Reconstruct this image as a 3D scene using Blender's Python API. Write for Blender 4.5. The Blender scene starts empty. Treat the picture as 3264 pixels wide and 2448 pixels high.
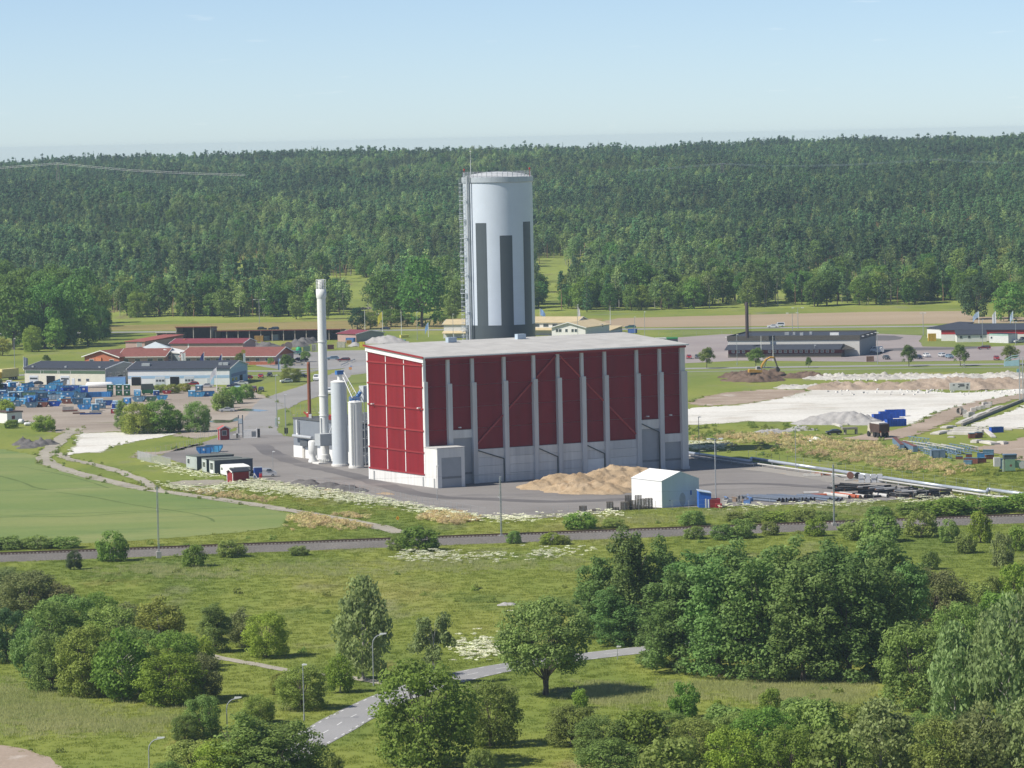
import bpy, math, random
import numpy as np
from mathutils import Vector, Matrix

# ------------------------------------------------------------------ camera, sky, sun, exposure
scene = bpy.context.scene
COL = scene.collection
CAM_H, F, CX, CY, HORIZON, ROLL = 80.0, 12837.0, 1632.0, 1224.0, 442.7, math.radians(1.2)
PITCH = math.atan((CY - HORIZON) / F)
fwd = Vector((0, math.cos(PITCH), -math.sin(PITCH)))
up0 = Vector((0, math.sin(PITCH), math.cos(PITCH)))
rt0 = Vector((1, 0, 0))
RT = rt0 * math.cos(ROLL) - up0 * math.sin(ROLL)
UP = rt0 * math.sin(ROLL) + up0 * math.cos(ROLL)
EYE = Vector((0, 0, CAM_H))
cd = bpy.data.cameras.new('camera')
cd.sensor_width = 36
cd.lens = 36 * F / 3264
cd.clip_start = 1
cd.clip_end = 40000
cam = bpy.data.objects.new('camera', cd)
cam.matrix_world = Matrix((( RT.x, UP.x, -fwd.x, 0), (RT.y, UP.y, -fwd.y, 0), (RT.z, UP.z, -fwd.z, CAM_H), (0, 0, 0, 1)))
COL.objects.link(cam)
scene.camera = cam

SUN_EL, SUN_AZ = math.radians(47), math.atan2(-0.95, -0.31)      # azimuth from +Y towards +X
sdir = Vector((math.sin(SUN_AZ) * math.cos(SUN_EL), math.cos(SUN_AZ) * math.cos(SUN_EL), math.sin(SUN_EL)))
w = bpy.data.worlds.new('World'); scene.world = w; w.use_nodes = True
nt = w.node_tree
bg = nt.nodes['Background']
sky = nt.nodes.new('ShaderNodeTexSky'); sky.sky_type = 'NISHITA'; sky.sun_disc = False
sky.sun_elevation = SUN_EL; sky.sun_rotation = SUN_AZ; sky.altitude = 80
sky.air_density = 0.47; sky.dust_density = 0.22; sky.ozone_density = 1.6
bg.inputs[1].default_value = 0.102
tc = nt.nodes.new('ShaderNodeTexCoord')
sep = nt.nodes.new('ShaderNodeSeparateXYZ'); nt.links.new(tc.outputs['Generated'], sep.inputs[0])
mx = nt.nodes.new('ShaderNodeMath'); mx.operation = 'MAXIMUM'; mx.inputs[1].default_value = 0.004
nt.links.new(sep.outputs[2], mx.inputs[0])
ad = nt.nodes.new('ShaderNodeMath'); ad.operation = 'ADD'; ad.inputs[1].default_value = 0.06; nt.links.new(mx.outputs[0], ad.inputs[0])
dv = nt.nodes.new('ShaderNodeVectorMath'); dv.operation = 'DIVIDE'
cmb = nt.nodes.new('ShaderNodeCombineXYZ')
for i in range(3): nt.links.new(ad.outputs[0], cmb.inputs[i])
nt.links.new(tc.outputs['Generated'], dv.inputs[0]); nt.links.new(cmb.outputs[0], dv.inputs[1])
cn = nt.nodes.new('ShaderNodeTexNoise'); cn.inputs['Scale'].default_value = 4.0; cn.inputs['Detail'].default_value = 6
cn.inputs['Roughness'].default_value = 0.55
nt.links.new(dv.outputs[0], cn.inputs['Vector'])
cr = nt.nodes.new('ShaderNodeMapRange'); cr.inputs['From Min'].default_value = 0.67; cr.inputs['From Max'].default_value = 0.86
cr.inputs['To Max'].default_value = 0.35
nt.links.new(cn.outputs[0], cr.inputs['Value'])
cm = nt.nodes.new('ShaderNodeMixRGB'); cm.inputs[2].default_value = (9.5, 9.3, 9.0, 1)
nt.links.new(cr.outputs[0], cm.inputs[0]); nt.links.new(sky.outputs[0], cm.inputs[1]); nt.links.new(cm.outputs[0], bg.inputs[0])

sl = bpy.data.lights.new('sun', 'SUN'); sl.energy = 4.5; sl.angle = math.radians(0.53); sl.color = (1.0, 0.95, 0.86)
so = bpy.data.objects.new('sun', sl); so.rotation_euler = (-sdir).to_track_quat('-Z', 'Y').to_euler(); so.location = (-300, 300, 400)
COL.objects.link(so)
vs = scene.view_settings
vs.view_transform = 'Standard'; vs.look = 'None'; vs.exposure = 0.38; vs.gamma = 1.0; vs.use_curve_mapping = False
scene.cycles.max_bounces = 4; scene.cycles.diffuse_bounces = 2; scene.cycles.transparent_max_bounces = 6
scene.cycles.volume_bounces = 0

# ------------------------------------------------------------------ places: picture measurements -> points on the ground
VIEW = {'N': (0, 0, 1), 'P': (0, 0, 2212 / 3264)}
for k, (a, b, s) in {'Z1': (0, 880, 2.4578), 'Z2': (800, 840, 2.3043), 'Z3': (1100, 1020, 2.765), 'Z4': (1650, 1040, 2.765), 'Z5': (1400, 460, 2.5925),
                     'Z6': (2150, 940, 1.9856), 'Z7': (2150, 1250, 1.9856), 'Z8': (400, 1280, 2.4578), 'Y1': (0, 1550, 1.8473), 'Y2': (900, 1700, 1.8433),
                     'Y3': (1750, 1500, 1.461), 'Y7': (1600, 1380, 2.765), 'W1': (0, 1160, 4.8087), 'W2': (320, 1140, 4.6083), 'W3': (520, 1020, 4.6083),
                     'W4': (900, 960, 5.925), 'W5': (1380, 480, 5.8211), 'W6': (2260, 1540, 2.6333), 'W7': (2640, 1280, 3.5449), 'W8': (2280, 980, 3.8138),
                     'V1': (2800, 960, 4.7672), 'V2': (1380, 960, 2.8359), 'V3': (900, 1360, 6.5059), 'V4': (560, 1400, 6.5059), 'V5': (680, 1300, 7.3733),
                     'V6': (0, 1360, 3.16), 'V7': (1800, 1540, 4.424), 'V8': (1300, 1560, 3.6867)}.items():
 VIEW[k] = (a, b, s)

def ray(v, x, y):
 a, b, s = VIEW[v]
 px, py = a + x / s, b + y / s
 return fwd + RT * ((px - CX) / F) + UP * (-(py - CY) / F)

def G(v, x, y, z=0.0):
 d = ray(v, x, y)
 return EYE + d * ((z - CAM_H) / d.z)

def at(v, x, y, Y):
 d = ray(v, x, y)
 return EYE + d * (Y / d.y)

def zat(v, x, y, base):                 # height of a point seen at (x, y) that stands above base
 return at(v, x, y, base.y).z

def mpx(v, p):                          # metres per unit of that view at a place
 return p.y / F / VIEW[v][2]

_hp = np.array([[-500, 0], [1830, 0], [2080, 3.5], [2300, 10], [2600, 22], [3000, 35], [3500, 47.5], [4000, 55.5], [4200, 56], [4600, 48], [5500, 25], [9000, 0]], float)
def hill(x, y):
 z = np.interp(y, _hp[:, 0], _hp[:, 1])
 k = np.clip((np.asarray(y) - 1850) / 900, 0, 1)
 return z + k * (2.2 * np.sin(np.asarray(x) * 0.011 + y * 0.004) + 1.6 * np.sin(np.asarray(x) * 0.027 + 1.3 + y * 0.009) + 0.0012 * np.asarray(x))

# ------------------------------------------------------------------ materials
MATS = {}
def nodes_of(m):
 m.use_nodes = True
 t = m.node_tree
 return t, t.nodes['Principled BSDF']

def pm(name, col, rough=0.7, var=0.12, scale=1.5, metal=0.0, streak=0.0, rib=None, spec=0.3, tint=False):
 """plain painted / built surface: colour with soft blotches, fine grain, optional vertical streaks and corrugation relief"""
 if name in MATS: return MATS[name]
 m = bpy.data.materials.new(name); t, b = nodes_of(m); N = t.nodes; L = t.links
 b.inputs['Roughness'].default_value = rough; b.inputs['Metallic'].default_value = metal
 b.inputs['Specular IOR Level'].default_value = spec
 c = N.new('ShaderNodeTexCoord')
 n1 = N.new('ShaderNodeTexNoise'); n1.inputs['Scale'].default_value = scale; n1.inputs['Detail'].default_value = 5
 mp = N.new('ShaderNodeMapping')
 if streak: mp.inputs['Scale'].default_value = (1.6, 1.6, 0.12)
 L.new(c.outputs['Object'], mp.inputs[0]); L.new(mp.outputs[0], n1.inputs['Vector'])
 mr = N.new('ShaderNodeMapRange'); mr.inputs['From Min'].default_value = 0.3; mr.inputs['From Max'].default_value = 0.7
 mr.inputs['To Min'].default_value = 1 - var; mr.inputs['To Max'].default_value = 1 + var * 0.7
 L.new(n1.outputs[0], mr.inputs['Value'])
 oi = N.new('ShaderNodeObjectInfo')
 mo = N.new('ShaderNodeMapRange'); mo.inputs['To Min'].default_value = 0.94 if not tint else 0.8; mo.inputs['To Max'].default_value = 1.06 if not tint else 1.2
 L.new(oi.outputs['Random'], mo.inputs['Value'])
 mu = N.new('ShaderNodeMath'); mu.operation = 'MULTIPLY'; L.new(mr.outputs[0], mu.inputs[0]); L.new(mo.outputs[0], mu.inputs[1])
 vm = N.new('ShaderNodeVectorMath'); vm.operation = 'SCALE'; vm.inputs[0].default_value = col[:3]
 L.new(mu.outputs[0], vm.inputs['Scale']); L.new(vm.outputs[0], b.inputs['Base Color'])
 if rib:
  wv = N.new('ShaderNodeTexWave'); wv.bands_direction = rib[0]; wv.inputs['Scale'].default_value = rib[1]
  L.new(c.outputs['Object'], wv.inputs['Vector'])
  bp = N.new('ShaderNodeBump'); bp.inputs['Strength'].default_value = rib[2]; bp.inputs['Distance'].default_value = 0.06
  L.new(wv.outputs[0], bp.inputs['Height']); L.new(bp.outputs[0], b.inputs['Normal'])
 MATS[name] = m
 return m

def ramp_noise(t, vec, scale, detail, stops, rough=0.6):
 n = t.nodes.new('ShaderNodeTexNoise'); n.inputs['Scale'].default_value = scale; n.inputs['Detail'].default_value = detail; n.inputs['Roughness'].default_value = rough
 t.links.new(vec, n.inputs['Vector'])
 r = t.nodes.new('ShaderNodeValToRGB'); r.color_ramp.interpolation = 'LINEAR'
 e = r.color_ramp.elements
 while len(e) < len(stops): e.new(0.5)
 for i, (p, c) in enumerate(stops):
  e[i].position = p; e[i].color = (*c, 1) if len(c) == 3 else c
 t.links.new(n.outputs[0], r.inputs[0])
 return r.outputs[0], n.outputs[0]

def mixc(t, fac, a, b, mode='MIX'):
 m = t.nodes.new('ShaderNodeMixRGB'); m.blend_type = mode
 for k, v in ((0, fac), (1, a), (2, b)):
  if hasattr(v, 'links') or hasattr(v, 'is_linked'): t.links.new(v, m.inputs[k])
  elif k == 0: m.inputs[0].default_value = v
  else: m.inputs[k].default_value = (*v, 1)
 return m.outputs[0]

def ground_mat(name, layers, grain=(3.0, 0.25), bump=0.4, squash=(1, 1, 1), rough=0.95):
 """layers: list of (scale, detail, stops, amount); first is the base, later ones are mixed over by their alpha"""
 if name in MATS: return MATS[name]
 m = bpy.data.materials.new(name); t, b = nodes_of(m)
 g = t.nodes.new('ShaderNodeNewGeometry')
 mp = t.nodes.new('ShaderNodeMapping'); mp.inputs['Scale'].default_value = squash
 t.links.new(g.outputs['Position'], mp.inputs[0]); vec = mp.outputs[0]
 out = None
 for i, (sc, de, stops, *amt) in enumerate(layers):
  if out is None:
   out, _ = ramp_noise(t, vec, sc, de, stops)
  else:
   # colour of layer, masked by its own noise
   r, nf = ramp_noise(t, vec, sc, de, [(stops[0], (0, 0, 0)), (stops[1], (1, 1, 1))])
   out = mixc(t, r, out, amt[0])
 gr, gn = ramp_noise(t, vec, grain[0], 6, [(0.25, (1 - grain[1],) * 3), (0.75, (1 + grain[1],) * 3)], 0.75)
 out = mixc(t, 1.0, out, gr, 'MULTIPLY')
 t.links.new(out, b.inputs['Base Color'])
 b.inputs['Roughness'].default_value = rough; b.inputs['Specular IOR Level'].default_value = 0.15
 if bump:
  bp = t.nodes.new('ShaderNodeBump'); bp.inputs['Strength'].default_value = bump; bp.inputs['Distance'].default_value = 0.25
  t.links.new(gn, bp.inputs['Height']); t.links.new(bp.outputs[0], b.inputs['Normal'])
 MATS[name] = m
 return m

MEADOW = [(0.021, 5, [(0.28, (0.120, 0.168, 0.033)), (0.46, (0.185, 0.225, 0.042)), (0.58, (0.225, 0.250, 0.052)), (0.75, (0.285, 0.268, 0.088))]),
          (0.05, 6, (0.54, 0.76), (0.115, 0.165, 0.036)),
          (0.034, 5, (0.62, 0.80), (0.30, 0.225, 0.09)),
          (0.06, 5, (0.58, 0.80), (0.205, 0.200, 0.13))]
M_meadow = ground_mat('meadow grass', MEADOW, (0.7, 0.13), 0.15, (1, 0.45, 1))
M_tuft = ground_mat('grass blades', [(a[0], a[1], [(q, tuple(min(.6, v * 1.45) for v in c)) for q, c in a[2]]) if i == 0 else (a[0], a[1], a[2], tuple(v * 1.45 for v in a[3])) for i, a in enumerate(MEADOW)], (0.7, 0.13), 0, (1, 0.45, 1))
M_hill = ground_mat('hill ground', [(0.012, 5, [(0.30, (0.16, 0.20, 0.045)), (0.5, (0.245, 0.29, 0.06)), (0.65, (0.20, 0.24, 0.055)), (0.8, (0.27, 0.25, 0.09))]),
         (0.02, 5, (0.60, 0.70), (0.20, 0.15, 0.085))], (0.5, 0.25), 0.5, (1, 0.5, 1))
M_crop = ground_mat('young crop', [(0.02, 4, [(0.3, (0.140, 0.208, 0.064)), (0.5, (0.180, 0.236, 0.074)), (0.7, (0.245, 0.270, 0.100))]),
                                   (0.06, 4, (0.54, 0.74), (0.135, 0.200, 0.066)), (0.035, 5, (0.56, 0.74), (0.265, 0.285, 0.115))], (1.2, 0.16), 0.6, (0.45, 1.3, 1))
M_asph = ground_mat('yard asphalt', [(0.03, 5, [(0.3, (0.180, 0.166, 0.156)), (0.55, (0.245, 0.228, 0.215)), (0.75, (0.280, 0.260, 0.244))]),
                                     (0.055, 6, (0.58, 0.72), (0.165, 0.155, 0.152)), (0.11, 5, (0.66, 0.75), (0.30, 0.255, 0.215))], (1.6, 0.10), 0.15, (0.6, 1, 1), 0.9)
M_asph2 = ground_mat('old pale asphalt', [(0.03, 5, [(0.3, (0.235, 0.225, 0.215)), (0.55, (0.300, 0.290, 0.280)), (0.75, (0.345, 0.330, 0.315))]),
                                          (0.08, 6, (0.60, 0.72), (0.24, 0.225, 0.205))], (2.0, 0.10), 0.15, (1, 1, 1), 0.9)
M_road = ground_mat('road asphalt', [(0.05, 5, [(0.3, (0.260, 0.258, 0.260)), (0.7, (0.330, 0.325, 0.325))])], (2.5, 0.10), 0.1, (1, 1, 1), 0.9)
M_redasph = ground_mat('reddish lot asphalt', [(0.03, 5, [(0.3, (0.270, 0.232, 0.225)), (0.7, (0.345, 0.305, 0.290))]), (0.06, 5, (0.62, 0.72), (0.22, 0.20, 0.20))], (2, 0.08), 0.1, (1, 1, 1), 0.9)
M_tar = ground_mat('fresh tar', [(0.05, 5, [(0.3, (0.12, 0.115, 0.12)), (0.7, (0.16, 0.15, 0.15))])], (2, 0.1), 0.1)
M_gravel = ground_mat('brown gravel yard', [(0.03, 5, [(0.3, (0.250, 0.205, 0.165)), (0.5, (0.335, 0.285, 0.235)), (0.72, (0.420, 0.370, 0.315))]),
           (0.07, 6, (0.60, 0.72), (0.20, 0.185, 0.11)), (0.05, 5, (0.62, 0.74), (0.42, 0.37, 0.30))], (1.8, 0.2), 0.4, (0.7, 1.2, 1))
M_track = ground_mat('gravel track', [(0.05, 5, [(0.3, (0.300, 0.275, 0.225)), (0.7, (0.420, 0.385, 0.320))]), (0.16, 5, (0.62, 0.72), (0.17, 0.165, 0.07))], (2.2, 0.2), 0.4)
M_white = ground_mat('white crushed stone', [(0.025, 5, [(0.3, (0.52, 0.495, 0.44)), (0.5, (0.66, 0.64, 0.585)), (0.7, (0.74, 0.72, 0.67))]),
                                             (0.045, 7, (0.54, 0.70), (0.47, 0.42, 0.35)), (0.12, 6, (0.58, 0.70), (0.46, 0.44, 0.38))], (1.5, 0.25), 0.6, (0.6, 1, 1))
M_brown = ground_mat('brown earth track', [(0.03, 5, [(0.3, (0.30, 0.235, 0.178)), (0.7, (0.41, 0.33, 0.265))]), (0.1, 5, (0.62, 0.72), (0.50, 0.44, 0.38))], (1.6, 0.15), 0.4)
M_tan = ground_mat('harvested tan field', [(0.015, 5, [(0.3, (0.33, 0.255, 0.165)), (0.7, (0.40, 0.315, 0.215))]), (0.05, 4, (0.66, 0.76), (0.20, 0.20, 0.09))], (0.8, 0.08), 0.3, (0.3, 1.2, 1))
M_dry = ground_mat('dry verge grass', [(0.03, 5, [(0.3, (0.17, 0.165, 0.05)), (0.5, (0.27, 0.22, 0.085)), (0.72, (0.33, 0.25, 0.115))]), (0.05, 6, (0.60, 0.7), (0.13, 0.17, 0.05))], (1, 0.25), 0.6, (0.5, 1.6, 1))
M_mow = ground_mat('mown verge grass', [(0.03, 5, [(0.3, (0.155, 0.20, 0.05)), (0.7, (0.21, 0.238, 0.066))])], (1.2, 0.2), 0.5)
M_spill = ground_mat('gritty margin', [(0.06, 5, [(0.3, (0.26, 0.245, 0.225)), (0.7, (0.36, 0.335, 0.30))]), (0.08, 5, (0.58, 0.68), (0.44, 0.30, 0.18))], (2.2, 0.2), 0.4)
M_ballast = ground_mat('ballast stone', [(0.08, 5, [(0.3, (0.175, 0.162, 0.150)), (0.7, (0.240, 0.222, 0.205))]), (0.1, 5, (0.64, 0.74), (0.20, 0.20, 0.12))], (3.5, 0.35), 1.0)
M_chips = ground_mat('wood chips', [(0.12, 6, [(0.25, (0.34, 0.245, 0.15)), (0.5, (0.44, 0.33, 0.21)), (0.75, (0.50, 0.385, 0.26))]), (0.3, 7, (0.56, 0.70), (0.32, 0.21, 0.115))], (2.6, 0.25), 1.0)
M_dark = ground_mat('dark grit', [(0.2, 6, [(0.3, (0.115, 0.11, 0.108)), (0.7, (0.175, 0.165, 0.16))])], (3, 0.25), 0.8)
M_rub = ground_mat('pale rubble', [(0.08, 6, [(0.3, (0.40, 0.38, 0.34)), (0.7, (0.58, 0.56, 0.52))]), (0.15, 6, (0.60, 0.70), (0.34, 0.30, 0.25))], (1.4, 0.25), 0.9)
M_grey = ground_mat('grey crushed gravel', [(0.2, 6, [(0.3, (0.33, 0.32, 0.31)), (0.7, (0.43, 0.415, 0.40))])], (3, 0.25), 0.8)
M_soil = ground_mat('dark soil', [(0.15, 6, [(0.3, (0.105, 0.072, 0.052)), (0.7, (0.190, 0.135, 0.100))]), (0.2, 5, (0.64, 0.74), (0.24, 0.18, 0.14))], (2, 0.3), 1.0)
M_rubbrown = ground_mat('brown spoil', [(0.08, 6, [(0.3, (0.29, 0.22, 0.165)), (0.7, (0.42, 0.34, 0.265))]), (0.1, 6, (0.60, 0.70), (0.56, 0.51, 0.45)), (0.06, 5, (0.64, 0.72), (0.14, 0.17, 0.06))], (1.5, 0.25), 0.9)

def leaf_mat(name, col, trans=0.46, var=0.30):
 wild = name.split()[-1] in ('pine', 'spruce', 'forestbirch')
 m = bpy.data.materials.new(name); m.use_nodes = True; t = m.node_tree; N = t.nodes; L = t.links
 b = N['Principled BSDF']; out = N['Material Output']
 a = N.new('ShaderNodeAttribute'); a.attribute_name = 'tint'
 oi = N.new('ShaderNodeObjectInfo')
 r1 = N.new('ShaderNodeMapRange'); r1.inputs['To Min'].default_value = 1 - var; r1.inputs['To Max'].default_value = 1 + var; L.new(a.outputs['Fac'], r1.inputs['Value'])
 r2 = N.new('ShaderNodeMapRange'); r2.inputs['To Min'].default_value = 0.70 if wild else .86; r2.inputs['To Max'].default_value = 1.30 if wild else 1.22; L.new(oi.outputs['Random'], r2.inputs['Value'])
 gp = N.new('ShaderNodeNewGeometry'); pn = N.new('ShaderNodeTexNoise'); pn.inputs['Scale'].default_value = 0.011; pn.inputs['Detail'].default_value = 3; L.new(gp.outputs['Position'], pn.inputs['Vector'])
 r5 = N.new('ShaderNodeMapRange'); r5.inputs['From Min'].default_value = .35; r5.inputs['From Max'].default_value = .65; r5.inputs['To Min'].default_value = .6 if wild else .88; r5.inputs['To Max'].default_value = 1.35 if wild else 1.14; L.new(pn.outputs[0], r5.inputs['Value'])
 m5 = N.new('ShaderNodeMath'); m5.operation = 'MULTIPLY'; L.new(r2.outputs[0], m5.inputs[0]); L.new(r5.outputs[0], m5.inputs[1])
 mu = N.new('ShaderNodeMath'); mu.operation = 'MULTIPLY'; L.new(r1.outputs[0], mu.inputs[0]); L.new(m5.outputs[0], mu.inputs[1])
 hs = N.new('ShaderNodeHueSaturation'); hs.inputs['Color'].default_value = (*col, 1)
 r3 = N.new('ShaderNodeMapRange'); r3.inputs['To Min'].default_value = 0.475; r3.inputs['To Max'].default_value = 0.52
 fr = N.new('ShaderNodeMath'); fr.operation = 'FRACT'; m7 = N.new('ShaderNodeMath'); m7.operation = 'MULTIPLY'; m7.inputs[1].default_value = 7.31
 L.new(oi.outputs['Random'], m7.inputs[0]); L.new(m7.outputs[0], fr.inputs[0]); L.new(fr.outputs[0], r3.inputs['Value'])
 L.new(r3.outputs[0], hs.inputs['Hue']); L.new(mu.outputs[0], hs.inputs['Value'])
 L.new(hs.outputs[0], b.inputs['Base Color']); b.inputs['Roughness'].default_value = 0.6; b.inputs['Specular IOR Level'].default_value = 0.25
 tr = N.new('ShaderNodeBsdfTranslucent'); L.new(hs.outputs[0], tr.inputs['Color'])
 mixn = N.new('ShaderNodeMixShader'); mixn.inputs[0].default_value = trans
 L.new(b.outputs[0], mixn.inputs[1]); L.new(tr.outputs[0], mixn.inputs[2]); L.new(mixn.outputs[0], out.inputs['Surface'])
 return m

LEAF = {k: leaf_mat('leaves ' + k, tuple(v * 1.14 for v in c)) for k, c in {
 'poplar': (0.160, 0.250, 0.070), 'birch': (0.225, 0.285, 0.105), 'green': (0.185, 0.285, 0.050), 'bright': (0.215, 0.320, 0.046), 'olive': (0.235, 0.275, 0.058),
 'willow': (0.220, 0.300, 0.076), 'dark': (0.085, 0.145, 0.054), 'yellow': (0.250, 0.290, 0.040), 'dull': (0.205, 0.240, 0.088), 'brown': (0.215, 0.220, 0.088),
 'pine': (0.112, 0.205, 0.080), 'spruce': (0.062, 0.130, 0.054), 'oak': (0.120, 0.225, 0.046), 'forestbirch': (0.200, 0.285, 0.096), 'street': (0.150, 0.205, 0.044),
 'flower': (0.74, 0.74, 0.58), 'weed': (0.21, 0.27, 0.06), 'buff': (0.52, 0.44, 0.23)}.items()}
M_bark = pm('grey brown bark', (0.13, 0.105, 0.085), 0.9, 0.3, 3)
M_birchbark = pm('pale birch bark', (0.38, 0.355, 0.32), 0.8, 0.35, 2)
M_pinebark = pm('reddish pine bark', (0.27, 0.165, 0.105), 0.9, 0.3, 2)

# ------------------------------------------------------------------ mesh and object helpers
KIDS = {}
class MB:
 def __init__(s): s.v = []; s.f = []; s.m = []
 def add(s, vs, fs, mi=0):
  o = len(s.v); s.v += [tuple(p) for p in vs]; s.f += [tuple(o + i for i in f) for f in fs]; s.m += [mi] * len(fs); return s
 def box(s, c, d, rz=0, mi=0):
  cx, cy, cz = c; hx, hy, hz = d[0] / 2, d[1] / 2, d[2] / 2; ca, sa = math.cos(rz), math.sin(rz)
  P = [(cx + x * ca - y * sa, cy + x * sa + y * ca, cz + z) for z in (-hz, hz) for x, y in ((-hx, -hy), (hx, -hy), (hx, hy), (-hx, hy))]
  return s.add(P, [(3, 2, 1, 0), (4, 5, 6, 7), (0, 1, 5, 4), (1, 2, 6, 5), (2, 3, 7, 6), (3, 0, 4, 7)], mi)
 def b2(s, a, b, mi=0):
  return s.box([(a[i] + b[i]) / 2 for i in range(3)], [abs(b[i] - a[i]) for i in range(3)], 0, mi)
 def tube(s, p0, p1, r0, r1=None, n=8, cap=True, mi=0):
  p0, p1 = Vector(p0), Vector(p1); r1 = r0 if r1 is None else r1
  d = (p1 - p0)
  if d.length < 1e-6: return s
  d.normalize(); a = d.orthogonal().normalized(); b = d.cross(a)
  P = []
  for p, r in ((p0, r0), (p1, r1)):
   for i in range(n):
    t = 2 * math.pi * i / n; P.append(p + (a * math.cos(t) + b * math.sin(t)) * r)
  fs = [(i, (i + 1) % n, n + (i + 1) % n, n + i) for i in range(n)]
  if cap: fs += [tuple(range(n - 1, -1, -1)), tuple(range(n, 2 * n))]
  return s.add(P, fs, mi)
 def path(s, pts, r, n=6, mi=0):
  for a, b in zip(pts[:-1], pts[1:]): s.tube(a, b, r, r, n, True, mi)
  return s
 def lathe(s, prof, n=32, c=(0, 0), a0=0, a1=2 * math.pi, mi=0):
  full = abs(a1 - a0 - 2 * math.pi) < 1e-6
  k = n if full else n + 1
  P = [(c[0] + r * math.cos(a0 + (a1 - a0) * i / n), c[1] + r * math.sin(a0 + (a1 - a0) * i / n), z) for r, z in prof for i in range(k)]
  fs = []
  for j in range(len(prof) - 1):
   for i in range(n):
    i2 = (i + 1) % k
    fs.append((j * k + i, j * k + i2, (j + 1) * k + i2, (j + 1) * k + i))
  return s.add(P, fs, mi)
 def prism(s, poly, y0, y1, mi=0):          # polygon in x,z extruded along y
  n = len(poly)
  P = [(x, y0, z) for x, z in poly] + [(x, y1, z) for x, z in poly]
  fs = [tuple(range(n)), tuple(range(2 * n - 1, n - 1, -1))] + [(i, n + i, n + (i + 1) % n, (i + 1) % n) for i in range(n)]
  return s.add(P, fs, mi)
 def prismx(s, poly, x0, x1, mi=0):         # polygon in y,z extruded along x
  n = len(poly)
  P = [(x0, y, z) for y, z in poly] + [(x1, y, z) for y, z in poly]
  fs = [tuple(range(n - 1, -1, -1)), tuple(range(n, 2 * n))] + [((i + 1) % n, n + (i + 1) % n, n + i, i) for i in range(n)]
  return s.add(P, fs, mi)
 def mesh(s, name, mats, smooth=False):
  me = bpy.data.meshes.new(name); me.from_pydata(s.v, [], s.f)
  for m in (mats if isinstance(mats, (list, tuple)) else [mats]): me.materials.append(m)
  if any(s.m): me.polygons.foreach_set('material_index', s.m)
  if smooth: me.polygons.foreach_set('use_smooth', [True] * len(me.polygons))
  me.update(); return me
 def build(s, name, mats, parent=None, smooth=False):
  return link(name, s.mesh(name, mats, smooth), parent)

def link(name, me, parent=None, loc=None):
 o = bpy.data.objects.new(name, me); COL.objects.link(o)
 if parent: o.parent = parent; KIDS.setdefault(parent.name, []).append(o)
 if loc is not None: o.location = loc
 return o

def tag(o, label=None, cat=None, group=None, kind=None):
 if label: o['label'] = label
 if cat: o['category'] = cat
 if group: o['group'] = group
 if kind: o['kind'] = kind
 return o

def thing(name, label, cat, loc=(0, 0, 0), rz=0, group=None):
 o = bpy.data.objects.new(name, None); COL.objects.link(o); o.location = loc; o.rotation_euler = (0, 0, rz); o.empty_display_size = 0.3
 return tag(o, label, cat, group)

def copy_tree(o, parent=None, mats=None):
 c = o.copy(); COL.objects.link(c); c.parent = parent
 if mats and o.data and o.name.split('.')[0] in mats:
  c.material_slots[0].link = 'OBJECT'; c.material_slots[0].material = mats[o.name.split('.')[0]]
 for ch in KIDS.get(o.name, []): copy_tree(ch, c, mats)
 return c

def place(proto, used, loc, rz=0, label=None, group=None, scale=None, mats=None):
 """the first time the prototype itself is moved, afterwards copies of it and of its parts"""
 if not used:
  o = proto; used.append(1)
  if mats:
   for ch in KIDS.get(proto.name, []):
    k = ch.name.split('.')[0]
    if k in mats: ch.material_slots[0].link = 'OBJECT'; ch.material_slots[0].material = mats[k]
 else: o = copy_tree(proto, None, mats)
 o.location = loc; o.rotation_euler = (0, 0, rz)
 if scale is not None: o.scale = scale
 if label: o['label'] = label
 if group: o['group'] = group
 return o

SHEETS = []          # polygons kept free of grass
EDGES = []           # outlines of loose ground where weeds creep in
def inpoly(xs, ys, poly):
 inside = np.zeros(len(xs), bool); j = len(poly) - 1
 for i in range(len(poly)):
  xi, yi = poly[i]; xj, yj = poly[j]
  c = ((yi > ys) != (yj > ys)) & (xs < (xj - xi) * (ys - yi) / (yj - yi + 1e-12) + xi)
  inside ^= c; j = i
 return inside

def rough_edge(pts, step, amp, rng):
 out = []
 for a, b in zip(pts, pts[1:] + pts[:1]):
  a, b = Vector(a), Vector(b); L = (b - a).length; n = max(1, int(L / step)); nrm = Vector((-(b - a).y, (b - a).x)).normalized() if L > 0 else Vector((0, 0))
  for i in range(n):
   j = rng.uniform(-amp, amp) if i else rng.uniform(-amp, amp) * 0.5
   out.append(a + (b - a) * (i / n) + nrm * j)
 return out

def sheet(name, view, pts, mat, z, amp=0.6, step=3.0, free=True, label=None):
 """a ground surface: outline given as picture measurements, laid on the ground at height z with an uneven edge"""
 rng = random.Random(name + str(pts[0]))
 g = [G(*(p if isinstance(p[0], str) else (view, *p))) for p in pts]
 poly = [Vector((p.x, p.y)) for p in g]
 if free: SHEETS.append([(p.x, p.y) for p in poly])
 loose = name.split('_')[0] in ('crop', 'skip', 'crushed', 'bare', 'earth')
 if loose: EDGES.append([q.copy() for q in poly] + [poly[0].copy()])
 poly = rough_edge(poly, step * (.6 if loose else 1), amp * (1.7 if loose else 1), rng)
 from mathutils.geometry import tessellate_polygon
 vs = [Vector((p.x, p.y, z)) for p in poly]
 tris = tessellate_polygon([vs])
 me = bpy.data.meshes.new(name); fs = []
 for t in tris:
  a, b, c = (vs[i] for i in t)
  fs.append(t if (b - a).cross(c - a).z > 0 else t[::-1])
 me.from_pydata(vs, [], fs); me.materials.append(mat)
 o = link(name, me); o['kind'] = 'structure'
 if label: o['label'] = label
 return o

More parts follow.
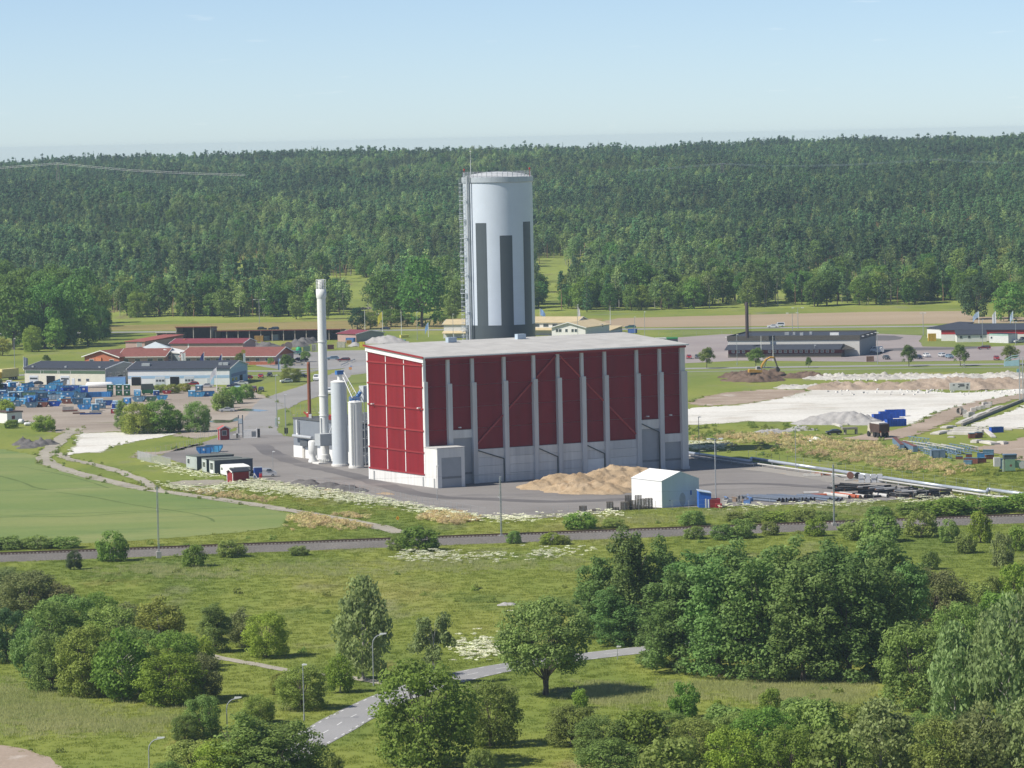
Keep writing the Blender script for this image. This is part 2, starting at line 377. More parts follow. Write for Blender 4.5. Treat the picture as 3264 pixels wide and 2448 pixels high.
def strip_pts(pts, width):
 L, R = [], []
 for i, p in enumerate(pts):
  d = (pts[min(i + 1, len(pts) - 1)] - pts[max(i - 1, 0)]); d = Vector((d.x, d.y)).normalized(); n = Vector((-d.y, d.x)) * width / 2
  L.append(Vector((p.x, p.y)) + n); R.append(Vector((p.x, p.y)) - n)
 return L, R

def smooth_line(pts, n=6):
 out = []
 P = [pts[0]] + list(pts) + [pts[-1]]
 for i in range(1, len(P) - 2):
  for k in range(n):
   t = k / n; p0, p1, p2, p3 = P[i - 1], P[i], P[i + 1], P[i + 2]
   out.append(0.5 * ((2 * p1) + (p2 - p0) * t + (2 * p0 - 5 * p1 + 4 * p2 - p3) * t * t + (3 * p1 - p0 - 3 * p2 + p3) * t ** 3))
 out.append(P[-2]); return out

def road(name, view, pts, width, mat, z, jitter=0.0, free=True, sm=6):
 line = smooth_line([G(view, *p) for p in pts], sm)
 L, R = strip_pts(line, width); rng = random.Random(name)
 if free: SHEETS.append([(p.x, p.y) for p in L] + [(p.x, p.y) for p in R[::-1]])
 if 'track' in name: EDGES.append(L); EDGES.append(R)
 if jitter:
  L = [p + Vector((rng.uniform(-1, 1), rng.uniform(-1, 1))) * jitter for p in L]; R = [p + Vector((rng.uniform(-1, 1), rng.uniform(-1, 1))) * jitter for p in R]
 n = len(L); vs = [(p.x, p.y, z) for p in L] + [(p.x, p.y, z) for p in R]
 me = bpy.data.meshes.new(name); me.from_pydata(vs, [], [(n + i, n + i + 1, i + 1, i) for i in range(n - 1)]); me.materials.append(mat)
 o = link(name, me); o['kind'] = 'structure'
 return o, line

def heap(name, label, cat, view, blobs, mat, seed=0, cell=0.6, rough=0.25, group=None, kind=None):
 """a loose heap: overlapping cones/ridges (x, y at picture measurements, radius m, height m), with slumps and lumps"""
 rng = np.random.default_rng(seed)
 cs = [(G(view, x, y), r, h) for x, y, r, h in blobs]
 x0 = min(c.x - r for c, r, h in cs); x1 = max(c.x + r for c, r, h in cs); y0 = min(c.y - r * 1.0 for c, r, h in cs); y1 = max(c.y + r for c, r, h in cs)
 nx, ny = int((x1 - x0) / cell) + 2, int((y1 - y0) / cell) + 2
 X, Y = np.meshgrid(np.linspace(x0, x1, nx), np.linspace(y0, y1, ny))
 Zm = np.zeros_like(X)
 ph = rng.uniform(0, 6.28, 12)
 for c, r, h in cs:
  ang = np.arctan2(Y - c.y, X - c.x)
  rr = r * (1 + 0.10 * np.sin(3 * ang + ph[0]) + 0.07 * np.sin(5 * ang + ph[1]) + 0.05 * np.sin(9 * ang + ph[2]))
  d = np.sqrt((X - c.x) ** 2 + (Y - c.y) ** 2) / rr
  z = h * np.clip(1 - d, 0, 1) ; z = np.where(d < 0.3, h * (0.85 - 1.66 * d * d), z)
  Zm = np.maximum(Zm, z)
 mask = Zm > 0.02
 for _ in range(3): Zm = (Zm * 2 + np.roll(Zm, 1, 0) + np.roll(Zm, -1, 0) + np.roll(Zm, 1, 1) + np.roll(Zm, -1, 1)) / 6
 nz = rng.normal(0, rough * .8, X.shape); nz = (nz + np.roll(nz, 1, 0) + np.roll(nz, 1, 1) + np.roll(nz, -1, 0) + np.roll(nz, -1, 1)) / 2.2
 lump = 0.5 * rough * (np.sin(X * 0.9 + ph[3]) * np.sin(Y * 0.7 + ph[4]) + np.sin(X * 1.7 + Y * 0.8 + ph[5]))
 Zm = np.where(mask, np.maximum(Zm + (nz + lump) * np.clip(Zm / 1.0, 0, 1), 0.03), -0.25)
 vs = np.stack([X.ravel(), Y.ravel(), Zm.ravel()], 1)
 fs = []
 for j in range(ny - 1):
  for i in range(nx - 1):
   q = (j * nx + i, j * nx + i + 1, (j + 1) * nx + i + 1, (j + 1) * nx + i)
   if mask.ravel()[list(q)].any(): fs.append(q)
 base = Vector(((x0 + x1) / 2, (y0 + y1) / 2, 0)); vs[:, 0] -= base.x; vs[:, 1] -= base.y
 me = bpy.data.meshes.new(name); me.from_pydata(vs.tolist(), [], fs); me.materials.append(mat)
 me.polygons.foreach_set('use_smooth', [True] * len(me.polygons))
 o = link(name, me, None, base)
 return tag(o, label, cat, group, kind)

# ------------------------------------------------------------------ the ground, hills, fields, roads, yards
def terrain():
 xs = np.concatenate([[-1900, -1500], np.linspace(-1200, 1200, 61), [1500, 1900]])
 ys = np.concatenate([[-600, 0, 200], np.linspace(400, 1800, 15), np.linspace(1840, 4700, 90), [4760]])
 X, Y = np.meshgrid(xs, ys); Zz = hill(X, Y)
 nx, ny = len(xs), len(ys)
 vs = np.stack([X.ravel(), Y.ravel(), Zz.ravel()], 1)
 fs, mi = [], []
 for j in range(ny - 1):
  for i in range(nx - 1):
   fs.append((j * nx + i, j * nx + i + 1, (j + 1) * nx + i + 1, (j + 1) * nx + i)); mi.append(1 if ys[j] > 1830 else 0)
 me = bpy.data.meshes.new('ground'); me.from_pydata(vs.tolist(), [], fs); me.materials.append(M_meadow); me.materials.append(M_hill)
 me.polygons.foreach_set('material_index', mi); me.polygons.foreach_set('use_smooth', [True] * len(fs))
 tag(link('ground', me), kind='structure')
terrain()

sheet('crop_field', 'V6', [(-500, 190), (0, 220), (380, 290), (410, 385), (800, 488), (1360, 622), (1600, 652), (2212, 738), ('Z8', 1100, 828), ('Z8', 1300, 880),
                           ('Z8', 1230, 985), ('P', 520, 1150), ('P', 300, 1168), ('P', 0, 1183), ('P', -110, 1190)], M_crop, 0.03, 0.5)
sheet('skip_yard', 'P', [(-120, 822), (200, 832), (520, 836), (560, 850), (600, 868), (628, 895), (640, 915), (600, 925), (540, 922), (500, 925), (470, 940), (420, 948),
                         (350, 938), (250, 932), (170, 938), (110, 933), (70, 915), (20, 908), (-120, 902)], M_gravel, 0.03, 0.8)
sheet('crushed_stone_patch', 'V6', [(790, 66), (1300, 58), (1600, 62), (1810, 70), (1580, 112), (1300, 162), (1080, 215), (1010, 262), (850, 262), (720, 275), (650, 305),
         (640, 292), (740, 210), (772, 130)], M_white, 0.06, 0.7)
sheet('bare_earth', 'Z8', [(40, 440), (100, 395), (260, 395), (380, 372), (560, 335), (620, 330), (420, 385), (300, 405), (180, 440)], M_gravel, 0.05, 0.6)
sheet('bare_earth', 'Z8', [(330, 640), (440, 618), (760, 612), (900, 640), (760, 650), (560, 665), (380, 660)], M_track, 0.05, 0.6)
road('gravel_track', 'P', [(168, 925), (140, 942), (112, 968), (96, 988), (112, 1004), (175, 1024), (292, 1053), (345, 1061), (475, 1079), (560, 1092), (640, 1105), (720, 1119), (800, 1134), (872, 1152)], 4.2, M_track, 0.07, 0.5)
road('gravel_track', 'P', [(118, 978), (150, 992), (214, 1006), (279, 1026), (312, 1041), (345, 1060)], 3.0, M_track, 0.06, 0.5)
sheet('plant_yard', 'P', [(345, 985), (395, 1001), (470, 1024), (560, 1036), (640, 1046), (760, 1066), (860, 1086), (960, 1104), (1040, 1114), (1130, 1113), (1240, 1108), (1380, 1099),
                          (1560, 1094), (1800, 1088), (2000, 1076), (2065, 1071), (1960, 1050), (1760, 1020), (1640, 1000), (1500, 983), (1430, 960), (1340, 930), (1000, 920), (760, 925), (640, 938), (598, 938),
                          (560, 930), (520, 928), (500, 933), (472, 945), (436, 956), (380, 971)], M_asph, 0.05, 0.25)
sheet('gritty_margin', 'P', [(600, 1046), (700, 1055), (800, 1072), (900, 1092), (1000, 1110), (1060, 1121), (1180, 1119), (1300, 1110), (1300, 1103), (1180, 1111), (1060, 1113), (1000, 1105), (920, 1091), (860, 1080), (800, 1066), (700, 1046), (640, 1036)], M_spill, 0.08, 0.5, free=False)
sheet('gritty_margin', 'Z7', [(400, 490), (560, 475), (800, 500), (1100, 540), (1400, 585), (1760, 650), (1700, 680), (1500, 655), (1200, 600), (1020, 580), (800, 540), (600, 510)], M_spill, 0.08, 0.5, free=False)
M_lane = ground_mat('worn dark lane', [(0.04, 5, [(0.3, (0.125, 0.118, 0.118)), (0.7, (0.185, 0.172, 0.168))]), (0.09, 5, (0.56, 0.66), (0.21, 0.195, 0.188))], (1.6, 0.1), 0.1, (0.6, 1, 1), 0.9)
road('worn_lane', 'P', [(560, 960), (600, 985), (660, 1005), (740, 1022), (830, 1048), (930, 1072), (1040, 1078), (1200, 1084), (1370, 1078)], 5.0, M_lane, 0.075, 0.5, False); road('worn_lane', 'P', [(1380, 1070), (1500, 1050), (1620, 1045), (1760, 1052), (1850, 1060)], 4.0, M_lane, 0.075, 0.5, False)
sheet('access_road', 'P', [(505, 940), (520, 915), (535, 897), (545, 880), (560, 865), (600, 850), (640, 838), (700, 815), (745, 795), (790, 770), (830, 758), (905, 755), (960, 790), (800, 808), (765, 812),
                           (725, 842), (690, 856), (650, 868), (618, 886), (604, 905), (600, 930), (610, 940)], M_asph2, 0.065, 0.35)
sheet('car_park', 'W4', [(-700, 880), (-100, 880), (200, 930), (600, 960), (1100, 930), (1700, 925), (1700, 1180), (1300, 1250), (1090, 1240), (870, 1280), (300, 1270), (-100, 1280), (-500, 1220)], M_asph2, 0.045, 0.3)
road('street', 'P', [(-120, 818), (60, 810), (256, 803.5), (400, 802), (540, 802), (650, 801), (720, 796), (790, 783)], 7.5, M_road, 0.085)
road('footway', 'P', [(-120, 829), (540, 812), (600, 811), (680, 803)], 2.6, M_road, 0.07)
road('street', 'P', [(1400, 799), (1484, 796.5), (1700, 793.2), (1900, 790.3), (2060, 788), (2330, 785)], 8, M_road, 0.06)
road('cycle_path', 'P', [(1470, 803.5), (1560, 802), (1700, 799.5), (1900, 797), (2060, 794.5), (2330, 792)], 2.8, M_road, 0.05)
sheet('verge', 'P', [(225, 693), (560, 694), (720, 692), (1010, 686), (1300, 688), (1300, 708), (1010, 709), (700, 711), (225, 714)], M_dry, 0.03, 1.0, 8)
sheet('verge', 'P', [(1470, 714), (2330, 707), (2330, 717), (1990, 723), (1900, 720), (1560, 720), (1470, 724)], M_mow, 0.03, 0.6, 8)
sheet('verge', 'P', [(1478, 786), (1600, 784), (1880, 783), (2212, 779), (2330, 778), (2330, 800), (1478, 812)], M_mow, 0.025, 0.6, 8)
sheet('verge', 'P', [(-100, 806), (256, 800), (560, 799), (660, 795), (700, 788), (640, 800), (690, 800), (600, 822), (560, 830), (300, 812), (-100, 824)], M_mow, 0.025, 0.6, 8)
sheet('tan_field', 'P', [(1286, 707), (1300, 695), (1335, 687.5), (1500, 683), (1700, 678), (1900, 673.5), (2080, 672), (2100, 684), (2330, 686), (2330, 696), (2090, 698.5), (1800, 703), (1457, 706.5)], M_tan, 0.04, 0.8, 8)
road('highway', 'P', [(-120, 723), (240, 718), (540, 716), (790, 714), (960, 712.6), (1300, 711.5), (1457, 710.5), (1800, 707), (2050, 704.5), (2330, 701)], 10, M_road, 0.06)
road('cycle_path', 'P', [(200, 687), (551, 689.4), (760, 684.5), (935, 679), (1277, 679.5), (1463, 674.5), (1700, 668.6), (1976, 663), (2150, 661)], 4.0, M_road, 0.06)
sheet('parking_lot', 'P', [(1450, 730), (1560, 722), (1900, 721), (1993, 725), (1985, 738), (2000, 748), (2120, 750), (2212, 746), (2330, 750), (2330, 772), (2212, 778), (1880, 782), (1600, 779), (1478, 785), (1440, 770)], M_redasph, 0.045, 0.3)
sheet('tar_patch', 'V1', [(-900, 490), (-300, 515), (0, 520), (240, 525), (370, 548), (340, 580), (150, 600), (0, 600), (-600, 570)], M_tar, 0.075, 0.4, free=False)
sheet('tar_patch', 'V1', [(-500, 745), (60, 725), (500, 705), (1100, 705), (1700, 680), (1700, 712), (1200, 735), (540, 752), (60, 755)], M_tar, 0.075, 0.3, free=False)
sheet('lawn', 'V1', [(660, 690), (640, 600), (700, 470), (740, 560), (1700, 660), (1690, 690), (1300, 690), (1180, 700)], M_mow, 0.08, 0.3)
sheet('crushed_stone_yard', 'P', [('Z7', 40, 112), ('Z6', 150, 713), ('Z6', 400, 700), ('Z6', 700, 650), ('Z6', 870, 602), ('Z6', 1100, 590), ('Z6', 1500, 604), ('Z6', 1800, 622), ('Z6', 2000, 612), ('Z6', 2212, 588),
       ('Z6', 2450, 560), ('Z7', 2450, 12), ('Z7', 2180, 34), ('Z7', 1700, 112), ('Z7', 1480, 210), ('Z7', 1250, 212), ('Z7', 1000, 206), ('Z7', 800, 192), ('Z7', 450, 184), ('Z7', 250, 202), ('Z7', 40, 208)], M_white, 0.05, 1.0)
sheet('crushed_stone_yard', 'Z7', [(2450, 62), (2212, 82), (2150, 112), (1990, 168), (1850, 216), (2212, 226), (2450, 226)], M_white, 0.05, 0.6)
sheet('earth_track', 'Z7', [(2450, -25), (2212, 10), (1900, 60), (1680, 130), (1530, 200), (1380, 240), (1100, 286), (1080, 300), (1260, 306), (1450, 292), (1560, 262), (1690, 206), (1810, 150), (2000, 84), (2212, 34), (2450, 0)], M_brown, 0.08, 0.8)
sheet('earth_track', 'Z7', [(1880, 350), (2060, 330), (2212, 285), (2450, 270), (2450, 450), (2212, 440), (2100, 400), (1960, 385)], M_brown, 0.06, 0.8)
sheet('bare_earth', 'Z6', [(90, 690), (130, 660), (300, 622), (560, 600), (830, 600), (850, 630), (700, 655), (400, 692), (200, 705)], M_rubbrown, 0.04, 1.0)
sheet('bare_earth', 'Y1', [(-300, 1480), (0, 1522), (110, 1545), (200, 1572), (320, 1610), (430, 1700), (0, 1800), (-300, 1800)], M_brown, 0.04, 0.4)
sheet('roadside_green', 'Z8', [(1182, 70), (1260, 50), (1325, 120), (1325, 280), (1240, 270), (1195, 240)], M_mow, 0.09, 0.4, free=False)
sheet('roadside_green', 'W4', [(1240, 1470), (1300, 1400), (1480, 1380), (1700, 1350), (1700, 1500), (1560, 1540), (1280, 1560)], M_mow, 0.09, 0.3, free=False)
sheet('roadside_green', 'W4', [(20, 1590), (200, 1500), (420, 1400), (640, 1370), (640, 1440), (500, 1530), (300, 1590)], M_mow, 0.09, 0.3, free=False)
M_puddle = pm('puddle water', (0.10, 0.10, 0.08), 0.08, 0.2, 0.5, spec=0.5)
for q in ([(560, 45), (760, 20), (1000, 40), (1300, 65), (1080, 95), (700, 75)], [(-120, 330), (60, 285), (400, 300), (570, 220), (590, 300), (380, 350), (60, 360)]):
 sheet('puddle', 'V5', q, M_puddle, 0.10, 0.2, 1.5, free=False)

M_cropd = ground_mat('crop wheel lines', [(0.05, 4, [(0.3, (0.095, 0.140, 0.042)), (0.7, (0.125, 0.170, 0.05))])], (1.2, 0.15), 0.4)
road('wheel_line', 'V6', [(-200, 450), (0, 500), (200, 552), (350, 612), (470, 635)], .8, M_cropd, 0.045, 0.15, False); road('wheel_line', 'V6', [(560, 660), (900, 705), (1300, 780), (1560, 822), (1900, 870), (2100, 920), (2160, 960)], .7, M_cropd, 0.045, 0.15, False); road('wheel_line', 'V6', [(-200, 925), (300, 905), (800, 905), (1300, 870), (1700, 858)], .5, M_cropd, 0.045, 0.15, False); road('wheel_line', 'V6', [(200, 400), (700, 500), (1100, 620)], .4, M_cropd, 0.045, 0.15, False)

# road in front, with its painted dashes
FR = [(560, 1665), (640, 1616), (714.7, 1575), (742, 1558.5), (773.5, 1542), (806.6, 1526), (850, 1506), (900, 1488), (960, 1471), (1040, 1452), (1130, 1436), (1250, 1420), (1385, 1404.5), (1500, 1392), (1680, 1376)]
rd, rline = road('road', 'P', FR, 7.0, M_road, 0.05)
M_paint = pm('road paint', (0.72, 0.72, 0.70), 0.7, 0.2, 4)
def dashes(line, off, ln, gap, wid, name):
 seg = [0]
 for a, b in zip(line[:-1], line[1:]): seg.append(seg[-1] + (b - a).length)
 def pt(s):
  i = max(0, min(len(seg) - 2, int(np.searchsorted(seg, s)) - 1)); t = (s - seg[i]) / (seg[i + 1] - seg[i]); d = (line[i + 1] - line[i]); d = Vector((d.x, d.y, 0)).normalized()
  return line[i].lerp(line[i + 1], t), d
 s = 2.0; me = None
 while s < seg[-1] - ln:
  p, d = pt(s + ln / 2); n = Vector((-d.y, d.x, 0)); c = p + n * off
  if me is None: me = MB().add([(-ln / 2, -wid / 2, 0), (ln / 2, -wid / 2, 0), (ln / 2, wid / 2, 0), (-ln / 2, wid / 2, 0)], [(0, 1, 2, 3)]).mesh(name, M_paint)
  o = link(name, me, rd, (c.x, c.y, 0.062)); o.rotation_euler = (0, 0, math.atan2(d.y, d.x))
  s += ln + gap
dashes(rline, 0, 3.0, 4.5, 0.16, 'lane_dash'); dashes(rline, 3.05, 1.2, 2.4, 0.22, 'edge_dash'); dashes(rline, -3.05, 1.2, 2.4, 0.22, 'edge_dash')
road('footpath', 'P', [(380, 1396), (464, 1419), (545, 1434), (620, 1448), (700, 1457), (760, 1464), (840, 1478)], 2.3, M_track, 0.05, 0.15)

# ------------------------------------------------------------------ railway
ra, rb_ = G('P', -260, 1205, 1.3), G('P', 2480, 1101, 1.3)
RD = (rb_ - ra); RL = RD.length; RANG = math.atan2(RD.y, RD.x)
RLOC = Vector(((ra.x + rb_.x) / 2, (ra.y + rb_.y) / 2, 0))
bal = MB().prismx([(-5.4, -0.3), (-2.8, 1.0), (-1.9, 1.12), (1.9, 1.12), (3.0, 1.0), (6.0, -0.3)], -RL / 2, RL / 2).build('railway_embankment', M_ballast)
bal.location = RLOC; bal.rotation_euler = (0, 0, RANG); bal['kind'] = 'structure'
cc, ss = math.cos(RANG), math.sin(RANG)
SHEETS.append([(RLOC.x + x * cc - y * ss, RLOC.y + x * ss + y * cc) for x, y in ((-RL / 2, -4.2), (RL / 2, -4.2), (RL / 2, 3.4), (-RL / 2, 3.4))])
M_rail = pm('rusty rail steel', (0.115, 0.075, 0.055), 0.6, 0.2, 2)
M_sleep = pm('concrete sleeper', (0.46, 0.42, 0.37), 0.9, 0.2, 2, tint=True)
bed = MB().b2((-RL / 2, -1.75, 1.10), (RL / 2, 1.75, 1.145)).build('track_bed', pm('oily brown ballast', (0.10, 0.078, 0.062), 0.95, 0.3, 0.8)); bed.location = RLOC; bed.rotation_euler = (0, 0, RANG); bed['kind'] = 'structure'
tr = thing('railway_track', 'single railway track with rusty rails on concrete sleepers along the grey ballast bank', 'railway track', RLOC, RANG)
for y in (-0.75, 0.75):
 MB().b2((-RL / 2, y - 0.07, 1.22), (RL / 2, y + 0.07, 1.42)).build('rail', M_rail, tr)
sme = MB().box((0, 0, 1.17), (0.30, 2.6, 0.2)).mesh('sleeper', M_sleep)
for i in range(296):
 link('sleeper', sme, tr, ((i - 147.5) * 0.72, 0, 0))
M_galv = pm('galvanised steel', (0.40, 0.42, 0.43), 0.5, 0.12, 1.5, 0.3)
M_conc = pm('grey concrete', (0.42, 0.40, 0.375), 0.9, 0.12, 0.8)
def rail_mast(x, y, ytop, label):
 p = G('P', x, y, 0.9); h = zat('P', x, ytop, p) - 0.5
 t = thing('catenary_mast', label, 'mast', (p.x, p.y, 0.5), RANG, 'catenary masts along the railway')
 MB().box((0, 0, 0.1), (0.95, 0.95, 1.4)).build('concrete_foot', M_conc, t)
 MB().b2((-0.16, -0.14, 0.8), (-0.06, 0.14, h)).b2((0.06, -0.14, 0.8), (0.16, 0.14, h)).build('pole', M_galv, t)
 m = MB()
 for k in range(int(h / 0.7)): m.b2((-0.06, -0.13, 1 + k * 0.7), (0.06, 0.13, 1.12 + k * 0.7))
 m.build('batten', M_galv, t)
 z = h * 0.64
 MB().tube((0, 0, z), (0, 3.1, z + 0.25), 0.045).tube((0, 0, z + 1.3), (0, 3.1, z + 0.3), 0.03).tube((0, 0.2, z - 0.5), (0, -1.0, z - 0.25), 0.04).build('bracket_arm', M_galv, t)
 MB().tube((0, 0.35, z + 0.02), (0, 0.8, z + 0.06), 0.10).tube((0, 0.3, z + 1.2), (0, 0.6, z + 1.1), 0.10).build('insulator', pm('brown insulator', (0.20, 0.12, 0.09), 0.3), t)
 return p + Vector((-ss * 3.1, cc * 3.1, z - 0.4)), p + Vector((0, 0, h))
ms = [rail_mast(343, 1196, 1052, 'grey catenary mast beside the track below the green crop field'), rail_mast(1083, 1160, 1029, 'grey catenary mast on the ballast bank in front of the red barn'),
      rail_mast(1802, 1134, 1003, 'grey catenary mast beside the track in front of the stacked pipes')]
wm = MB()
for k in (0, 1):
 pts = [m[k] + Vector((0, 0, (-0.1 if k else 0))) for m in ms]; e = (pts[2] - pts[0]) / 2
 for a, b in zip([pts[0] - e] + pts, pts + [pts[2] + e]): wm.tube(a, b, 0.014, n=4)
tag(wm.build('overhead_wire', pm('dark wire', (0.12, 0.12, 0.12), 0.5)), 'thin overhead wires strung along the railway masts', 'wire')

# ------------------------------------------------------------------ the red storage barn
A_, B_, C_ = G('P', 921, 1052), G('P', 1486, 1013), G('P', 799, 1035)
EX = Vector((B_.x - A_.x, B_.y - A_.y)); BL = EX.length; EX /= BL; BANG = math.atan2(EX.y, EX.x)
EY = Vector((-EX.y, EX.x)); BW = (Vector((C_.x, C_.y)) - Vector((A_.x, A_.y))).dot(EY)
HF, HB = zat('P', 917, 771, A_), zat('P', 799, 745, C_)
M_red = pm('red corrugated sheet', (0.235, 0.014, 0.019), 0.5, 0.16, 0.35, streak=1, rib=('X', 2.6, 0.4), spec=0.15)
M_redy = pm('red corrugated gable sheet', (0.235, 0.014, 0.019), 0.5, 0.16, 0.35, streak=1, rib=('Y', 2.6, 0.4), spec=0.15)
M_redtrim = pm('red steel trim', (0.30, 0.028, 0.030), 0.45, 0.08, 1)
M_concw = pm('pale cast concrete', (0.70, 0.685, 0.65), 0.85, 0.13, 0.5, streak=1)
M_concw2 = pm('grey cast concrete', (0.64, 0.635, 0.62), 0.85, 0.16, 0.5, streak=1)
M_whitep = pm('white painted sheet', (0.80, 0.80, 0.775), 0.55, 0.05, 1)
M_door = pm('grey sectional door', (0.36, 0.375, 0.39), 0.5, 0.05, 0.7)
M_roofg = pm('light grey roof felt', (0.43, 0.42, 0.40), 0.9, 0.13, 0.25)
M_black = pm('black steel', (0.03, 0.032, 0.034), 0.5, 0.15, 2)
M_glass = pm('dark window glass', (0.055, 0.07, 0.085), 0.08, 0.3, 0.6, spec=0.8)
M_blue = pm('blue paint', (0.05, 0.16, 0.42), 0.5, 0.2, 1)
M_lampw = pm('white lamp housing', (0.78, 0.78, 0.76), 0.4)

SHEETS.append([(A_.x + EX.x * a + EY.x * b, A_.y + EX.y * a + EY.y * b) for a, b in ((-1, -6), (BL + 1, -6), (BL + 1, BW), (-1, BW))])
barn = thing('storage_barn', 'tall red corrugated barn with concrete columns and sloping grey roof', 'barn', (A_.x, A_.y, 0), BANG)
r_ = [0, .098, .191, .312, .425, .517, .609, .696, .818, .9055, 1.0]
XC = [BL * r * A_.y / (r * A_.y + (1 - r) * B_.y) for r in r_]
def hroof(y): return HF + (HB - HF) * y / BW
RECESS = 0.9
lowz = [9.3, 12.7, 7.9, 7.9, 7.9, 7.9, 7.9, 7.9, 12.4, 8.7]
seams = [7.9, 12.9, 17.95, 23.0, 28.05]
GZ = [2.85, 7.9, 12.95, 18.0, 23.05, 28.1]
core = MB().prismx([(RECESS + 0.35, 0), (BW - 0.1, 0), (BW - 0.1, hroof(BW) - 0.9), (RECESS + 0.35, hroof(0) - 0.9)], 0.35, BL - 0.1)
core.build('core_wall', M_concw2, barn)
for i in range(10):                                        # red sheets and concrete panels bay by bay on the long side
 x0, x1 = XC[i] + 0.02, XC[i + 1] - 0.02
 zs = [lowz[i]] + [s for s in seams if s > lowz[i] + 1.5] + [HF - 0.75]
 for k, (a, b) in enumerate(zip(zs[:-1], zs[1:])):
  MB().b2((x0, RECESS + 0.02 * (k % 2), a + 0.03), (x1, RECESS + 0.30, b - 0.03)).build('red_panel', M_red, barn)
 door = i in (1, 8, 9)
 if not door:
  n = 4
  for k in range(n):
   a, b = lowz[i] * k / n, lowz[i] * (k + 1) / n
   MB().b2((x0, RECESS - 0.45 + 0.015 * ((i + k) % 3), a + 0.02), (x1, RECESS + 0.30, b - 0.02)).build('concrete_panel', M_concw if (i * 3 + k) % 4 else M_concw2, barn)
 else:
  dh = {1: 10.8, 8: 10.2, 9: 6.7}[i]
  MB().b2((x0, RECESS - 0.40, dh), (x1, RECESS + 0.30, lowz[i] - 0.02)).build('concrete_panel', M_concw, barn)
  d = MB().b2((x0 + 0.3, RECESS - 0.1, 0.05), (x1 - 0.3, RECESS + 0.25, dh - 0.02)).build('roller_door', M_door, barn)
  MB().b2((x0 + 0.3, RECESS - 0.13, 2.2), (x1 - 0.3, RECESS - 0.11, 2.75)).build('door_window_strip', pm('grey strip', (0.20, 0.21, 0.22), 0.4), d)
MB().b2((XC[6] + 0.9, RECESS - 0.49, 0.05), (XC[7] - 0.9, RECESS - 0.46, 3.9)).build('white_door', M_whitep, barn)
for i in range(11):                                        # stepped concrete columns
 x = XC[i]
 if i == 0: x += 0.45
 if i == 10: x -= 0.6
 wl = 1.15 if i < 10 else 1.7
 z0 = 9.25 if i == 1 else 0
 if i == 0:
  MB().b2((0, -0.05, 9.3), (0.95, RECESS + 0.3, 24.3)).b2((0.02, 0.35, 24.3), (0.7, RECESS + 0.3, HF - 0.75)).build('column', M_concw, barn); continue
 MB().b2((x - wl / 2, -0.12, z0), (x + wl / 2, RECESS + 0.28, 23.6)).b2((x - wl / 2 + 0.02, 0.28, 23.6), (x + wl / 2 - 0.36, RECESS + 0.27, HF - 0.75)).build('column', M_concw2 if i < 10 else M_concw, barn)
 if i > 1: MB().b2((x - wl / 2 - 0.12, -0.3, 0.02), (x + wl / 2 + 0.12, -0.125, 0.7)).build('column_foot', M_concw2, barn)
def brace(i0, z0, i1, z1):
 for i in range(i0, i1):
  t = lambda x: z0 + (z1 - z0) * (x - XC[i0]) / (XC[i1] - XC[i0])
  MB().tube((XC[i] + 0.6, RECESS - 0.2, t(XC[i] + 0.6)), (XC[i + 1] - 0.6, RECESS - 0.2, t(XC[i + 1] - 0.6)), 0.24, n=6).build('brace', pm('brace red', (0.40, 0.05, 0.045), 0.45), barn)
brace(2, 8.4, 5, 29.3); brace(5, 29.3, 8, 8.6)
for i, zt in ((2, 8.0), (4, 7.6), (6, 7.6), (8, 11.9)):
 xa, xb = XC[i] + 0.6, XC[i + 1] - 0.75
 MB().path([(xa, RECESS - 0.6, zt - 0.3), (xb, RECESS - 0.6, zt - 2.6), (xb, RECESS - 0.6, 0.05)], 0.12).build('downpipe', pm('dark grey pipe', (0.07, 0.085, 0.085), 0.5), barn)
# gable wall: 3 x 6 red sheets between white mullions and red rails
gy = [0.75, 0.75 + (BW - 1.5) / 3, 0.75 + 2 * (BW - 1.5) / 3, BW - 0.75]
for j in range(3):
 for k in range(6):
  y0, y1 = gy[j] + 0.16, gy[j + 1] - 0.16; a = GZ[k]
  if k < 5: t0 = t1 = GZ[k + 1] - 0.02
  else: t0, t1 = hroof(y0) - 1.5, hroof(y1) - 1.5
  MB().prismx([(y0, a + 0.02), (y1, a + 0.02), (y1, t1), (y0, t0)], -0.02, 0.36).build('red_panel', M_redy, barn)
for j in (1, 2): MB().prismx([(gy[j] - 0.16, GZ[0]), (gy[j] + 0.16, GZ[0]), (gy[j] + 0.16, hroof(gy[j]) - 1.5), (gy[j] - 0.16, hroof(gy[j]) - 1.5)], -0.05, 0.35).build('mullion', M_whitep, barn)
for k in range(6): MB().b2((-0.20, 0.5, GZ[k] - 0.20), (0.0, BW - 0.45, GZ[k] + 0.16)).build('rail', M_redtrim, barn)
MB().prismx([(0.5, hroof(0.5) - 1.62), (BW - 0.4, hroof(BW) - 1.62), (BW - 0.4, hroof(BW) - 1.36), (0.5, hroof(0.5) - 1.36)], -0.18, -0.06).build('rail', M_redtrim, barn)
MB().prismx([(-0.2, hroof(0) - 1.45), (BW, hroof(BW) - 1.45), (BW, hroof(BW) - 0.28), (-0.2, hroof(0) - 0.28)], -0.26, 0.3).build('fascia', M_whitep, barn)
MB().b2((-0.04, 0.3, 0), (0.36, 0.74, HF - 1.4)).build('corner_post', M_whitep, barn)
MB().b2((-0.04, BW - 0.74, 0), (0.36, BW - 0.02, HB - 1.45)).build('corner_post', M_whitep, barn)
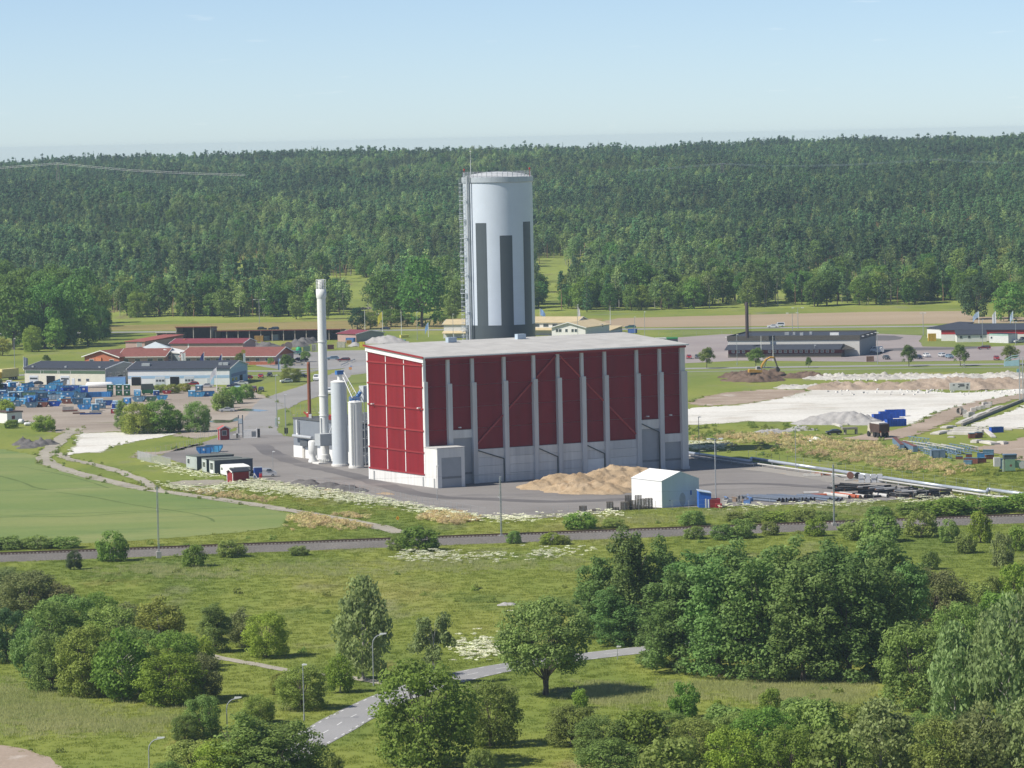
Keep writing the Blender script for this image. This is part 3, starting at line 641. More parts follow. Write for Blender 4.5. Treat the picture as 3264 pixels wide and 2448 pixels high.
for k in range(4):
 y0 = 0.75 + (BW - 1.5) * k / 4; y1 = 0.75 + (BW - 1.5) * (k + 1) / 4
 MB().b2((-0.02, y0 + 0.01, 0.0), (0.36, y1 - 0.01, GZ[0] - 0.04)).build('plinth_panel', pm('white plinth', (0.70, 0.69, 0.66), 0.8, 0.12, 0.6, streak=1), barn)
for y in (BW - 3.2, 0.95): MB().b2((-0.05, y, 0.02), (-0.022, y + 0.75, 2.2)).build('side_door', pm('grey door', (0.30, 0.31, 0.31), 0.5), barn)
# roof
rf = MB().prismx([(-0.7, hroof(-0.7) - 0.27), (BW + 0.5, hroof(BW + 0.5) - 0.27), (BW + 0.5, hroof(BW + 0.5)), (-0.7, hroof(-0.7))], -0.45, BL + 0.45).build('roof', M_roofg, barn)
MB().prismx([(-0.75, hroof(-0.7) - 0.34), (BW + 0.5, hroof(BW + 0.5) - 0.34), (BW + 0.5, hroof(BW + 0.5) + 0.10), (-0.75, hroof(-0.7) + 0.10)], -0.6, -0.453).build('verge_trim', M_redtrim, rf)
MB().b2((-0.3, -0.86, hroof(-0.7) - 0.30), (BL + 0.4, -0.71, hroof(-0.7) - 0.02)).build('gutter', M_whitep, rf)
MB().prismx([(-0.3, HF - 0.9), (RECESS, HF - 0.9), (RECESS, HF - 0.35), (-0.3, HF - 0.35)], 0.4, BL - 0.1).build('eave_board', M_redtrim, barn)
for i in range(1, 14): MB().prismx([(-.68, hroof(-.68) + .001), (BW + .45, hroof(BW + .45) + .001), (BW + .45, hroof(BW + .45) + .03), (-.68, hroof(-.68) + .03)], BL * i / 14 - .05, BL * i / 14 + .05).build('roof_seam', pm('roof seam felt', (0.38, 0.37, 0.355), 0.9), rf)
for px in (1024, 1182):
 g = at('P', px, 734, 952 if px < 1100 else 960); loc = Vector((g.x - A_.x, g.y - A_.y)); lx = loc.dot(EX); ly = BW - 3
 MB().box((lx, ly, hroof(ly) + 0.6), (2.3, 1.4, 1.2)).build('roof_vent', pm('vent housing', (0.42, 0.50, 0.58), 0.4, 0.1, 1), rf)
for x, y, z in ((-0.45, BW - 3.6, 17.9), (-0.45, 2.0, 18.0)):
 l = MB().box((x, y, z + 0.25), (0.8, 0.5, 0.25)).build('floodlight', M_lampw, barn)
for i, z in ((1, 13.3), (8, 13.2), (9, 13.2)):
 MB().box((XC[i] + 2.6, RECESS - 0.5, z), (0.5, 0.8, 0.25)).build('floodlight', M_lampw, barn)
# corner annex with roller door
an = -5.6; ax = 7.2; ah = 9.15
MB().b2((0, an, 0), (0.35, 0.28, ah)).b2((0.35, an, 7.0), (ax, an + 0.35, ah)).b2((0.35, an, 0), (1.1, an + 0.35, 7.0)).b2((6.3, an, 0), (ax, an + 0.35, 7.0)).b2((ax - 0.35, an + 0.35, 0), (ax, RECESS - 0.5, ah)).build('annex_wall', M_concw, barn)
MB().b2((-0.12, an - 0.12, ah), (ax + 0.12, RECESS - 0.46, ah + 0.18)).build('annex_roof', pm('annex roof sheet', (0.52, 0.51, 0.49), 0.8), barn)
d = MB().b2((1.1, an + 0.12, 0.05), (6.3, an + 0.3, 6.98)).build('roller_door', M_door, barn)
MB().b2((1.1, an + 0.09, 2.1), (6.3, an + 0.11, 2.6)).build('door_window_strip', pm('grey strip', (0.2, 0.2, 0.2)), d)
MB().b2((-0.03, an + 1.2, 0.02), (-0.004, an + 1.9, 2.2)).build('side_door', pm('grey door', (0.3, 0.3, 0.3)), barn)
MB().b2((-0.03, an + 0.0, 6.1), (-0.004, 0.2, 6.16)).b2((-0.03, an, 3.0), (-0.004, 0.2, 3.06)).build('panel_joint', M_concw2, barn)

# ------------------------------------------------------------------ the tall accumulator tank
TY = 1006.0
tc_ = at('P', 1083, 800, TY); TX = tc_.x
TR = (1156.5 - 1006) / 2212 * 3264 / F * TY / 2
TTOP = at('P', 1080, 381.5, TY).z
M_tank = pm('pale blue grey tank paint', (0.62, 0.68, 0.76), 0.4, 0.03, 0.3, 0.0, spec=0.4)
M_tankd = pm('dark grey tank panel', (0.078, 0.094, 0.104), 0.4, 0.04, 0.3, spec=0.4)
tank = thing('accumulator_tank', 'tall pale grey cylindrical tank with dark vertical panels and railed top', 'tank', (TX, TY, 0))
SHEETS.append([(TX + TR * math.cos(a), TY + TR * math.sin(a)) for a in np.linspace(0, 6.28, 20)])
MB().lathe([(TR, 0), (TR, TTOP - 1.3)], 96).build('shell', M_tank, tank, True)
for i in range(1, 24): MB().lathe([(TR, i * 2.9 - .03), (TR + .012, i * 2.9 - .02), (TR + .012, i * 2.9 + .02), (TR, i * 2.9 + .03)], 72).build('sheet_seam', M_tank, tank)
MB().lathe([(TR + 0.05, TTOP - 1.5), (TR + 0.25, TTOP - 1.3), (TR + 0.25, TTOP - 0.02), (TR - 0.1, TTOP)], 96).build('top_ring', pm('zinc ring', (0.46, 0.50, 0.54), 0.45, 0.06, 1, 0.2), tank)
MB().lathe([(TR - 0.05, TTOP - 0.1), (TR * 0.8, TTOP + 0.55), (TR * 0.55, TTOP + 0.95), (TR * 0.25, TTOP + 1.2), (0.01, TTOP + 1.28)], 64).build('dome', pm('grey dome sheet', (0.50, 0.52, 0.54), 0.7, 0.08, 0.8), tank, True)
zb = at('Z5', 520, 1496, TY - TR).z
for xa, xb, yt in ((316, 404, 650), (512, 614, 752), (705, 764, 640)):
 off = (at('Z5', 502, yt, TY).x - TX)
 f = lambda x: -math.pi / 2 + math.asin(max(-0.999, min(0.999, (at('Z5', x, yt, TY).x - TX - off) / TR)))
 zt = at('Z5', (xa + xb) / 2, yt, TY - TR * 0.8).z
 MB().lathe([(TR + 0.035, zb), (TR + 0.035, zt)], 16, a0=f(xa), a1=f(xb)).build('dark_panel', M_tankd, tank, True)
for a in (2.0, 2.9, 0.7): MB().lathe([(TR + 0.035, zb), (TR + 0.035, zb + 38)], 12, a0=a, a1=a + 0.34).build('dark_panel', M_tankd, tank, True)
MB().lathe([(TR + 0.04, 0), (TR + 0.04, zb)], 96).build('base_band', M_tankd, tank, True)
rp = MB().tube((TR - 0.3, 0, TTOP), (TR - 0.3, 0, TTOP + 1.25), 0.07, n=5).tube((TR + 0.2, 0, TTOP - 1.3), (TR + 0.2, 0, TTOP), 0.06, n=5).tube((TR - 0.3, 0, TTOP), (TR + 0.2, 0, TTOP), 0.045, n=5).mesh('railing_post', M_galv)
for i in range(40):
 o = link('railing_post', rp, tank); o.rotation_euler = (0, 0, i * math.pi / 20)
for dz in (0.45, 0.85, 1.25):
 m = MB(); n = 60
 for i in range(n):
  a, b = 2 * math.pi * i / n, 2 * math.pi * (i + 1) / n
  m.tube(((TR - 0.3) * math.cos(a), (TR - 0.3) * math.sin(a), TTOP + dz), ((TR - 0.3) * math.cos(b), (TR - 0.3) * math.sin(b), TTOP + dz), 0.035, n=4, cap=False)
 m.build('handrail', M_galv, tank)
M_gal2 = pm('pale galvanised steel', (0.60, 0.63, 0.65), 0.45, 0.08, 1.5, 0.2)
# ladder with safety cage, landings and riser pipe up the left side
LA = math.radians(180 + 26)
lx, ly = math.cos(LA), math.sin(LA); tx, ty = -ly, lx
def lp(rad, tan, z): return ((TR + rad) * lx + tan * tx, (TR + rad) * ly + tan * ty, z)
for tn in (-0.28, 0.28): MB().tube(lp(0.55, tn, 1), lp(0.55, tn, TTOP + 1.2), 0.06, n=5).build('ladder_rail', M_gal2, tank)
m = MB()
for k in range(int(TTOP / 0.6)): m.tube(lp(0.55, -0.28, 1.5 + k * 0.6), lp(0.55, 0.28, 1.5 + k * 0.6), 0.03, n=4)
m.build('rung', M_gal2, tank)
cage = MB()
for k in range(9):
 a, b = math.pi * k / 8, math.pi * (k + 1) / 8
 if k < 8: cage.tube(lp(0.55 + 1.35 * math.sin(a), 0.85 * math.cos(a), 0), lp(0.55 + 1.35 * math.sin(b), 0.85 * math.cos(b), 0), 0.06, n=4)
cme = cage.mesh('cage_hoop', M_gal2)
for k in range(int((TTOP - 3) / 1.05)): link('cage_hoop', cme, tank, (0, 0, 3 + k * 1.05))
for a in (0.5, 1.57, 2.64): MB().tube(lp(0.55 + 1.35 * math.sin(a), 0.85 * math.cos(a), 3), lp(0.55 + 1.35 * math.sin(a), 0.85 * math.cos(a), TTOP), 0.05, n=4).build('cage_strap', M_gal2, tank)
k = 0; z = 5.0
while z < TTOP - 2:
 s = 1 if k % 2 else -1
 MB().b2((-0.9, -0.55, 0), (0.9, 0.55, 0.09)).tube((-0.85, 0.5, 0), (-0.85, 0.5, 1.1), 0.035, n=4).tube((0.85, 0.5, 0), (0.85, 0.5, 1.1), 0.035, n=4).tube((-0.85, 0.5, 1.1), (0.85, 0.5, 1.1), 0.035, n=4).build('landing', M_gal2, tank)
 o = KIDS[tank.name][-1]; o.location = lp(0.75, 0.9 * s, z); o.rotation_euler = (0, 0, LA - math.pi / 2); z += 4.6; k += 1
MB().tube(lp(0.45, 1.55, 0), lp(0.45, 1.55, TTOP + 0.4), 0.30, n=10).build('riser_pipe', pm('pale pipe cladding', (0.58, 0.60, 0.62), 0.4, 0.06, 1, 0.3), tank)
MB().tube(lp(0.3, 2.35, 0), lp(0.3, 2.35, TTOP + 1.3), 0.16, n=8).build('cable_tray', pm('tray steel', (0.22, 0.25, 0.26), 0.5), tank)
mt = at('Z5', 260, 215, TY - 4); mtop = at('Z5', 257, 62, TY - 4)
mo_ = MB().tube((mt.x - TX, mt.y - TY, TTOP - 0.5), (mt.x - TX, mt.y - TY, mtop.z - 2), 0.10, 0.08, 6).tube((mt.x - TX, mt.y - TY, mtop.z - 2), (mt.x - TX, mt.y - TY, mtop.z), 0.05, 0.04, 6).build('antenna_mast', pm('pale mast paint', (0.55, 0.56, 0.55), 0.5), tank)
MB().box((mt.x - TX, mt.y - TY, mtop.z + 0.12), (0.36, 0.36, 0.3)).build('beacon', M_lampw, mo_)
M_redl = pm('red lamp glass', (0.45, 0.03, 0.02), 0.3)
for a in (math.radians(195), math.radians(-18)): MB().tube(((TR - 0.2) * math.cos(a), (TR - 0.2) * math.sin(a), TTOP), ((TR - 0.2) * math.cos(a), (TR - 0.2) * math.sin(a), TTOP + 1.7), 0.05).tube(((TR - 0.2) * math.cos(a), (TR - 0.2) * math.sin(a), TTOP + 1.7), ((TR - 0.2) * math.cos(a), (TR - 0.2) * math.sin(a), TTOP + 2.15), 0.2).build('warning_light', M_redl, tank)

# ------------------------------------------------------------------ chimney, silos, boiler house
M_wht = pm('white chimney paint', (0.74, 0.74, 0.71), 0.4, 0.05, 0.6, streak=1)
M_silo = pm('grey silo paint', (0.56, 0.595, 0.62), 0.4, 0.04, 0.5, spec=0.4)
p = G('Z2', 545, 1468); ht = zat('Z2', 510, 118, p); R = 33 * mpx('Z2', p)
ch = thing('chimney', 'tall white steel chimney with railed collar beside the grey silos', 'chimney', p)
MB().box((0, 0, 0.2), (5.4, 3.4, 0.4), BANG).build('plinth', M_concw, ch)
MB().lathe([(R, 2.2), (R * 0.97, ht - 4.6)], 32).build('shaft', M_wht, ch, True)
MB().lathe([(R * 1.18, 0.4), (R * 1.15, 2.2), (R * 0.9, 2.35)], 32).build('base_skirt', M_wht, ch)
for z in (12, ht - 15.5, ht - 29): MB().lathe([(R + 0.0, z - 0.12), (R + 0.13, z - 0.1), (R + 0.13, z + 0.1), (R, z + 0.12)], 32).build('flange', M_wht, ch)
MB().lathe([(R * 0.97, ht - 4.8), (R * 1.14, ht - 4.3), (R * 1.14, ht - 2.4), (R * 0.9, ht - 2.35)], 32).build('collar', M_wht, ch, True)
MB().lathe([(R * 0.72, ht - 2.5), (R * 0.72, ht - 0.1), (R * 0.62, ht - 0.1), (R * 0.62, ht - 2.5)], 24).build('flue_tip', pm('pale steel', (0.60, 0.60, 0.58), 0.4), ch, True)
rp = MB().tube((R * 1.08, 0, ht - 2.4), (R * 1.08, 0, ht), 0.04, n=4).mesh('railing_post', M_whitep)
for i in range(14):
 o = link('railing_post', rp, ch); o.rotation_euler = (0, 0, i * math.pi / 7)
for dz in (0, -0.8, -1.6):
 MB().lathe([(R * 1.08, ht + dz - 0.04), (R * 1.11, ht + dz), (R * 1.08, ht + dz + 0.04)], 28).build('handrail', M_whitep, ch)
for i in range(20): MB().box((R * 1.3 * math.cos(i * 0.314), R * 1.3 * math.sin(i * 0.314), 0.75), (0.3, 0.1, 0.7), i * 0.314).build('base_gusset', M_wht, ch)
MB().path([(-R * 0.75, -R * 0.8, 8), (-R * 0.75, -R * 0.8, 11.5)], 0.25).build('sampling_pipe', M_wht, ch)
bx = thing('filter_box', 'grey box on a platform hung on the white chimney with diagonal struts', 'equipment', at('Z2', 537, 1330, p.y - 3.0))
bx.location.z = zat('Z2', 537, 1325, p)
MB().box((0, 0, 1.4), (3.6, 3.0, 2.8), BANG).build('housing', pm('grey sheet box', (0.44, 0.46, 0.47), 0.5, 0.05), bx)
MB().box((0.6, 0.4, -0.08), (5.5, 3.4, 0.16), BANG).build('platform', M_galv, bx)
MB().tube((1.0, -1.0, 0), (4.0, 1.0, 6.0), 0.09).tube((0.2, -1.6, -0.2), (2.5, 1, 6.0), 0.09).build('strut', M_galv, bx)
def silo(view, x, y, w_, ytop, name, label, mat, skirt=True):
 p = G(view, x, y); R = w_ / 2 * mpx(view, p); p = p + Vector((0, R, 0)); h = zat(view, x - 5, ytop, p)
 t = thing(name, label, 'silo', p)
 MB().lathe([(R * 1.12, 0), (R * 1.12, 0.55), (R, 0.6)], 32).build('foundation', M_concw, t)
 MB().lathe([(R, 0.4), (R, h)], 40).build('shell', mat, t, True)
 MB().lathe([(R, h - 0.15), (R + 0.06, h - 0.1), (R + 0.06, h), (R * 0.6, h + 0.35), (0.01, h + 0.45)], 32).build('cap', M_whitep, t)
 return t, R, h
sa, SR, SH = silo('Z2', 655, 1492, 118, 868, 'silo', 'grey steel silo with blue filter head next to the white chimney', M_silo)
MB().tube((0.3, -0.3, SH + 0.3), (0.3, -0.3, SH + 1.9), 0.55, n=14).build('filter_neck', M_whitep, sa)
MB().box((0.3, -0.3, SH + 2.3), (1.9, 1.2, 1.0), 0.5).build('filter_head', M_blue, sa)
sb_, SR2, SH2 = silo('Z2', 773, 1506, 104, 1017, 'silo', 'shorter white silo with ladder between the grey silo and the red barn', M_wht)
MB().box((-0.1, 0.3, SH2 + 0.8), (2.3, 1.5, 1.1), 0.2).tube((0.6, 0.3, SH2 + 1.3), (1.4, 0.6, SH2 + 2.4), 0.5, n=10).build('filter_head', M_blue, sb_)
MB().tube((-SR2 * 0.55, -SR2 * 0.95, 0.8), (-SR2 * 0.55, -SR2 * 0.95, SH2), 0.08).tube((-SR2 * 0.30, -SR2 * 1.06, 0.8), (-SR2 * 0.30, -SR2 * 1.06, SH2), 0.08).build('fill_pipe', M_galv, sb_)
rp = MB().tube((SR2 * 0.97, 0, SH2), (SR2 * 0.97, 0, SH2 + 1.1), 0.035, n=4).mesh('railing_post', M_galv)
for i in range(12):
 o = link('railing_post', rp, sb_); o.rotation_euler = (0, 0, i * math.pi / 6)
MB().lathe([(SR2 * 0.97, SH2 + 1.06), (SR2 * 1.0, SH2 + 1.1), (SR2 * 0.97, SH2 + 1.14)], 24).build('handrail', M_galv, sb_)
q0 = sa.location; q1 = sb_.location
cv = thing('conveyor_ladder', 'sloping white lattice conveyor joining the grey silo top to the white silo', 'conveyor', (0, 0, 0))
for o_ in (-0.45, 0.45): MB().tube((q0.x + 1.2, q0.y + o_ - 1, SH + 1.2), (q1.x - 0.6, q1.y + o_ - 1, SH2 + 1.2), 0.10, n=5).tube((q0.x + 1.4, q0.y + o_ - 1, SH + 2.4), (q1.x + 0.4, q1.y + o_ - 1, SH2 + 2.2), 0.07, n=5).build('beam', M_whitep, cv)
m = MB()
for k in range(9):
 t = k / 8; a = Vector((q0.x + 1.2, q0.y - 1, SH + 1.2)).lerp(Vector((q1.x - 0.6, q1.y - 1, SH2 + 1.2)), t); b = Vector((q0.x + 1.4, q0.y - 1, SH + 2.4)).lerp(Vector((q1.x + 0.4, q1.y - 1, SH2 + 2.2)), t)
 m.tube(a + Vector((0, -.45, 0)), b + Vector((0, -.45, 0)), 0.05, n=4).tube(a + Vector((0, -.45, 0)), a + Vector((0, .45, 0)), 0.05, n=4)
m.build('cross_bar', M_whitep, cv)
sw = thing('stair_tower', 'grey steel stair tower and duct behind the white silo at the barn corner', 'stairs', G('Z2', 838, 1500) + Vector((0.6, 6, 0)), BANG)
h5 = zat('Z2', 830, 900, sw.location)
MB().b2((-0.9, 0, h5 - 4), (1.6, 2.4, h5)).build('duct_house', pm('pale duct sheet', (0.5, 0.53, 0.55), 0.5), sw)
for x, y in ((-0.8, 0), (1.5, 0), (-0.8, 2.3), (1.5, 2.3)): MB().tube((x, y, 0), (x, y, h5 - 4), 0.11, n=5).build('post', M_galv, sw)
for k in range(6):
 zf = 2.4 + k * (h5 - 7) / 6
 MB().b2((-0.8, 0.1, zf), (1.5, 2.2, zf + 0.1)).build('landing', M_galv, sw)
 MB().tube((-0.8, 0, zf - 2.2), (1.5, 0, zf), 0.09, n=4).tube((-0.8, 0, zf + 1.1), (1.5, 0, zf + 1.1), 0.05, n=4).build('flight', M_galv, sw)
# small white tank
p = G('Z2', 455, 1462); R = 34 * mpx('Z2', p); h = zat('Z2', 455, 1303, p)
t = thing('vessel', 'small white upright vessel with conical foot beside the chimney', 'tank', p + Vector((0, R, 0)))
MB().lathe([(R * 1.05, 0), (R * 1.0, 0.5), (R * 0.55, 1.3), (R * 0.95, 2.4), (R, 3), (R, h - 0.3), (R * 0.8, h), (0.01, h + 0.15)], 28).build('shell', M_wht, t, True)
MB().tube((R * 0.9, -0.5, 1), (R * 0.9, -0.5, h - 0.4), 0.12).build('side_pipe', M_wht, t)
# boiler house
p = G('Z2', 315, 1420); hb_ = zat('Z2', 318, 1130, p); BA2 = BANG
bh = thing('boiler_house', 'grey clad boiler house with white plinth and rooftop ducts', 'building', (p.x, p.y, 0), BA2)
BLn, BDp = 34.0, 24.0                       # length runs towards the viewer along the gable direction, depth away to the right
M_clad = pm('slate grey cladding', (0.215, 0.235, 0.265), 0.5, 0.06, 0.5, rib=('Y', 1.6, 0.3))
MB().b2((0.06, -BLn + 0.06, 3.0), (BDp, 0, hb_ - 0.3)).build('clad_wall', M_clad, bh)
MB().b2((0, -BLn, 0), (BDp, 0.06, 3.0)).build('plinth_wall', M_whitep, bh)
MB().b2((-0.12, -BLn - 0.1, hb_ - 0.3), (BDp + 0.1, 0.12, hb_)).build('roof', pm('dark roof felt', (0.10, 0.105, 0.11), 0.9), bh)
MB().b2((-0.25, -6.5, 0.02), (-0.02, -5.4, 4.6)).build('duct', pm('beige duct', (0.55, 0.52, 0.46), 0.6), bh)
MB().path([(-0.5, -3.2, hb_ - 0.4), (-0.5, -3.2, 6.2), (-0.8, -4, 5.6)], 0.28, 10).build('downpipe', M_wht, bh)
MB().path([(-1.0, -2.0, 5.6), (-1.0, -12.5, 5.6)], 0.42, 12).build('steam_pipe', pm('silver cladding', (0.62, 0.63, 0.64), 0.35, 0.05, 1, 0.4), bh)
MB().b2((-0.9, -9.5, 3.2), (0.05, -5.5, 4.6)).build('hopper', pm('dark hopper', (0.10, 0.11, 0.12), 0.6), bh)
p2 = G('Z2', 350, 1130, hb_)
rr = random.Random(5); M_redpipe = pm('red pipe', (0.42, 0.055, 0.04), 0.5, 0.2, 2)
for k in range(14):
 x, y = rr.uniform(2, 9), rr.uniform(-16, -1); a = rr.uniform(0, 3)
 MB().tube((x, y, hb_ + 0.3), (x + 1.3 * math.cos(a), y + 1.3 * math.sin(a), hb_ + rr.uniform(0.3, 1.3)), 0.22, n=8).box((x, y, hb_ + 0.5), (0.7, 0.7, 1.0), a).build('rooftop_pipe', M_redpipe if k % 4 else M_wht, bh)
MB().path([(1, -0.6, hb_), (1, -0.6, hb_ + 1.3), (9, -0.6, hb_ + 1.3)], 0.04, 4).path([(1, -0.6, hb_ + 0.7), (9, -0.6, hb_ + 0.7)], 0.03, 4).build('roof_railing', M_galv, bh)
pc = G('Z2', 431, 1127, hb_); ztop = zat('Z2', 424, 722, pc)
t = thing('flue_pipe', 'slender rust brown flue pipe standing on the boiler house roof', 'flue', (pc.x, pc.y, hb_ - 0.05))
MB().lathe([(0.45, 0), (0.42, ztop - hb_ - 0.5), (0.36, ztop - hb_), (0.25, ztop - hb_)], 16).build('shaft', pm('rust brown steel', (0.27, 0.10, 0.055), 0.7, 0.2, 0.6, streak=1), t, True)
MB().lathe([(0.75, 0), (0.75, 0.3), (0.46, 0.35)], 16).build('base_flange', M_redpipe, t)
MB().tube((0, 0, 5), (2.2, 0.6, 0.05), 0.03, n=4).tube((0, 0, 5), (-2.0, 1.0, 0.05), 0.03, n=4).build('guy', M_galv, t)

# ------------------------------------------------------------------ vegetation
def leaf_arrays(clumps, per, size, seed, elong=1.0, droop=0.0, shell=0.55, up=0.15):
 rng = np.random.default_rng(seed)
 C = np.array([c[:3] for c in clumps], float); Rr = np.array([c[3] for c in clumps], float); Sq = np.array([c[4] if len(c) > 4 else 0.85 for c in clumps], float)
 w = Rr ** 2 / (Rr ** 2).sum(); n = int(per * len(clumps)); idx = rng.choice(len(clumps), n, p=w)
 d = rng.normal(size=(n, 3)); d /= np.linalg.norm(d, axis=1)[:, None]
 d[:, 2] += up; d /= np.linalg.norm(d, axis=1)[:, None]
 rad = shell + (1 - shell) * rng.random(n) ** 0.6
 P = C[idx] + d * (Rr[idx] * rad)[:, None] * np.stack([np.ones(n), np.ones(n), Sq[idx]], 1)
 nrm = d + rng.normal(size=(n, 3)) * 0.42 + np.array([-0.12, -0.05, 0.42]); nrm /= np.linalg.norm(nrm, axis=1)[:, None]
 a = np.cross(nrm, rng.normal(size=(n, 3))); a /= np.linalg.norm(a, axis=1)[:, None]
 if droop:
  a = a * (1 - droop) + np.array([0, 0, -1.0]) * droop; a /= np.linalg.norm(a, axis=1)[:, None]
 b = np.cross(nrm, a); b /= np.linalg.norm(b, axis=1)[:, None]
 s = size * (0.6 + 0.8 * rng.random(n))
 a *= (s * elong)[:, None]; b *= s[:, None]
 V = np.stack([P - a * 0.5, P + b * 0.42, P + a * 0.55, P - b * 0.42], 1).reshape(-1, 3)
 ctint = rng.random(len(clumps)); tint = np.clip(0.55 * ctint[idx] + 0.45 * rng.random(n), 0, 1)
 return V, np.repeat(tint, 4)

def crown_mesh(name, V, T, mat):
 n = len(V) // 4; me = bpy.data.meshes.new(name)
 me.vertices.add(len(V)); me.vertices.foreach_set('co', V.astype(np.float32).ravel())
 me.loops.add(len(V)); me.loops.foreach_set('vertex_index', np.arange(len(V), dtype=np.int32))
 me.polygons.add(n); me.polygons.foreach_set('loop_start', np.arange(0, 4 * n, 4, dtype=np.int32))
 me.update(calc_edges=True)
 at_ = me.attributes.new('tint', 'FLOAT', 'POINT'); at_.data.foreach_set('value', T.astype(np.float32))
 me.materials.append(mat); return me

def trunk_mesh(name, h, r, limbs, mat, stems=1, lean=0.0, seed=0, n=6):
 rng = random.Random(seed); m = MB()
 for s in range(stems):
  a = rng.uniform(0, 6.28); ln = lean * (0.5 + rng.random()) if stems > 1 else lean * 0.3
  base = Vector((0.25 * math.cos(a), 0.25 * math.sin(a), -0.2)) * (1 if stems > 1 else 0); base.z = -0.25
  prev = base; rr_ = r * (1 if stems == 1 else 0.6)
  for k in range(1, 6):
   t = k / 5; p = Vector((math.cos(a) * ln * t * t * h + rng.uniform(-.02, .02) * h, math.sin(a) * ln * t * t * h + rng.uniform(-.02, .02) * h, h * t))
   m.tube(prev, p, rr_ * (1 - 0.8 * (k - 1) / 5), rr_ * (1 - 0.8 * k / 5), n, False); prev = p
 for (c, z0) in limbs: m.tube((0, 0, z0), c, r * 0.33, r * 0.08, 4, False)
 return m.mesh(name, mat)

def ellipsoid_clumps(cx, cz, rx, rz, n, cr, seed, lo=0.45, ry=None, flat=0.85, taper=0.0):
 rng = np.random.default_rng(seed); out = []
 while len(out) < n:
  d = rng.normal(size=3); d /= np.linalg.norm(d)
  if d[2] < -0.75: continue
  k = lo + (1 - lo) * rng.random() ** 0.5
  tp = 1 - taper * max(0, d[2] * k)
  out.append((d[0] * rx * k * tp + cx, d[1] * (ry or rx) * k * tp, cz + d[2] * rz * k, cr * (0.65 + 0.7 * rng.random()), flat))
 return out

PROTO = {}
def proto(key, h, w_, clumps, per, size, leaf, trunk, bark, seed, **kw):
 V, T = leaf_arrays(clumps, per, size, seed, **kw)
 PROTO[key] = (h, w_, crown_mesh('crown', V, T, LEAF[leaf]), trunk)

for i in range(3):      # tall poplars / aspens: several upright lobes
 rng = random.Random(i); cl = []
 for k in range(5):
  a = k * 1.256 + rng.random(); rr_ = rng.uniform(1.4, 2.8) if k else 0; hh = rng.uniform(13, 17.5)
  c2 = ellipsoid_clumps(0, hh * 0.55, 2.3, hh * 0.47, 22, 1.15, i * 10 + k, 0.55, taper=0.45)
  cl += [(x + rr_ * math.cos(a), y + rr_ * math.sin(a), z, r, f) for x, y, z, r, f in c2]
 cl += [(x, y, max(0.7, z), r, f) for x, y, z, r, f in ellipsoid_clumps(0, 2.2, 4.2, 2.2, 26, 1.15, i * 10 + 77, 0.6)]
 tr_ = trunk_mesh('trunk', 13, 0.28, [], M_bark, 4, 0.12, i)
 proto('poplar%d' % i, 17, 9.6, cl, 84, 0.36, 'poplar', tr_, M_bark, i, shell=0.4)
for i in range(2):      # birches: drooping small leaves
 cl = ellipsoid_clumps(0, 7.9, 3.4, 6.6, 80, 1.0, 40 + i, 0.5, flat=1.5, taper=0.35) + [(x, y, max(1.0, z), r, f) for x, y, z, r, f in ellipsoid_clumps(0, 2.4, 2.9, 1.8, 16, 0.9, 46 + i, 0.5, flat=1.3)]
 limbs = [(Vector(c[:3]), max(2, c[2] - 3)) for c in cl[:14]]
 proto('birch%d' % i, 15, 8, cl, 62, 0.34, 'birch', trunk_mesh('trunk', 13.5, 0.2, limbs, M_birchbark, 2 if i else 1, 0.1, i), M_birchbark, i, elong=1.7, droop=0.6, shell=0.35)
cl = []
for k, (x, y, z) in enumerate([(-1.5, 0, 9), (1.2, 0.5, 8.6), (0, -1, 6.5), (-2.2, 0.4, 6.8), (2.2, -0.3, 6.0), (0.2, 1.2, 4.6)]):
 cl += [(x + a, y + b, z + c, r, f) for a, b, c, r, f in ellipsoid_clumps(0, 0, 1.1, 1.3, 9, 0.6, 70 + k, 0.4, flat=1.4)]
proto('sparsebirch', 10.5, 7, cl, 55, 0.30, 'birch', trunk_mesh('trunk', 9.5, 0.17, [(Vector(c[:3]), max(1.5, c[2] - 2.5)) for c in cl[::5]], M_birchbark, 3, 0.22, 3), M_birchbark, 5, elong=1.6, droop=0.5, shell=0.3)
for i in range(2):      # round spreading sallows / maples
 cl = ellipsoid_clumps(0, 5.4, 4.6, 4.3, 90, 1.15, 50 + i, 0.55, flat=0.75)
 cl += [(x, y, max(0.6, z), r, f) for x, y, z, r, f in ellipsoid_clumps(0, 2.0, 4.5, 2.2, 62, 1.0, 58 + i, 0.6)]
 proto('round%d' % i, 10.5, 10.5, cl, 84, 0.30, 'green', trunk_mesh('trunk', 7.5, 0.26, [(Vector(c[:3]), 1.5) for c in cl[:16]], M_bark, 5, 0.3, i), M_bark, 60 + i, shell=0.4)
cl = ellipsoid_clumps(0, 7.6, 5.4, 5.4, 150, 1.2, 55, 0.5, flat=0.7)
proto('umbrella', 13.5, 12.5, cl, 115, 0.30, 'green', trunk_mesh('trunk', 9.5, 0.30, [(Vector(c[:3]), 2.0) for c in cl[:22]], M_bark, 7, 0.28, 11), M_bark, 66, shell=0.4)
for i in range(3):      # bushes, leafy to the ground
 cl = ellipsoid_clumps(0, 1.6, 2.0, 1.9, 46, 0.62, 80 + i, 0.55, flat=0.9)
 cl += [(x, y, max(0.35, z), r, f) for x, y, z, r, f in ellipsoid_clumps(0, 0.7, 1.9, 0.6, 18, 0.5, 90 + i, 0.7)]
 proto('bush%d' % i, 3.9, 4.9, cl, 58, 0.24, 'green', trunk_mesh('stem', 2.4, 0.10, [(Vector(c[:3]), 0.4) for c in cl[:10]], M_bark, 4, 0.35, i), M_bark, 95 + i, shell=0.4)
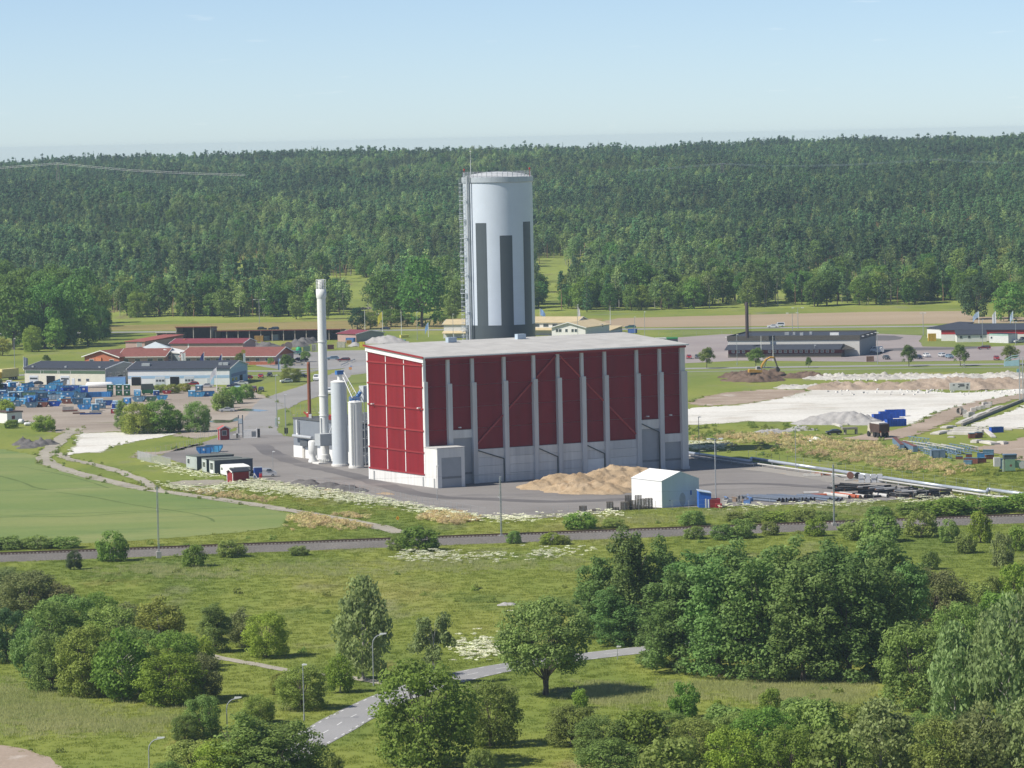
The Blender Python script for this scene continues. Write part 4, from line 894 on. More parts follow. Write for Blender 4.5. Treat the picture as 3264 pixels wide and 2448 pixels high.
cl = ellipsoid_clumps(0, 4.2, 2.3, 2.9, 55, 0.8, 120, 0.5, flat=1.0, taper=0.35)
proto('street', 7.3, 5.4, cl, 55, 0.30, 'street', trunk_mesh('trunk', 5, 0.13, [(Vector(c[:3]), 2.0) for c in cl[:8]], M_bark, 1, 0.0, 2), M_bark, 121, shell=0.4)
# forest kinds (farther away, fewer and larger leaf sprays)
for i in range(4):
 rng = random.Random(200 + i); cl = []
 hh = 17 + rng.uniform(-1.5, 1.5)
 for k in range(24):
  z = hh * rng.uniform(0.45, 0.96); q = (1 - (z / hh - 0.42) / 0.62); r0 = 3.0 * max(0.12, q) ** 0.6; a = rng.uniform(0, 6.28); k2 = rng.uniform(0.2, 0.85)
  cl.append((r0 * k2 * math.cos(a), r0 * k2 * math.sin(a), z, rng.uniform(0.75, 1.25), 0.6))
 proto('pine%d' % i, hh, 6.4, cl, 19, 0.75, 'pine', trunk_mesh('trunk', hh * 0.93, 0.22, [(Vector(c[:3]), c[2] - 0.4) for c in cl[:7]], M_pinebark, 1, 0.05, i, 5), M_pinebark, 210 + i, shell=0.3)
for i in range(2):
 cl = []
 rng = random.Random(300 + i)
 for k in range(30):
  z = 1.5 + 15.5 * (k / 30); r0 = 2.6 * (1 - z / 18.5); a = k * 2.4; cl.append((r0 * 0.62 * math.cos(a), r0 * 0.62 * math.sin(a), z, max(0.35, r0 * 0.55), 0.65))
 cl.append((0, 0, 17.3, 0.35, 1.6))
 proto('spruce%d' % i, 18, 5.2, cl, 15, 0.7, 'spruce', trunk_mesh('trunk', 16, 0.2, [], M_bark, 1, 0, i, 5), M_bark, 310 + i, shell=0.3, up=-0.3)
for i in range(3):
 cl = ellipsoid_clumps(0, 9.2, 3.0, 6.0, 30, 1.25, 320 + i, 0.45, flat=1.2, taper=0.35)
 proto('fbirch%d' % i, 16, 7.4, cl, 19, 0.68, 'forestbirch', trunk_mesh('trunk', 13.5, 0.17, [(Vector(c[:3]), c[2] - 2) for c in cl[:5]], M_birchbark, 1, 0.06, i, 5), M_birchbark, 330 + i, shell=0.3, droop=0.3)
for i in range(2):
 cl = ellipsoid_clumps(0, 8.8, 6.0, 7.2, 80, 1.7, 340 + i, 0.5, flat=0.7) + [(x, y, max(1.0, z), r, f) for x, y, z, r, f in ellipsoid_clumps(0, 2.6, 4.6, 2.2, 14, 1.4, 345 + i, 0.6)]
 proto('oak%d' % i, 17, 14.5, cl, 34, 0.68, 'oak', trunk_mesh('trunk', 10, 0.42, [(Vector(c[:3]), 3.5) for c in cl[:16]], M_bark, 1, 0.08, i, 6), M_bark, 350 + i, shell=0.35)

def tree(key, name, label, loc, h, w_, leaf=None, rz=None, cat='tree', group=None, rng=random.Random(77)):
 hp, wp, cme_, tme = PROTO[key]
 t = thing(name, label, cat, loc, rng.uniform(0, 6.28) if rz is None else rz, group)
 sx = w_ / wp; t.scale = (sx * rng.uniform(0.93, 1.07), sx * rng.uniform(0.93, 1.07), h / hp)
 c = link('crown', cme_, t)
 if leaf: c.material_slots[0].link = 'OBJECT'; c.material_slots[0].material = LEAF[leaf]
 link('trunk', tme, t); return t

def trees(view, rows, key, name, label, cat='tree', group=None):
 """rows: x, y of the base, height and width as picture measurements, leaf kind"""
 ks = key if isinstance(key, (list, tuple)) else [key]
 for i, (x, y, h, w_, lf) in enumerate(rows):
  p = G(view, x, y); s = mpx(view, p)
  tree(ks[i % len(ks)], name, label if isinstance(label, str) else label[i], (p.x, p.y, 0), h * s, w_ * s, lf, None, cat, group)

PO = ['poplar0', 'poplar1', 'poplar2']; BU = ['bush0', 'bush1', 'bush2']; RO = ['round0', 'round1']
trees('P', [(1300, 1378, 185, 120, 'poplar'), (1368, 1388, 250, 150, 'poplar'), (1425, 1380, 225, 120, 'poplar'), (1270, 1370, 110, 80, 'poplar'), (1335, 1395, 130, 110, 'poplar')], PO, 'poplar_tree', 'dark green aspen in the smaller clump beside the road bend', group='smaller aspen clump')
trees('P', [(1465, 1452, 230, 160, 'poplar'), (1550, 1462, 265, 180, 'poplar'), (1640, 1468, 285, 190, 'poplar'), (1735, 1472, 280, 190, 'poplar'), (1835, 1470, 265, 190, 'poplar'), (1905, 1452, 270, 160, 'poplar'),
   (1510, 1410, 230, 160, 'poplar'), (1600, 1420, 262, 180, 'poplar'), (1700, 1424, 268, 180, 'poplar'), (1800, 1424, 268, 180, 'poplar'), (1925, 1412, 275, 170, 'poplar'), (1870, 1420, 250, 160, 'poplar'), (1960, 1420, 215, 140, 'poplar'), (1420, 1440, 130, 110, 'poplar')],
      PO, 'poplar_tree', 'dark green aspen in the large dense clump hiding the road', group='large aspen clump')
trees('P', [(785, 1468, 222, 140, 'birch')], 'birch0', 'birch_tree', 'tall full birch beside the street lamp at the path mouth')
trees('P', [(938, 1478, 152, 112, 'birch')], 'sparsebirch', 'birch_tree', 'thin birch with bare white stems behind the roadside bush')
trees('P', [(1178, 1502, 215, 236, 'poplar')], 'umbrella', 'spreading_tree', 'spreading many stemmed tree standing alone beside the road')
trees('P', [(920, 1655, 245, 240, 'green')], 'round0', 'roadside_tree', 'big rounded sallow hiding the bend of the road')
trees('P', [(1060, 1612, 150, 140, 'olive')], 'round1', 'roadside_tree', 'smaller dark sallow leaning on the big rounded one')
trees('P', [(2012, 1372, 152, 175, 'dull')], 'round1', 'willow_tree', 'dull olive willow at the end of the aspen clump')
trees('P', [(1985, 1530, 200, 175, 'willow'), (2075, 1480, 190, 150, 'willow')], RO, 'willow_tree', ['light green willow leaning on the aspen clump', 'light green willow standing against the birches'])
trees('P', [(2065, 1600, 255, 150, 'birch'), (2180, 1610, 320, 190, 'birch'), (2225, 1500, 230, 150, 'birch'), (2150, 1500, 190, 120, 'birch'), (1905, 1700, 190, 190, 'birch'), (2120, 1710, 190, 170, 'birch'), (2215, 1710, 200, 150, 'birch')],
      ['birch0', 'birch1'], 'birch_tree', 'grey green birch in the thicket opposite the aspen clump', group='birch thicket')
trees('P', [(2035, 1710, 170, 170, 'willow'), (1990, 1650, 120, 130, 'willow')], RO, 'willow_tree', ['larger pale bushy willow among the thicket birches', 'smaller pale bushy willow among the thicket birches'])
trees('P', [(1480, 1552, 88, 76, 'green'), (1665, 1548, 68, 62, 'green')], BU, 'shrub', ['larger dark rounded shrub standing in the tall pale grass', 'smaller dark rounded shrub in the tall pale grass'], 'shrub')
trees('P', [(1235, 1610, 95, 130, 'willow'), (1300, 1640, 100, 140, 'willow'), (1385, 1640, 115, 150, 'green'), (1445, 1600, 70, 110, 'willow'), (1500, 1640, 95, 130, 'willow'), (1570, 1600, 85, 130, 'willow'), (1590, 1640, 110, 120, 'willow'),
   (1655, 1650, 130, 160, 'green'), (1760, 1640, 140, 150, 'willow'), (1730, 1580, 80, 110, 'willow'), (1320, 1700, 110, 170, 'willow'), (1450, 1710, 130, 160, 'willow'), (1580, 1710, 150, 140, 'bright'), (1700, 1710, 150, 170, 'green'), (1810, 1720, 160, 160, 'willow'), (1820, 1600, 90, 120, 'willow')],
      RO + ['bush1'], 'sallow_bush', 'pale green sallow in the thicket between grass and birches', 'bush', 'sallow thicket')
trees('P', [(1042, 1690, 78, 84, 'willow')], 'bush2', 'sallow_bush', 'single small sallow at the foot of the big rounded one', 'bush')
trees('P', [(1253, 1530, 48, 36, 'bright'), (1550, 1530, 20, 26, 'bright')], BU, 'sapling', ['bright young sapling in the shade of the many stemmed tree', 'tiny bright sapling beside the dark rounded shrub'], 'sapling')
# thicket on the left
trees('P', [(15, 1430, 125, 100, 'dark')], 'round0', 'dark_tree', 'very dark tree at the edge of the mixed thicket', 'tree')
trees('P', [(60, 1345, 118, 150, 'dull'), (20, 1320, 100, 130, 'dull'), (125, 1345, 85, 110, 'brown'), (150, 1400, 125, 140, 'willow'), (105, 1410, 120, 130, 'willow'), (65, 1465, 125, 95, 'poplar'), (112, 1492, 135, 115, 'willow'), (190, 1502, 160, 140, 'olive'),
   (265, 1512, 150, 140, 'green'), (240, 1410, 110, 130, 'willow'), (215, 1352, 78, 95, 'green'), (345, 1395, 105, 120, 'olive'), (300, 1450, 100, 120, 'willow'), (375, 1452, 95, 120, 'green'), (275, 1362, 60, 90, 'dull'), (330, 1500, 110, 110, 'green')],
      RO + ['birch1'], 'thicket_tree', 'leafy tree in the dense mixed thicket behind the pale grass', 'tree', 'mixed thicket')
trees('P', [(372, 1522, 118, 155, 'bright')], 'round1', 'willow_tree', 'rounded bright willow at the front of the mixed thicket')
trees('P', [(438, 1510, 105, 95, 'brown')], 'round0', 'withered_bush', 'brownish bush behind the bright willow', 'bush')
trees('P', [(436, 1440, 75, 60, 'yellow')], 'bush0', 'yellow_bush', 'yellow green bush at the thicket edge by the footpath', 'bush')
trees('P', [(465, 1408, 108, 88, 'poplar')], 'poplar1', 'aspen_tree', 'dark green aspen beside the footpath')
trees('P', [(522, 1398, 84, 70, 'dull')], 'birch1', 'birch_tree', 'small dull birch between two trees by the footpath')
trees('P', [(576, 1420, 104, 108, 'bright')], 'round0', 'maple_tree', 'bright green rounded tree casting shade by the footpath')
trees('P', [(440, 1592, 98, 92, 'willow'), (400, 1600, 60, 70, 'willow')], RO, 'sallow_bush', ['taller green sallow beside the arched street lamp', 'low green sallow before the arched street lamp'], 'bush')
trees('P', [(420, 1700, 110, 150, 'willow'), (530, 1722, 190, 200, 'willow'), (635, 1712, 165, 160, 'willow'), (480, 1720, 130, 150, 'bright'), (590, 1730, 150, 160, 'willow'), (365, 1720, 80, 100, 'willow')], ['round0', 'poplar2', 'round1'], 'roadside_willow', 'leafy willow below the road where it leaves the picture', 'tree', 'willows below the road')
trees('P', [(720, 1690, 70, 56, 'willow')], 'bush1', 'sallow_bush', 'small sallow between the road edge and the willows', 'bush')
trees('P', [(652, 1532, 100, 116, 'olive'), (560, 1562, 66, 84, 'olive'), (610, 1500, 50, 60, 'olive')], RO, 'sallow_bush', ['wide yellowish sallow right behind the straight street lamp', 'yellowish sallow between the two nearest street lamps', 'smallest yellowish sallow behind the straight street lamp'], 'bush')
trees('P', [(735, 1496, 82, 72, 'bright')], 'birch1', 'young_birch', 'bright young birch between path and road')
# along the railway
trees('P', [(243, 1212, 72, 74, 'green')], 'bush0', 'railway_bush', 'dense round bush beside the first railway mast', 'bush')
trees('P', [(420, 1224, 52, 62, 'green')], 'bush1', 'railway_bush', 'compact dark bush at the foot of the ballast bank', 'bush')
trees('P', [(160, 1230, 44, 38, 'dark')], 'bush2', 'railway_bush', 'small dark upright bush below the ballast bank', 'bush')
trees('P', [(500, 1203, 42, 72, 'willow'), (905, 1190, 58, 100, 'green'), (860, 1188, 30, 60, 'willow'), (645, 1200, 24, 46, 'willow'), (1110, 1174, 30, 42, 'willow'), (1190, 1176, 27, 54, 'bright'), (1215, 1176, 22, 40, 'olive'), (1500, 1164, 30, 54, 'willow'), (1560, 1166, 36, 60, 'willow'), (1602, 1162, 46, 68, 'willow'), (1664, 1156, 32, 46, 'willow'),
   (1762, 1158, 42, 56, 'bright'), (1850, 1165, 48, 90, 'willow'), (1905, 1170, 62, 100, 'willow'), (1990, 1160, 62, 86, 'willow'), (2050, 1172, 56, 50, 'willow'), (2200, 1190, 60, 60, 'green'), (2190, 1300, 90, 70, 'bright'), (2110, 1330, 80, 90, 'willow'), (2150, 1360, 90, 90, 'green')], BU, 'railway_bush', 'loose leafy bush growing on the near side of the railway', 'bush', 'bushes on the near side of the railway')
trees('P', [(1253, 1143, 42, 80, 'green'), (1495, 1134, 34, 70, 'willow'), (1325, 1140, 24, 60, 'willow'), (1690, 1128, 30, 100, 'green'), (1640, 1127, 26, 80, 'willow'), (1735, 1136, 40, 80, 'willow'), (1780, 1128, 28, 60, 'willow'), (2040, 1112, 40, 130, 'green'), (1980, 1112, 30, 110, 'willow'), (2110, 1108, 40, 130, 'green'), (2200, 1104, 42, 120, 'green'), (20, 1186, 30, 80, 'willow'), (80, 1185, 32, 80, 'willow'), (140, 1184, 28, 80, 'willow'),
   (-30, 1188, 30, 80, 'willow'), (1590, 1126, 24, 60, 'willow'), (1900, 1118, 26, 70, 'willow')], BU, 'railway_bush', 'leafy bush growing on the far side of the railway', 'bush', 'bushes on the far side of the railway')
trees('P', [(2118, 1172, 74, 60, 'yellow')], 'bush1', 'yellow_bush', 'yellow green bush beside the railway near the last pipes', 'bush')
trees('P', [(2165, 1228, 84, 54, 'dull')], 'bush2', 'grey_bush', 'grey green upright bush in the dry meadow', 'bush')
trees('P', [(2085, 1195, 50, 50, 'willow'), (2010, 1230, 44, 46, 'willow'), (2140, 1300, 60, 60, 'willow')], BU, 'meadow_bush', ['green bush under the yellow green one in the dry meadow', 'green bush in the dry meadow behind the dull olive willow', 'larger green bush in the dry meadow below the grey one'], 'bush')
# around the skip yard
trees('P', [(95, 931, 38, 62, 'green')], 'bush0', 'yard_bush', 'round dark bush beside the small white house', 'bush')
trees('P', [(300, 937, 72, 82, 'olive'), (345, 935, 75, 90, 'green'), (262, 926, 66, 32, 'poplar'), (280, 934, 40, 50, 'olive'), (378, 932, 50, 50, 'green')], ['round0', 'round1', 'poplar0'], 'yard_tree', ['yellowish bushy tree in the clump before the blue skips', 'largest dark green tree in the clump before the blue skips', 'slender upright poplar at the end of the skip yard clump', 'low yellowish bush in the clump before the blue skips', 'small green tree in the clump next to the single open tree'], 'tree')
trees('P', [(426, 933, 70, 68, 'willow')], 'round1', 'yard_tree', 'single open tree beside the fence of the skip yard')
trees('P', [(482, 888, 58, 52, 'willow'), (505, 872, 40, 50, 'green'), (530, 862, 34, 46, 'willow'), (15, 892, 34, 40, 'bright'), (25, 925, 20, 40, 'green'), (372, 850, 22, 40, 'olive'), (346, 848, 20, 40, 'olive'), (398, 846, 20, 30, 'olive'), (-10, 850, 38, 40, 'dark')], BU, 'yard_bush', 'weedy bush among the skips', 'bush', 'bushes among the skips')
trees('P', [(620, 805, 40, 34, 'street')], 'street', 'street_tree', 'leafy street tree by the end of the red roofed office')
trees('P', [(628, 826, 34, 56, 'olive')], 'round0', 'street_tree', 'round yellowish tree above the parked white cars')
trees('P', [(660, 782, 24, 26, 'willow'), (518, 792, 30, 24, 'street'), (308, 782, 20, 24, 'street'), (415, 786, 18, 18, 'street'), (488, 788, 16, 14, 'willow'), (100, 786, 20, 20, 'street'), (585, 790, 18, 16, 'willow'), (212, 782, 14, 18, 'olive')], 'street', 'young_tree', 'small young tree on the lawn before the red roofed office', group='young trees before the office')
trees('P', [(1527, 796, 46, 40, 'street'), (1633, 795, 44, 40, 'street'), (1963, 792, 48, 38, 'street'), (2074, 791, 48, 40, 'street'), (2183, 789, 44, 42, 'street')], 'street', 'street_tree', 'pyramid shaped street tree between road and cycle path', group='street trees along the cycle path')
trees('P', [(1747, 795, 24, 16, 'street')], 'street', 'street_tree', 'much smaller young street tree before the dark roofed building')
# wood and oaks before the hill
trees('P', [(30, 755, 150, 120, 'oak'), (98, 752, 150, 115, 'oak'), (160, 745, 145, 115, 'oak'), (203, 728, 118, 80, 'oak'), (60, 715, 150, 115, 'oak'), (128, 708, 145, 110, 'oak'), (180, 700, 130, 90, 'oak'), (5, 705, 150, 110, 'oak'), (-45, 750, 150, 120, 'oak'), (140, 750, 105, 60, 'green'), (5, 768, 40, 50, 'olive'), (70, 760, 60, 50, 'green'), (35, 735, 150, 110, 'oak'), (100, 730, 150, 110, 'oak'), (165, 725, 135, 100, 'oak'), (215, 735, 80, 60, 'oak'), (190, 748, 75, 60, 'green'), (-20, 725, 150, 120, 'oak'), (120, 755, 70, 60, 'green')], ['oak0', 'round0', 'oak1', 'round1'], 'wood_tree', 'tall dark oak in the wood beside the pale warehouse', group='oak wood')
trees('P', [(838, 692, 118, 105, 'oak')], 'oak0', 'oak_tree', 'broad oak left of the tallest roadside oak')
trees('P', [(912, 706, 160, 118, 'oak')], 'oak1', 'oak_tree', 'tallest broad oak standing beside the tank')
trees('P', [(772, 712, 50, 48, 'spruce'), (800, 710, 40, 44, 'green'), (845, 706, 40, 60, 'green'), (975, 692, 52, 42, 'willow'), (700, 690, 60, 40, 'forestbirch'), (640, 690, 58, 44, 'willow'), (950, 700, 30, 40, 'green'), (880, 705, 30, 40, 'green')], ['oak1', 'oak0'], 'roadside_bush', 'bushy tree along the highway below the oaks', 'tree', 'bushes along the highway')
trees('P', [(2110, 690, 105, 90, 'dark'), (2180, 694, 90, 90, 'oak'), (2235, 690, 90, 80, 'oak')], ['oak0', 'oak1'], 'oak_tree', ['darkest broad oak behind the flags of the red and white shop', 'broad oak behind the hanging white banner', 'broad oak beyond the last shop flag'])
trees('P', [(1255, 664, 80, 72, 'oak'), (1312, 666, 96, 92, 'oak'), (1372, 666, 112, 112, 'oak'), (1442, 664, 92, 84, 'oak'), (1500, 664, 76, 70, 'willow'), (1562, 660, 88, 74, 'oak'), (1642, 660, 82, 76, 'green'), (1722, 655, 72, 70, 'oak'), (1812, 653, 82, 84, 'oak'), (1902, 650, 78, 80, 'willow'), (1992, 652, 92, 84, 'oak'), (345, 686, 90, 72, 'oak'), (400, 686, 80, 60, 'willow'), (452, 685, 96, 70, 'oak'), (522, 685, 82, 62, 'willow'), (592, 686, 78, 62, 'oak'), (300, 688, 62, 62, 'green')], ['oak0', 'round0', 'oak1'], 'foothill_oak', 'broad dark oak at the foot of the hill along the cycle path', group='oaks along the far cycle path')
# forest edge, tree by tree
def GH(v, x, y):
 d = ray(v, x, y); t = 1500.0
 while t < 6000:
  p = EYE + d * t
  if p.z < float(hill(p.x, p.y)): return Vector((p.x, p.y, float(hill(p.x, p.y))))
  t += 4
 return None
rng = random.Random(99)
EDGE = {'pine': ('pine_tree', 'bare stemmed pine at the front edge of the forest'), 'fbirch': ('birch_tree', 'pale birch at the front edge of the forest'),
  'oak': ('broadleaf_tree', 'broad leafy tree at the front edge of the forest'), 'spruce': ('spruce_tree', 'dark pointed spruce at the front edge of the forest')}
FAIR = [(745, 640, 75, 26), (1195, 600, 50, 34), (800, 618, 60, 16), (1275, 588, 40, 8), (1190, 645, 26, 40), (765, 655, 42, 28), (1000, 640, 14, 30), (560, 600, 60, 10), (1700, 640, 16, 24), (1500, 640, 14, 12), (330, 600, 90, 10), (520, 585, 80, 14), (1780, 610, 30, 20), (1830, 590, 90, 8)]
def in_fair(x, y): return any(((x - a) / c) ** 2 + ((y - b) / d) ** 2 < 1 for a, b, c, d in FAIR)
edge_used = []
n_edge = 0
for i in range(2600):
 if n_edge >= 560: break
 x = rng.uniform(-60, 2270); yl = float(np.interp(x, [240, 551, 760, 935, 1277, 1463, 1700, 1976, 2300], [685, 686, 681, 675, 675, 670, 664, 659, 656])); u_ = rng.random(); y = yl - (rng.uniform(0, 18) if u_ < .42 else rng.uniform(0, 60) if u_ < .75 else rng.uniform(40, 115))
 if x < 240 or in_fair(x, y): continue
 p = GH('P', x, y)
 if p is None or any((p.x - q[0]) ** 2 + (p.y - q[1]) ** 2 < 16 for q in edge_used): continue
 edge_used.append((p.x, p.y))
 lowband = yl - y < 35
 k = rng.choices(['oak', 'fbirch', 'pine', 'spruce'], [4, 4, 1.6, 0.8] if lowband else [2, 3, 5.5, 0.8])[0]
 n = {'pine': 4, 'fbirch': 3, 'oak': 2, 'spruce': 2}[k]; key = k + str(rng.randrange(n)); hp, wp, _, _ = PROTO[key]
 s = rng.uniform(0.85, 1.30); nm, lb = EDGE[k]
 if k == 'oak': s *= 0.8
 tree(key, nm, lb, p, hp * s, wp * s * rng.uniform(0.85, 1.1), rng.choice(['oak', 'willow', 'green', 'oak']) if k == 'oak' else None, None, 'tree', 'forest edge ' + nm.replace('_', ' ') + 's', rng)
 n_edge += 1

# geometry-node scatter: one object, thousands of instances
def scatter(name, label, cat, pts, rots, scls, meshes, choice=None):
 """one point cloud mesh whose geometry nodes put a mesh (trunk and crown joined) on every point"""
 n = len(pts)
 me = bpy.data.meshes.new(name); me.vertices.add(n); me.vertices.foreach_set('co', np.asarray(pts, np.float32).ravel())
 for nm, arr in (('rz', rots), ('sc', scls), ('sz', scls * np.random.default_rng(1).uniform(0.85, 1.15, n))):
  a = me.attributes.new(nm, 'FLOAT', 'POINT'); a.data.foreach_set('value', np.asarray(arr, np.float32))
 a = me.attributes.new('ch', 'INT', 'POINT'); a.data.foreach_set('value', np.asarray(choice if choice is not None else np.zeros(n), np.int32))
 me.update()
 o = link(name, me); tag(o, label, cat, kind='stuff')
 ng = bpy.data.node_groups.new(name, 'GeometryNodeTree')
 ng.interface.new_socket('Geometry', in_out='INPUT', socket_type='NodeSocketGeometry'); ng.interface.new_socket('Geometry', in_out='OUTPUT', socket_type='NodeSocketGeometry')
 N, L = ng.nodes, ng.links
 gi, go = N.new('NodeGroupInput'), N.new('NodeGroupOutput')
 def attr(nm, ty='FLOAT'):
  q = N.new('GeometryNodeInputNamedAttribute'); q.data_type = ty; q.inputs['Name'].default_value = nm; return q.outputs[0]
 rzv = N.new('ShaderNodeCombineXYZ'); L.new(attr('rz'), rzv.inputs[2])
 scv = N.new('ShaderNodeCombineXYZ'); s_ = attr('sc'); L.new(s_, scv.inputs[0]); L.new(s_, scv.inputs[1]); L.new(attr('sz'), scv.inputs[2])
 jn = N.new('GeometryNodeJoinGeometry'); cha = attr('ch', 'INT')
 for k, objs in enumerate(meshes):
  cmp_ = N.new('FunctionNodeCompare'); cmp_.data_type = 'INT'; cmp_.operation = 'EQUAL'; L.new(cha, cmp_.inputs[2]); cmp_.inputs[3].default_value = k
  io = N.new('GeometryNodeInstanceOnPoints'); L.new(gi.outputs[0], io.inputs['Points']); L.new(cmp_.outputs[0], io.inputs['Selection'])
  src = N.new('GeometryNodeJoinGeometry')
  for ob in objs:
   oi = N.new('GeometryNodeObjectInfo'); oi.inputs['Object'].default_value = ob; L.new(oi.outputs['Geometry'], src.inputs[0])
  L.new(src.outputs[0], io.inputs['Instance']); L.new(rzv.outputs[0], io.inputs['Rotation']); L.new(scv.outputs[0], io.inputs['Scale']); L.new(io.outputs[0], jn.inputs[0])
 L.new(jn.outputs[0], go.inputs[0])
 md = o.modifiers.new('scatter', 'NODES'); md.node_group = ng
 return o

def source(key):                            # the trunk and crown of a standing tree of that kind
 c, t = PROTO[key][2], PROTO[key][3]
 co = next((o for o in COL.objects if o.data == c and (not o.material_slots or o.material_slots[0].link == 'DATA')), None)
 to = next((o for o in COL.objects if o.data == t), None)
 if co is None or to is None:
  p = GH('P', 600 + 90 * len(edge_used) % 900, 612); k = key.rstrip('0123456789'); nm, lb = EDGE[k]
  q = tree(key, nm, lb, p, PROTO[key][0], PROTO[key][1], None, None, 'tree', 'forest edge ' + nm.replace('_', ' ') + 's'); edge_used.append((p.x, p.y))
  return [KIDS[q.name][0], KIDS[q.name][1]]
 return [co, to]

def forest():
 r = np.random.default_rng(4)
 n = 110000
 Y = np.sqrt(r.uniform(1960 ** 2, 4350 ** 2, n)); X = r.uniform(-1, 1, n) * (Y * 0.1275 + 150)
 px = 1106 + X / Y * 8700; Zz = hill(X, Y); py = 300 + (80 - Zz) * 8700 / Y - 0.021 * (px - 1106)
 dens = np.interp(Y, [1960, 2100, 2250, 2400], [0.14, 0.30, 0.75, 1.0])
 cl = np.sin(X * 0.021 + 1.1) * np.sin(Y * 0.013 + X * 0.006) + 0.5 * np.sin(X * 0.05 + Y * 0.031)
 dens = np.where(Y < 2330, dens * np.clip(0.9 + 0.9 * cl, 0.0, 1.5), dens)
 keep = r.random(n) < dens * np.clip(1.0 - 0.0 * cl, 0, 1)
 for a, b, c, d in FAIR: keep &= ((px - a) / c) ** 2 + ((py - b) / d) ** 2 > 1
 X, Y, Zz, cl = X[keep], Y[keep], Zz[keep], cl[keep]
 # thin to a minimum spacing on a coarse grid
 g = {}; ok = np.zeros(len(X), bool)
 for i in range(len(X)):
  k = (int(X[i] // 4.9), int(Y[i] // 6.2))
  if k not in g: g[k] = 1; ok[i] = True
 X, Y, Zz, cl = X[ok], Y[ok], Zz[ok], cl[ok]; m = len(X)
 mix = np.sin(X * 0.009 + 2) + np.sin(Y * 0.006 + X * 0.004) + 0.9 * np.sin(X * 0.031 + Y * 0.017) + r.normal(0, 0.8, m)
 u = r.random(m)
 sz_ = 1 + .16 * np.sin(X * .017 + Y * .011) + .12 * np.sin(X * .06 - Y * .02)
 kind = np.where(mix > 0.85, np.where(u < 0.62, 2, np.where(u < 0.75, 3, 0)), np.where(u < 0.80, 0, np.where(u < 0.90, 1, 2)))      # 0 pine 1 spruce 2 birch 3 oak
 sub = r.integers(0, 12, m)
 base = np.array([0, 4, 6, 9]); cnt = np.array([4, 2, 3, 2]); ch = base[kind] + sub % cnt[kind]
 keys = ['pine0', 'pine1', 'pine2', 'pine3', 'spruce0', 'spruce1', 'fbirch0', 'fbirch1', 'fbirch2', 'oak0', 'oak1']
 sc = r.uniform(0.62, 1.08, m) * np.interp(Y, [2000, 2600, 4200], [1.1, 1.0, .86]); sc = np.where(kind == 3, sc * 0.85, sc) * sz_
 scatter('forest', 'dense mixed pine and birch forest covering the hill behind the plant', 'forest', np.stack([X, Y, Zz - 0.1], 1), r.uniform(0, 6.28, m), sc, [source(k) for k in keys], ch)
 return m
NF = forest()

# ------------------------------------------------------------------ vehicles
M_tyre = pm('tyre rubber', (0.025, 0.025, 0.027), 0.8); M_rim = pm('wheel rim', (0.45, 0.46, 0.47), 0.4, 0.1, 2, 0.4)
M_hl = pm('headlight lens', (0.75, 0.76, 0.76), 0.15); M_tl = pm('tail light lens', (0.45, 0.02, 0.02), 0.25)
def car_mat(nm, c): return pm('car paint ' + nm, c, 0.25, 0.04, 1, 0.0, spec=0.6)
CARC = {'red': (0.36, 0.02, 0.03), 'maroon': (0.16, 0.025, 0.03), 'dark blue': (0.02, 0.03, 0.07), 'black': (0.015, 0.016, 0.018), 'silver': (0.50, 0.51, 0.52), 'white': (0.78, 0.78, 0.77), 'pale blue': (0.20, 0.30, 0.38),
  'grey': (0.20, 0.21, 0.23), 'beige': (0.48, 0.42, 0.33), 'teal': (0.04, 0.15, 0.13), 'green': (0.03, 0.10, 0.06), 'dark grey': (0.06, 0.07, 0.08)}
CARP = {'hatch': (4.1, 1.72, [(-2.05, .35), (-2.05, .80), (-1.95, .92), (-1.0, 1.0), (-0.3, 1.44), (1.0, 1.47), (1.75, 1.2), (2.03, .85), (2.05, .35)], (-0.85, 1.7, .98, 1.40)),
  'sedan': (4.6, 1.78, [(-2.3, .35), (-2.3, .75), (-2.15, .88), (-1.15, .98), (-0.45, 1.40), (0.75, 1.42), (1.45, 1.02), (2.2, .98), (2.3, .8), (2.3, .35)], (-1.0, 1.35, .98, 1.36)),
  'estate': (4.7, 1.78, [(-2.35, .35), (-2.35, .75), (-2.2, .9), (-1.2, 1.0), (-0.5, 1.42), (1.75, 1.46), (2.25, 1.05), (2.35, .8), (2.35, .35)], (-1.05, 2.1, 1.0, 1.38)),
  'jeep': (4.6, 1.85, [(-2.3, .45), (-2.3, 1.0), (-2.2, 1.12), (-1.1, 1.18), (-0.75, 1.85), (2.15, 1.9), (2.3, 1.1), (2.3, .45)], (-0.95, 2.2, 1.2, 1.78)),
  'van': (5.0, 1.95, [(-2.5, .4), (-2.5, 1.0), (-2.3, 1.2), (-1.7, 1.35), (-1.1, 2.0), (2.4, 2.05), (2.5, 1.8), (2.5, .4)], (-1.65, 0.2, 1.35, 1.9))}
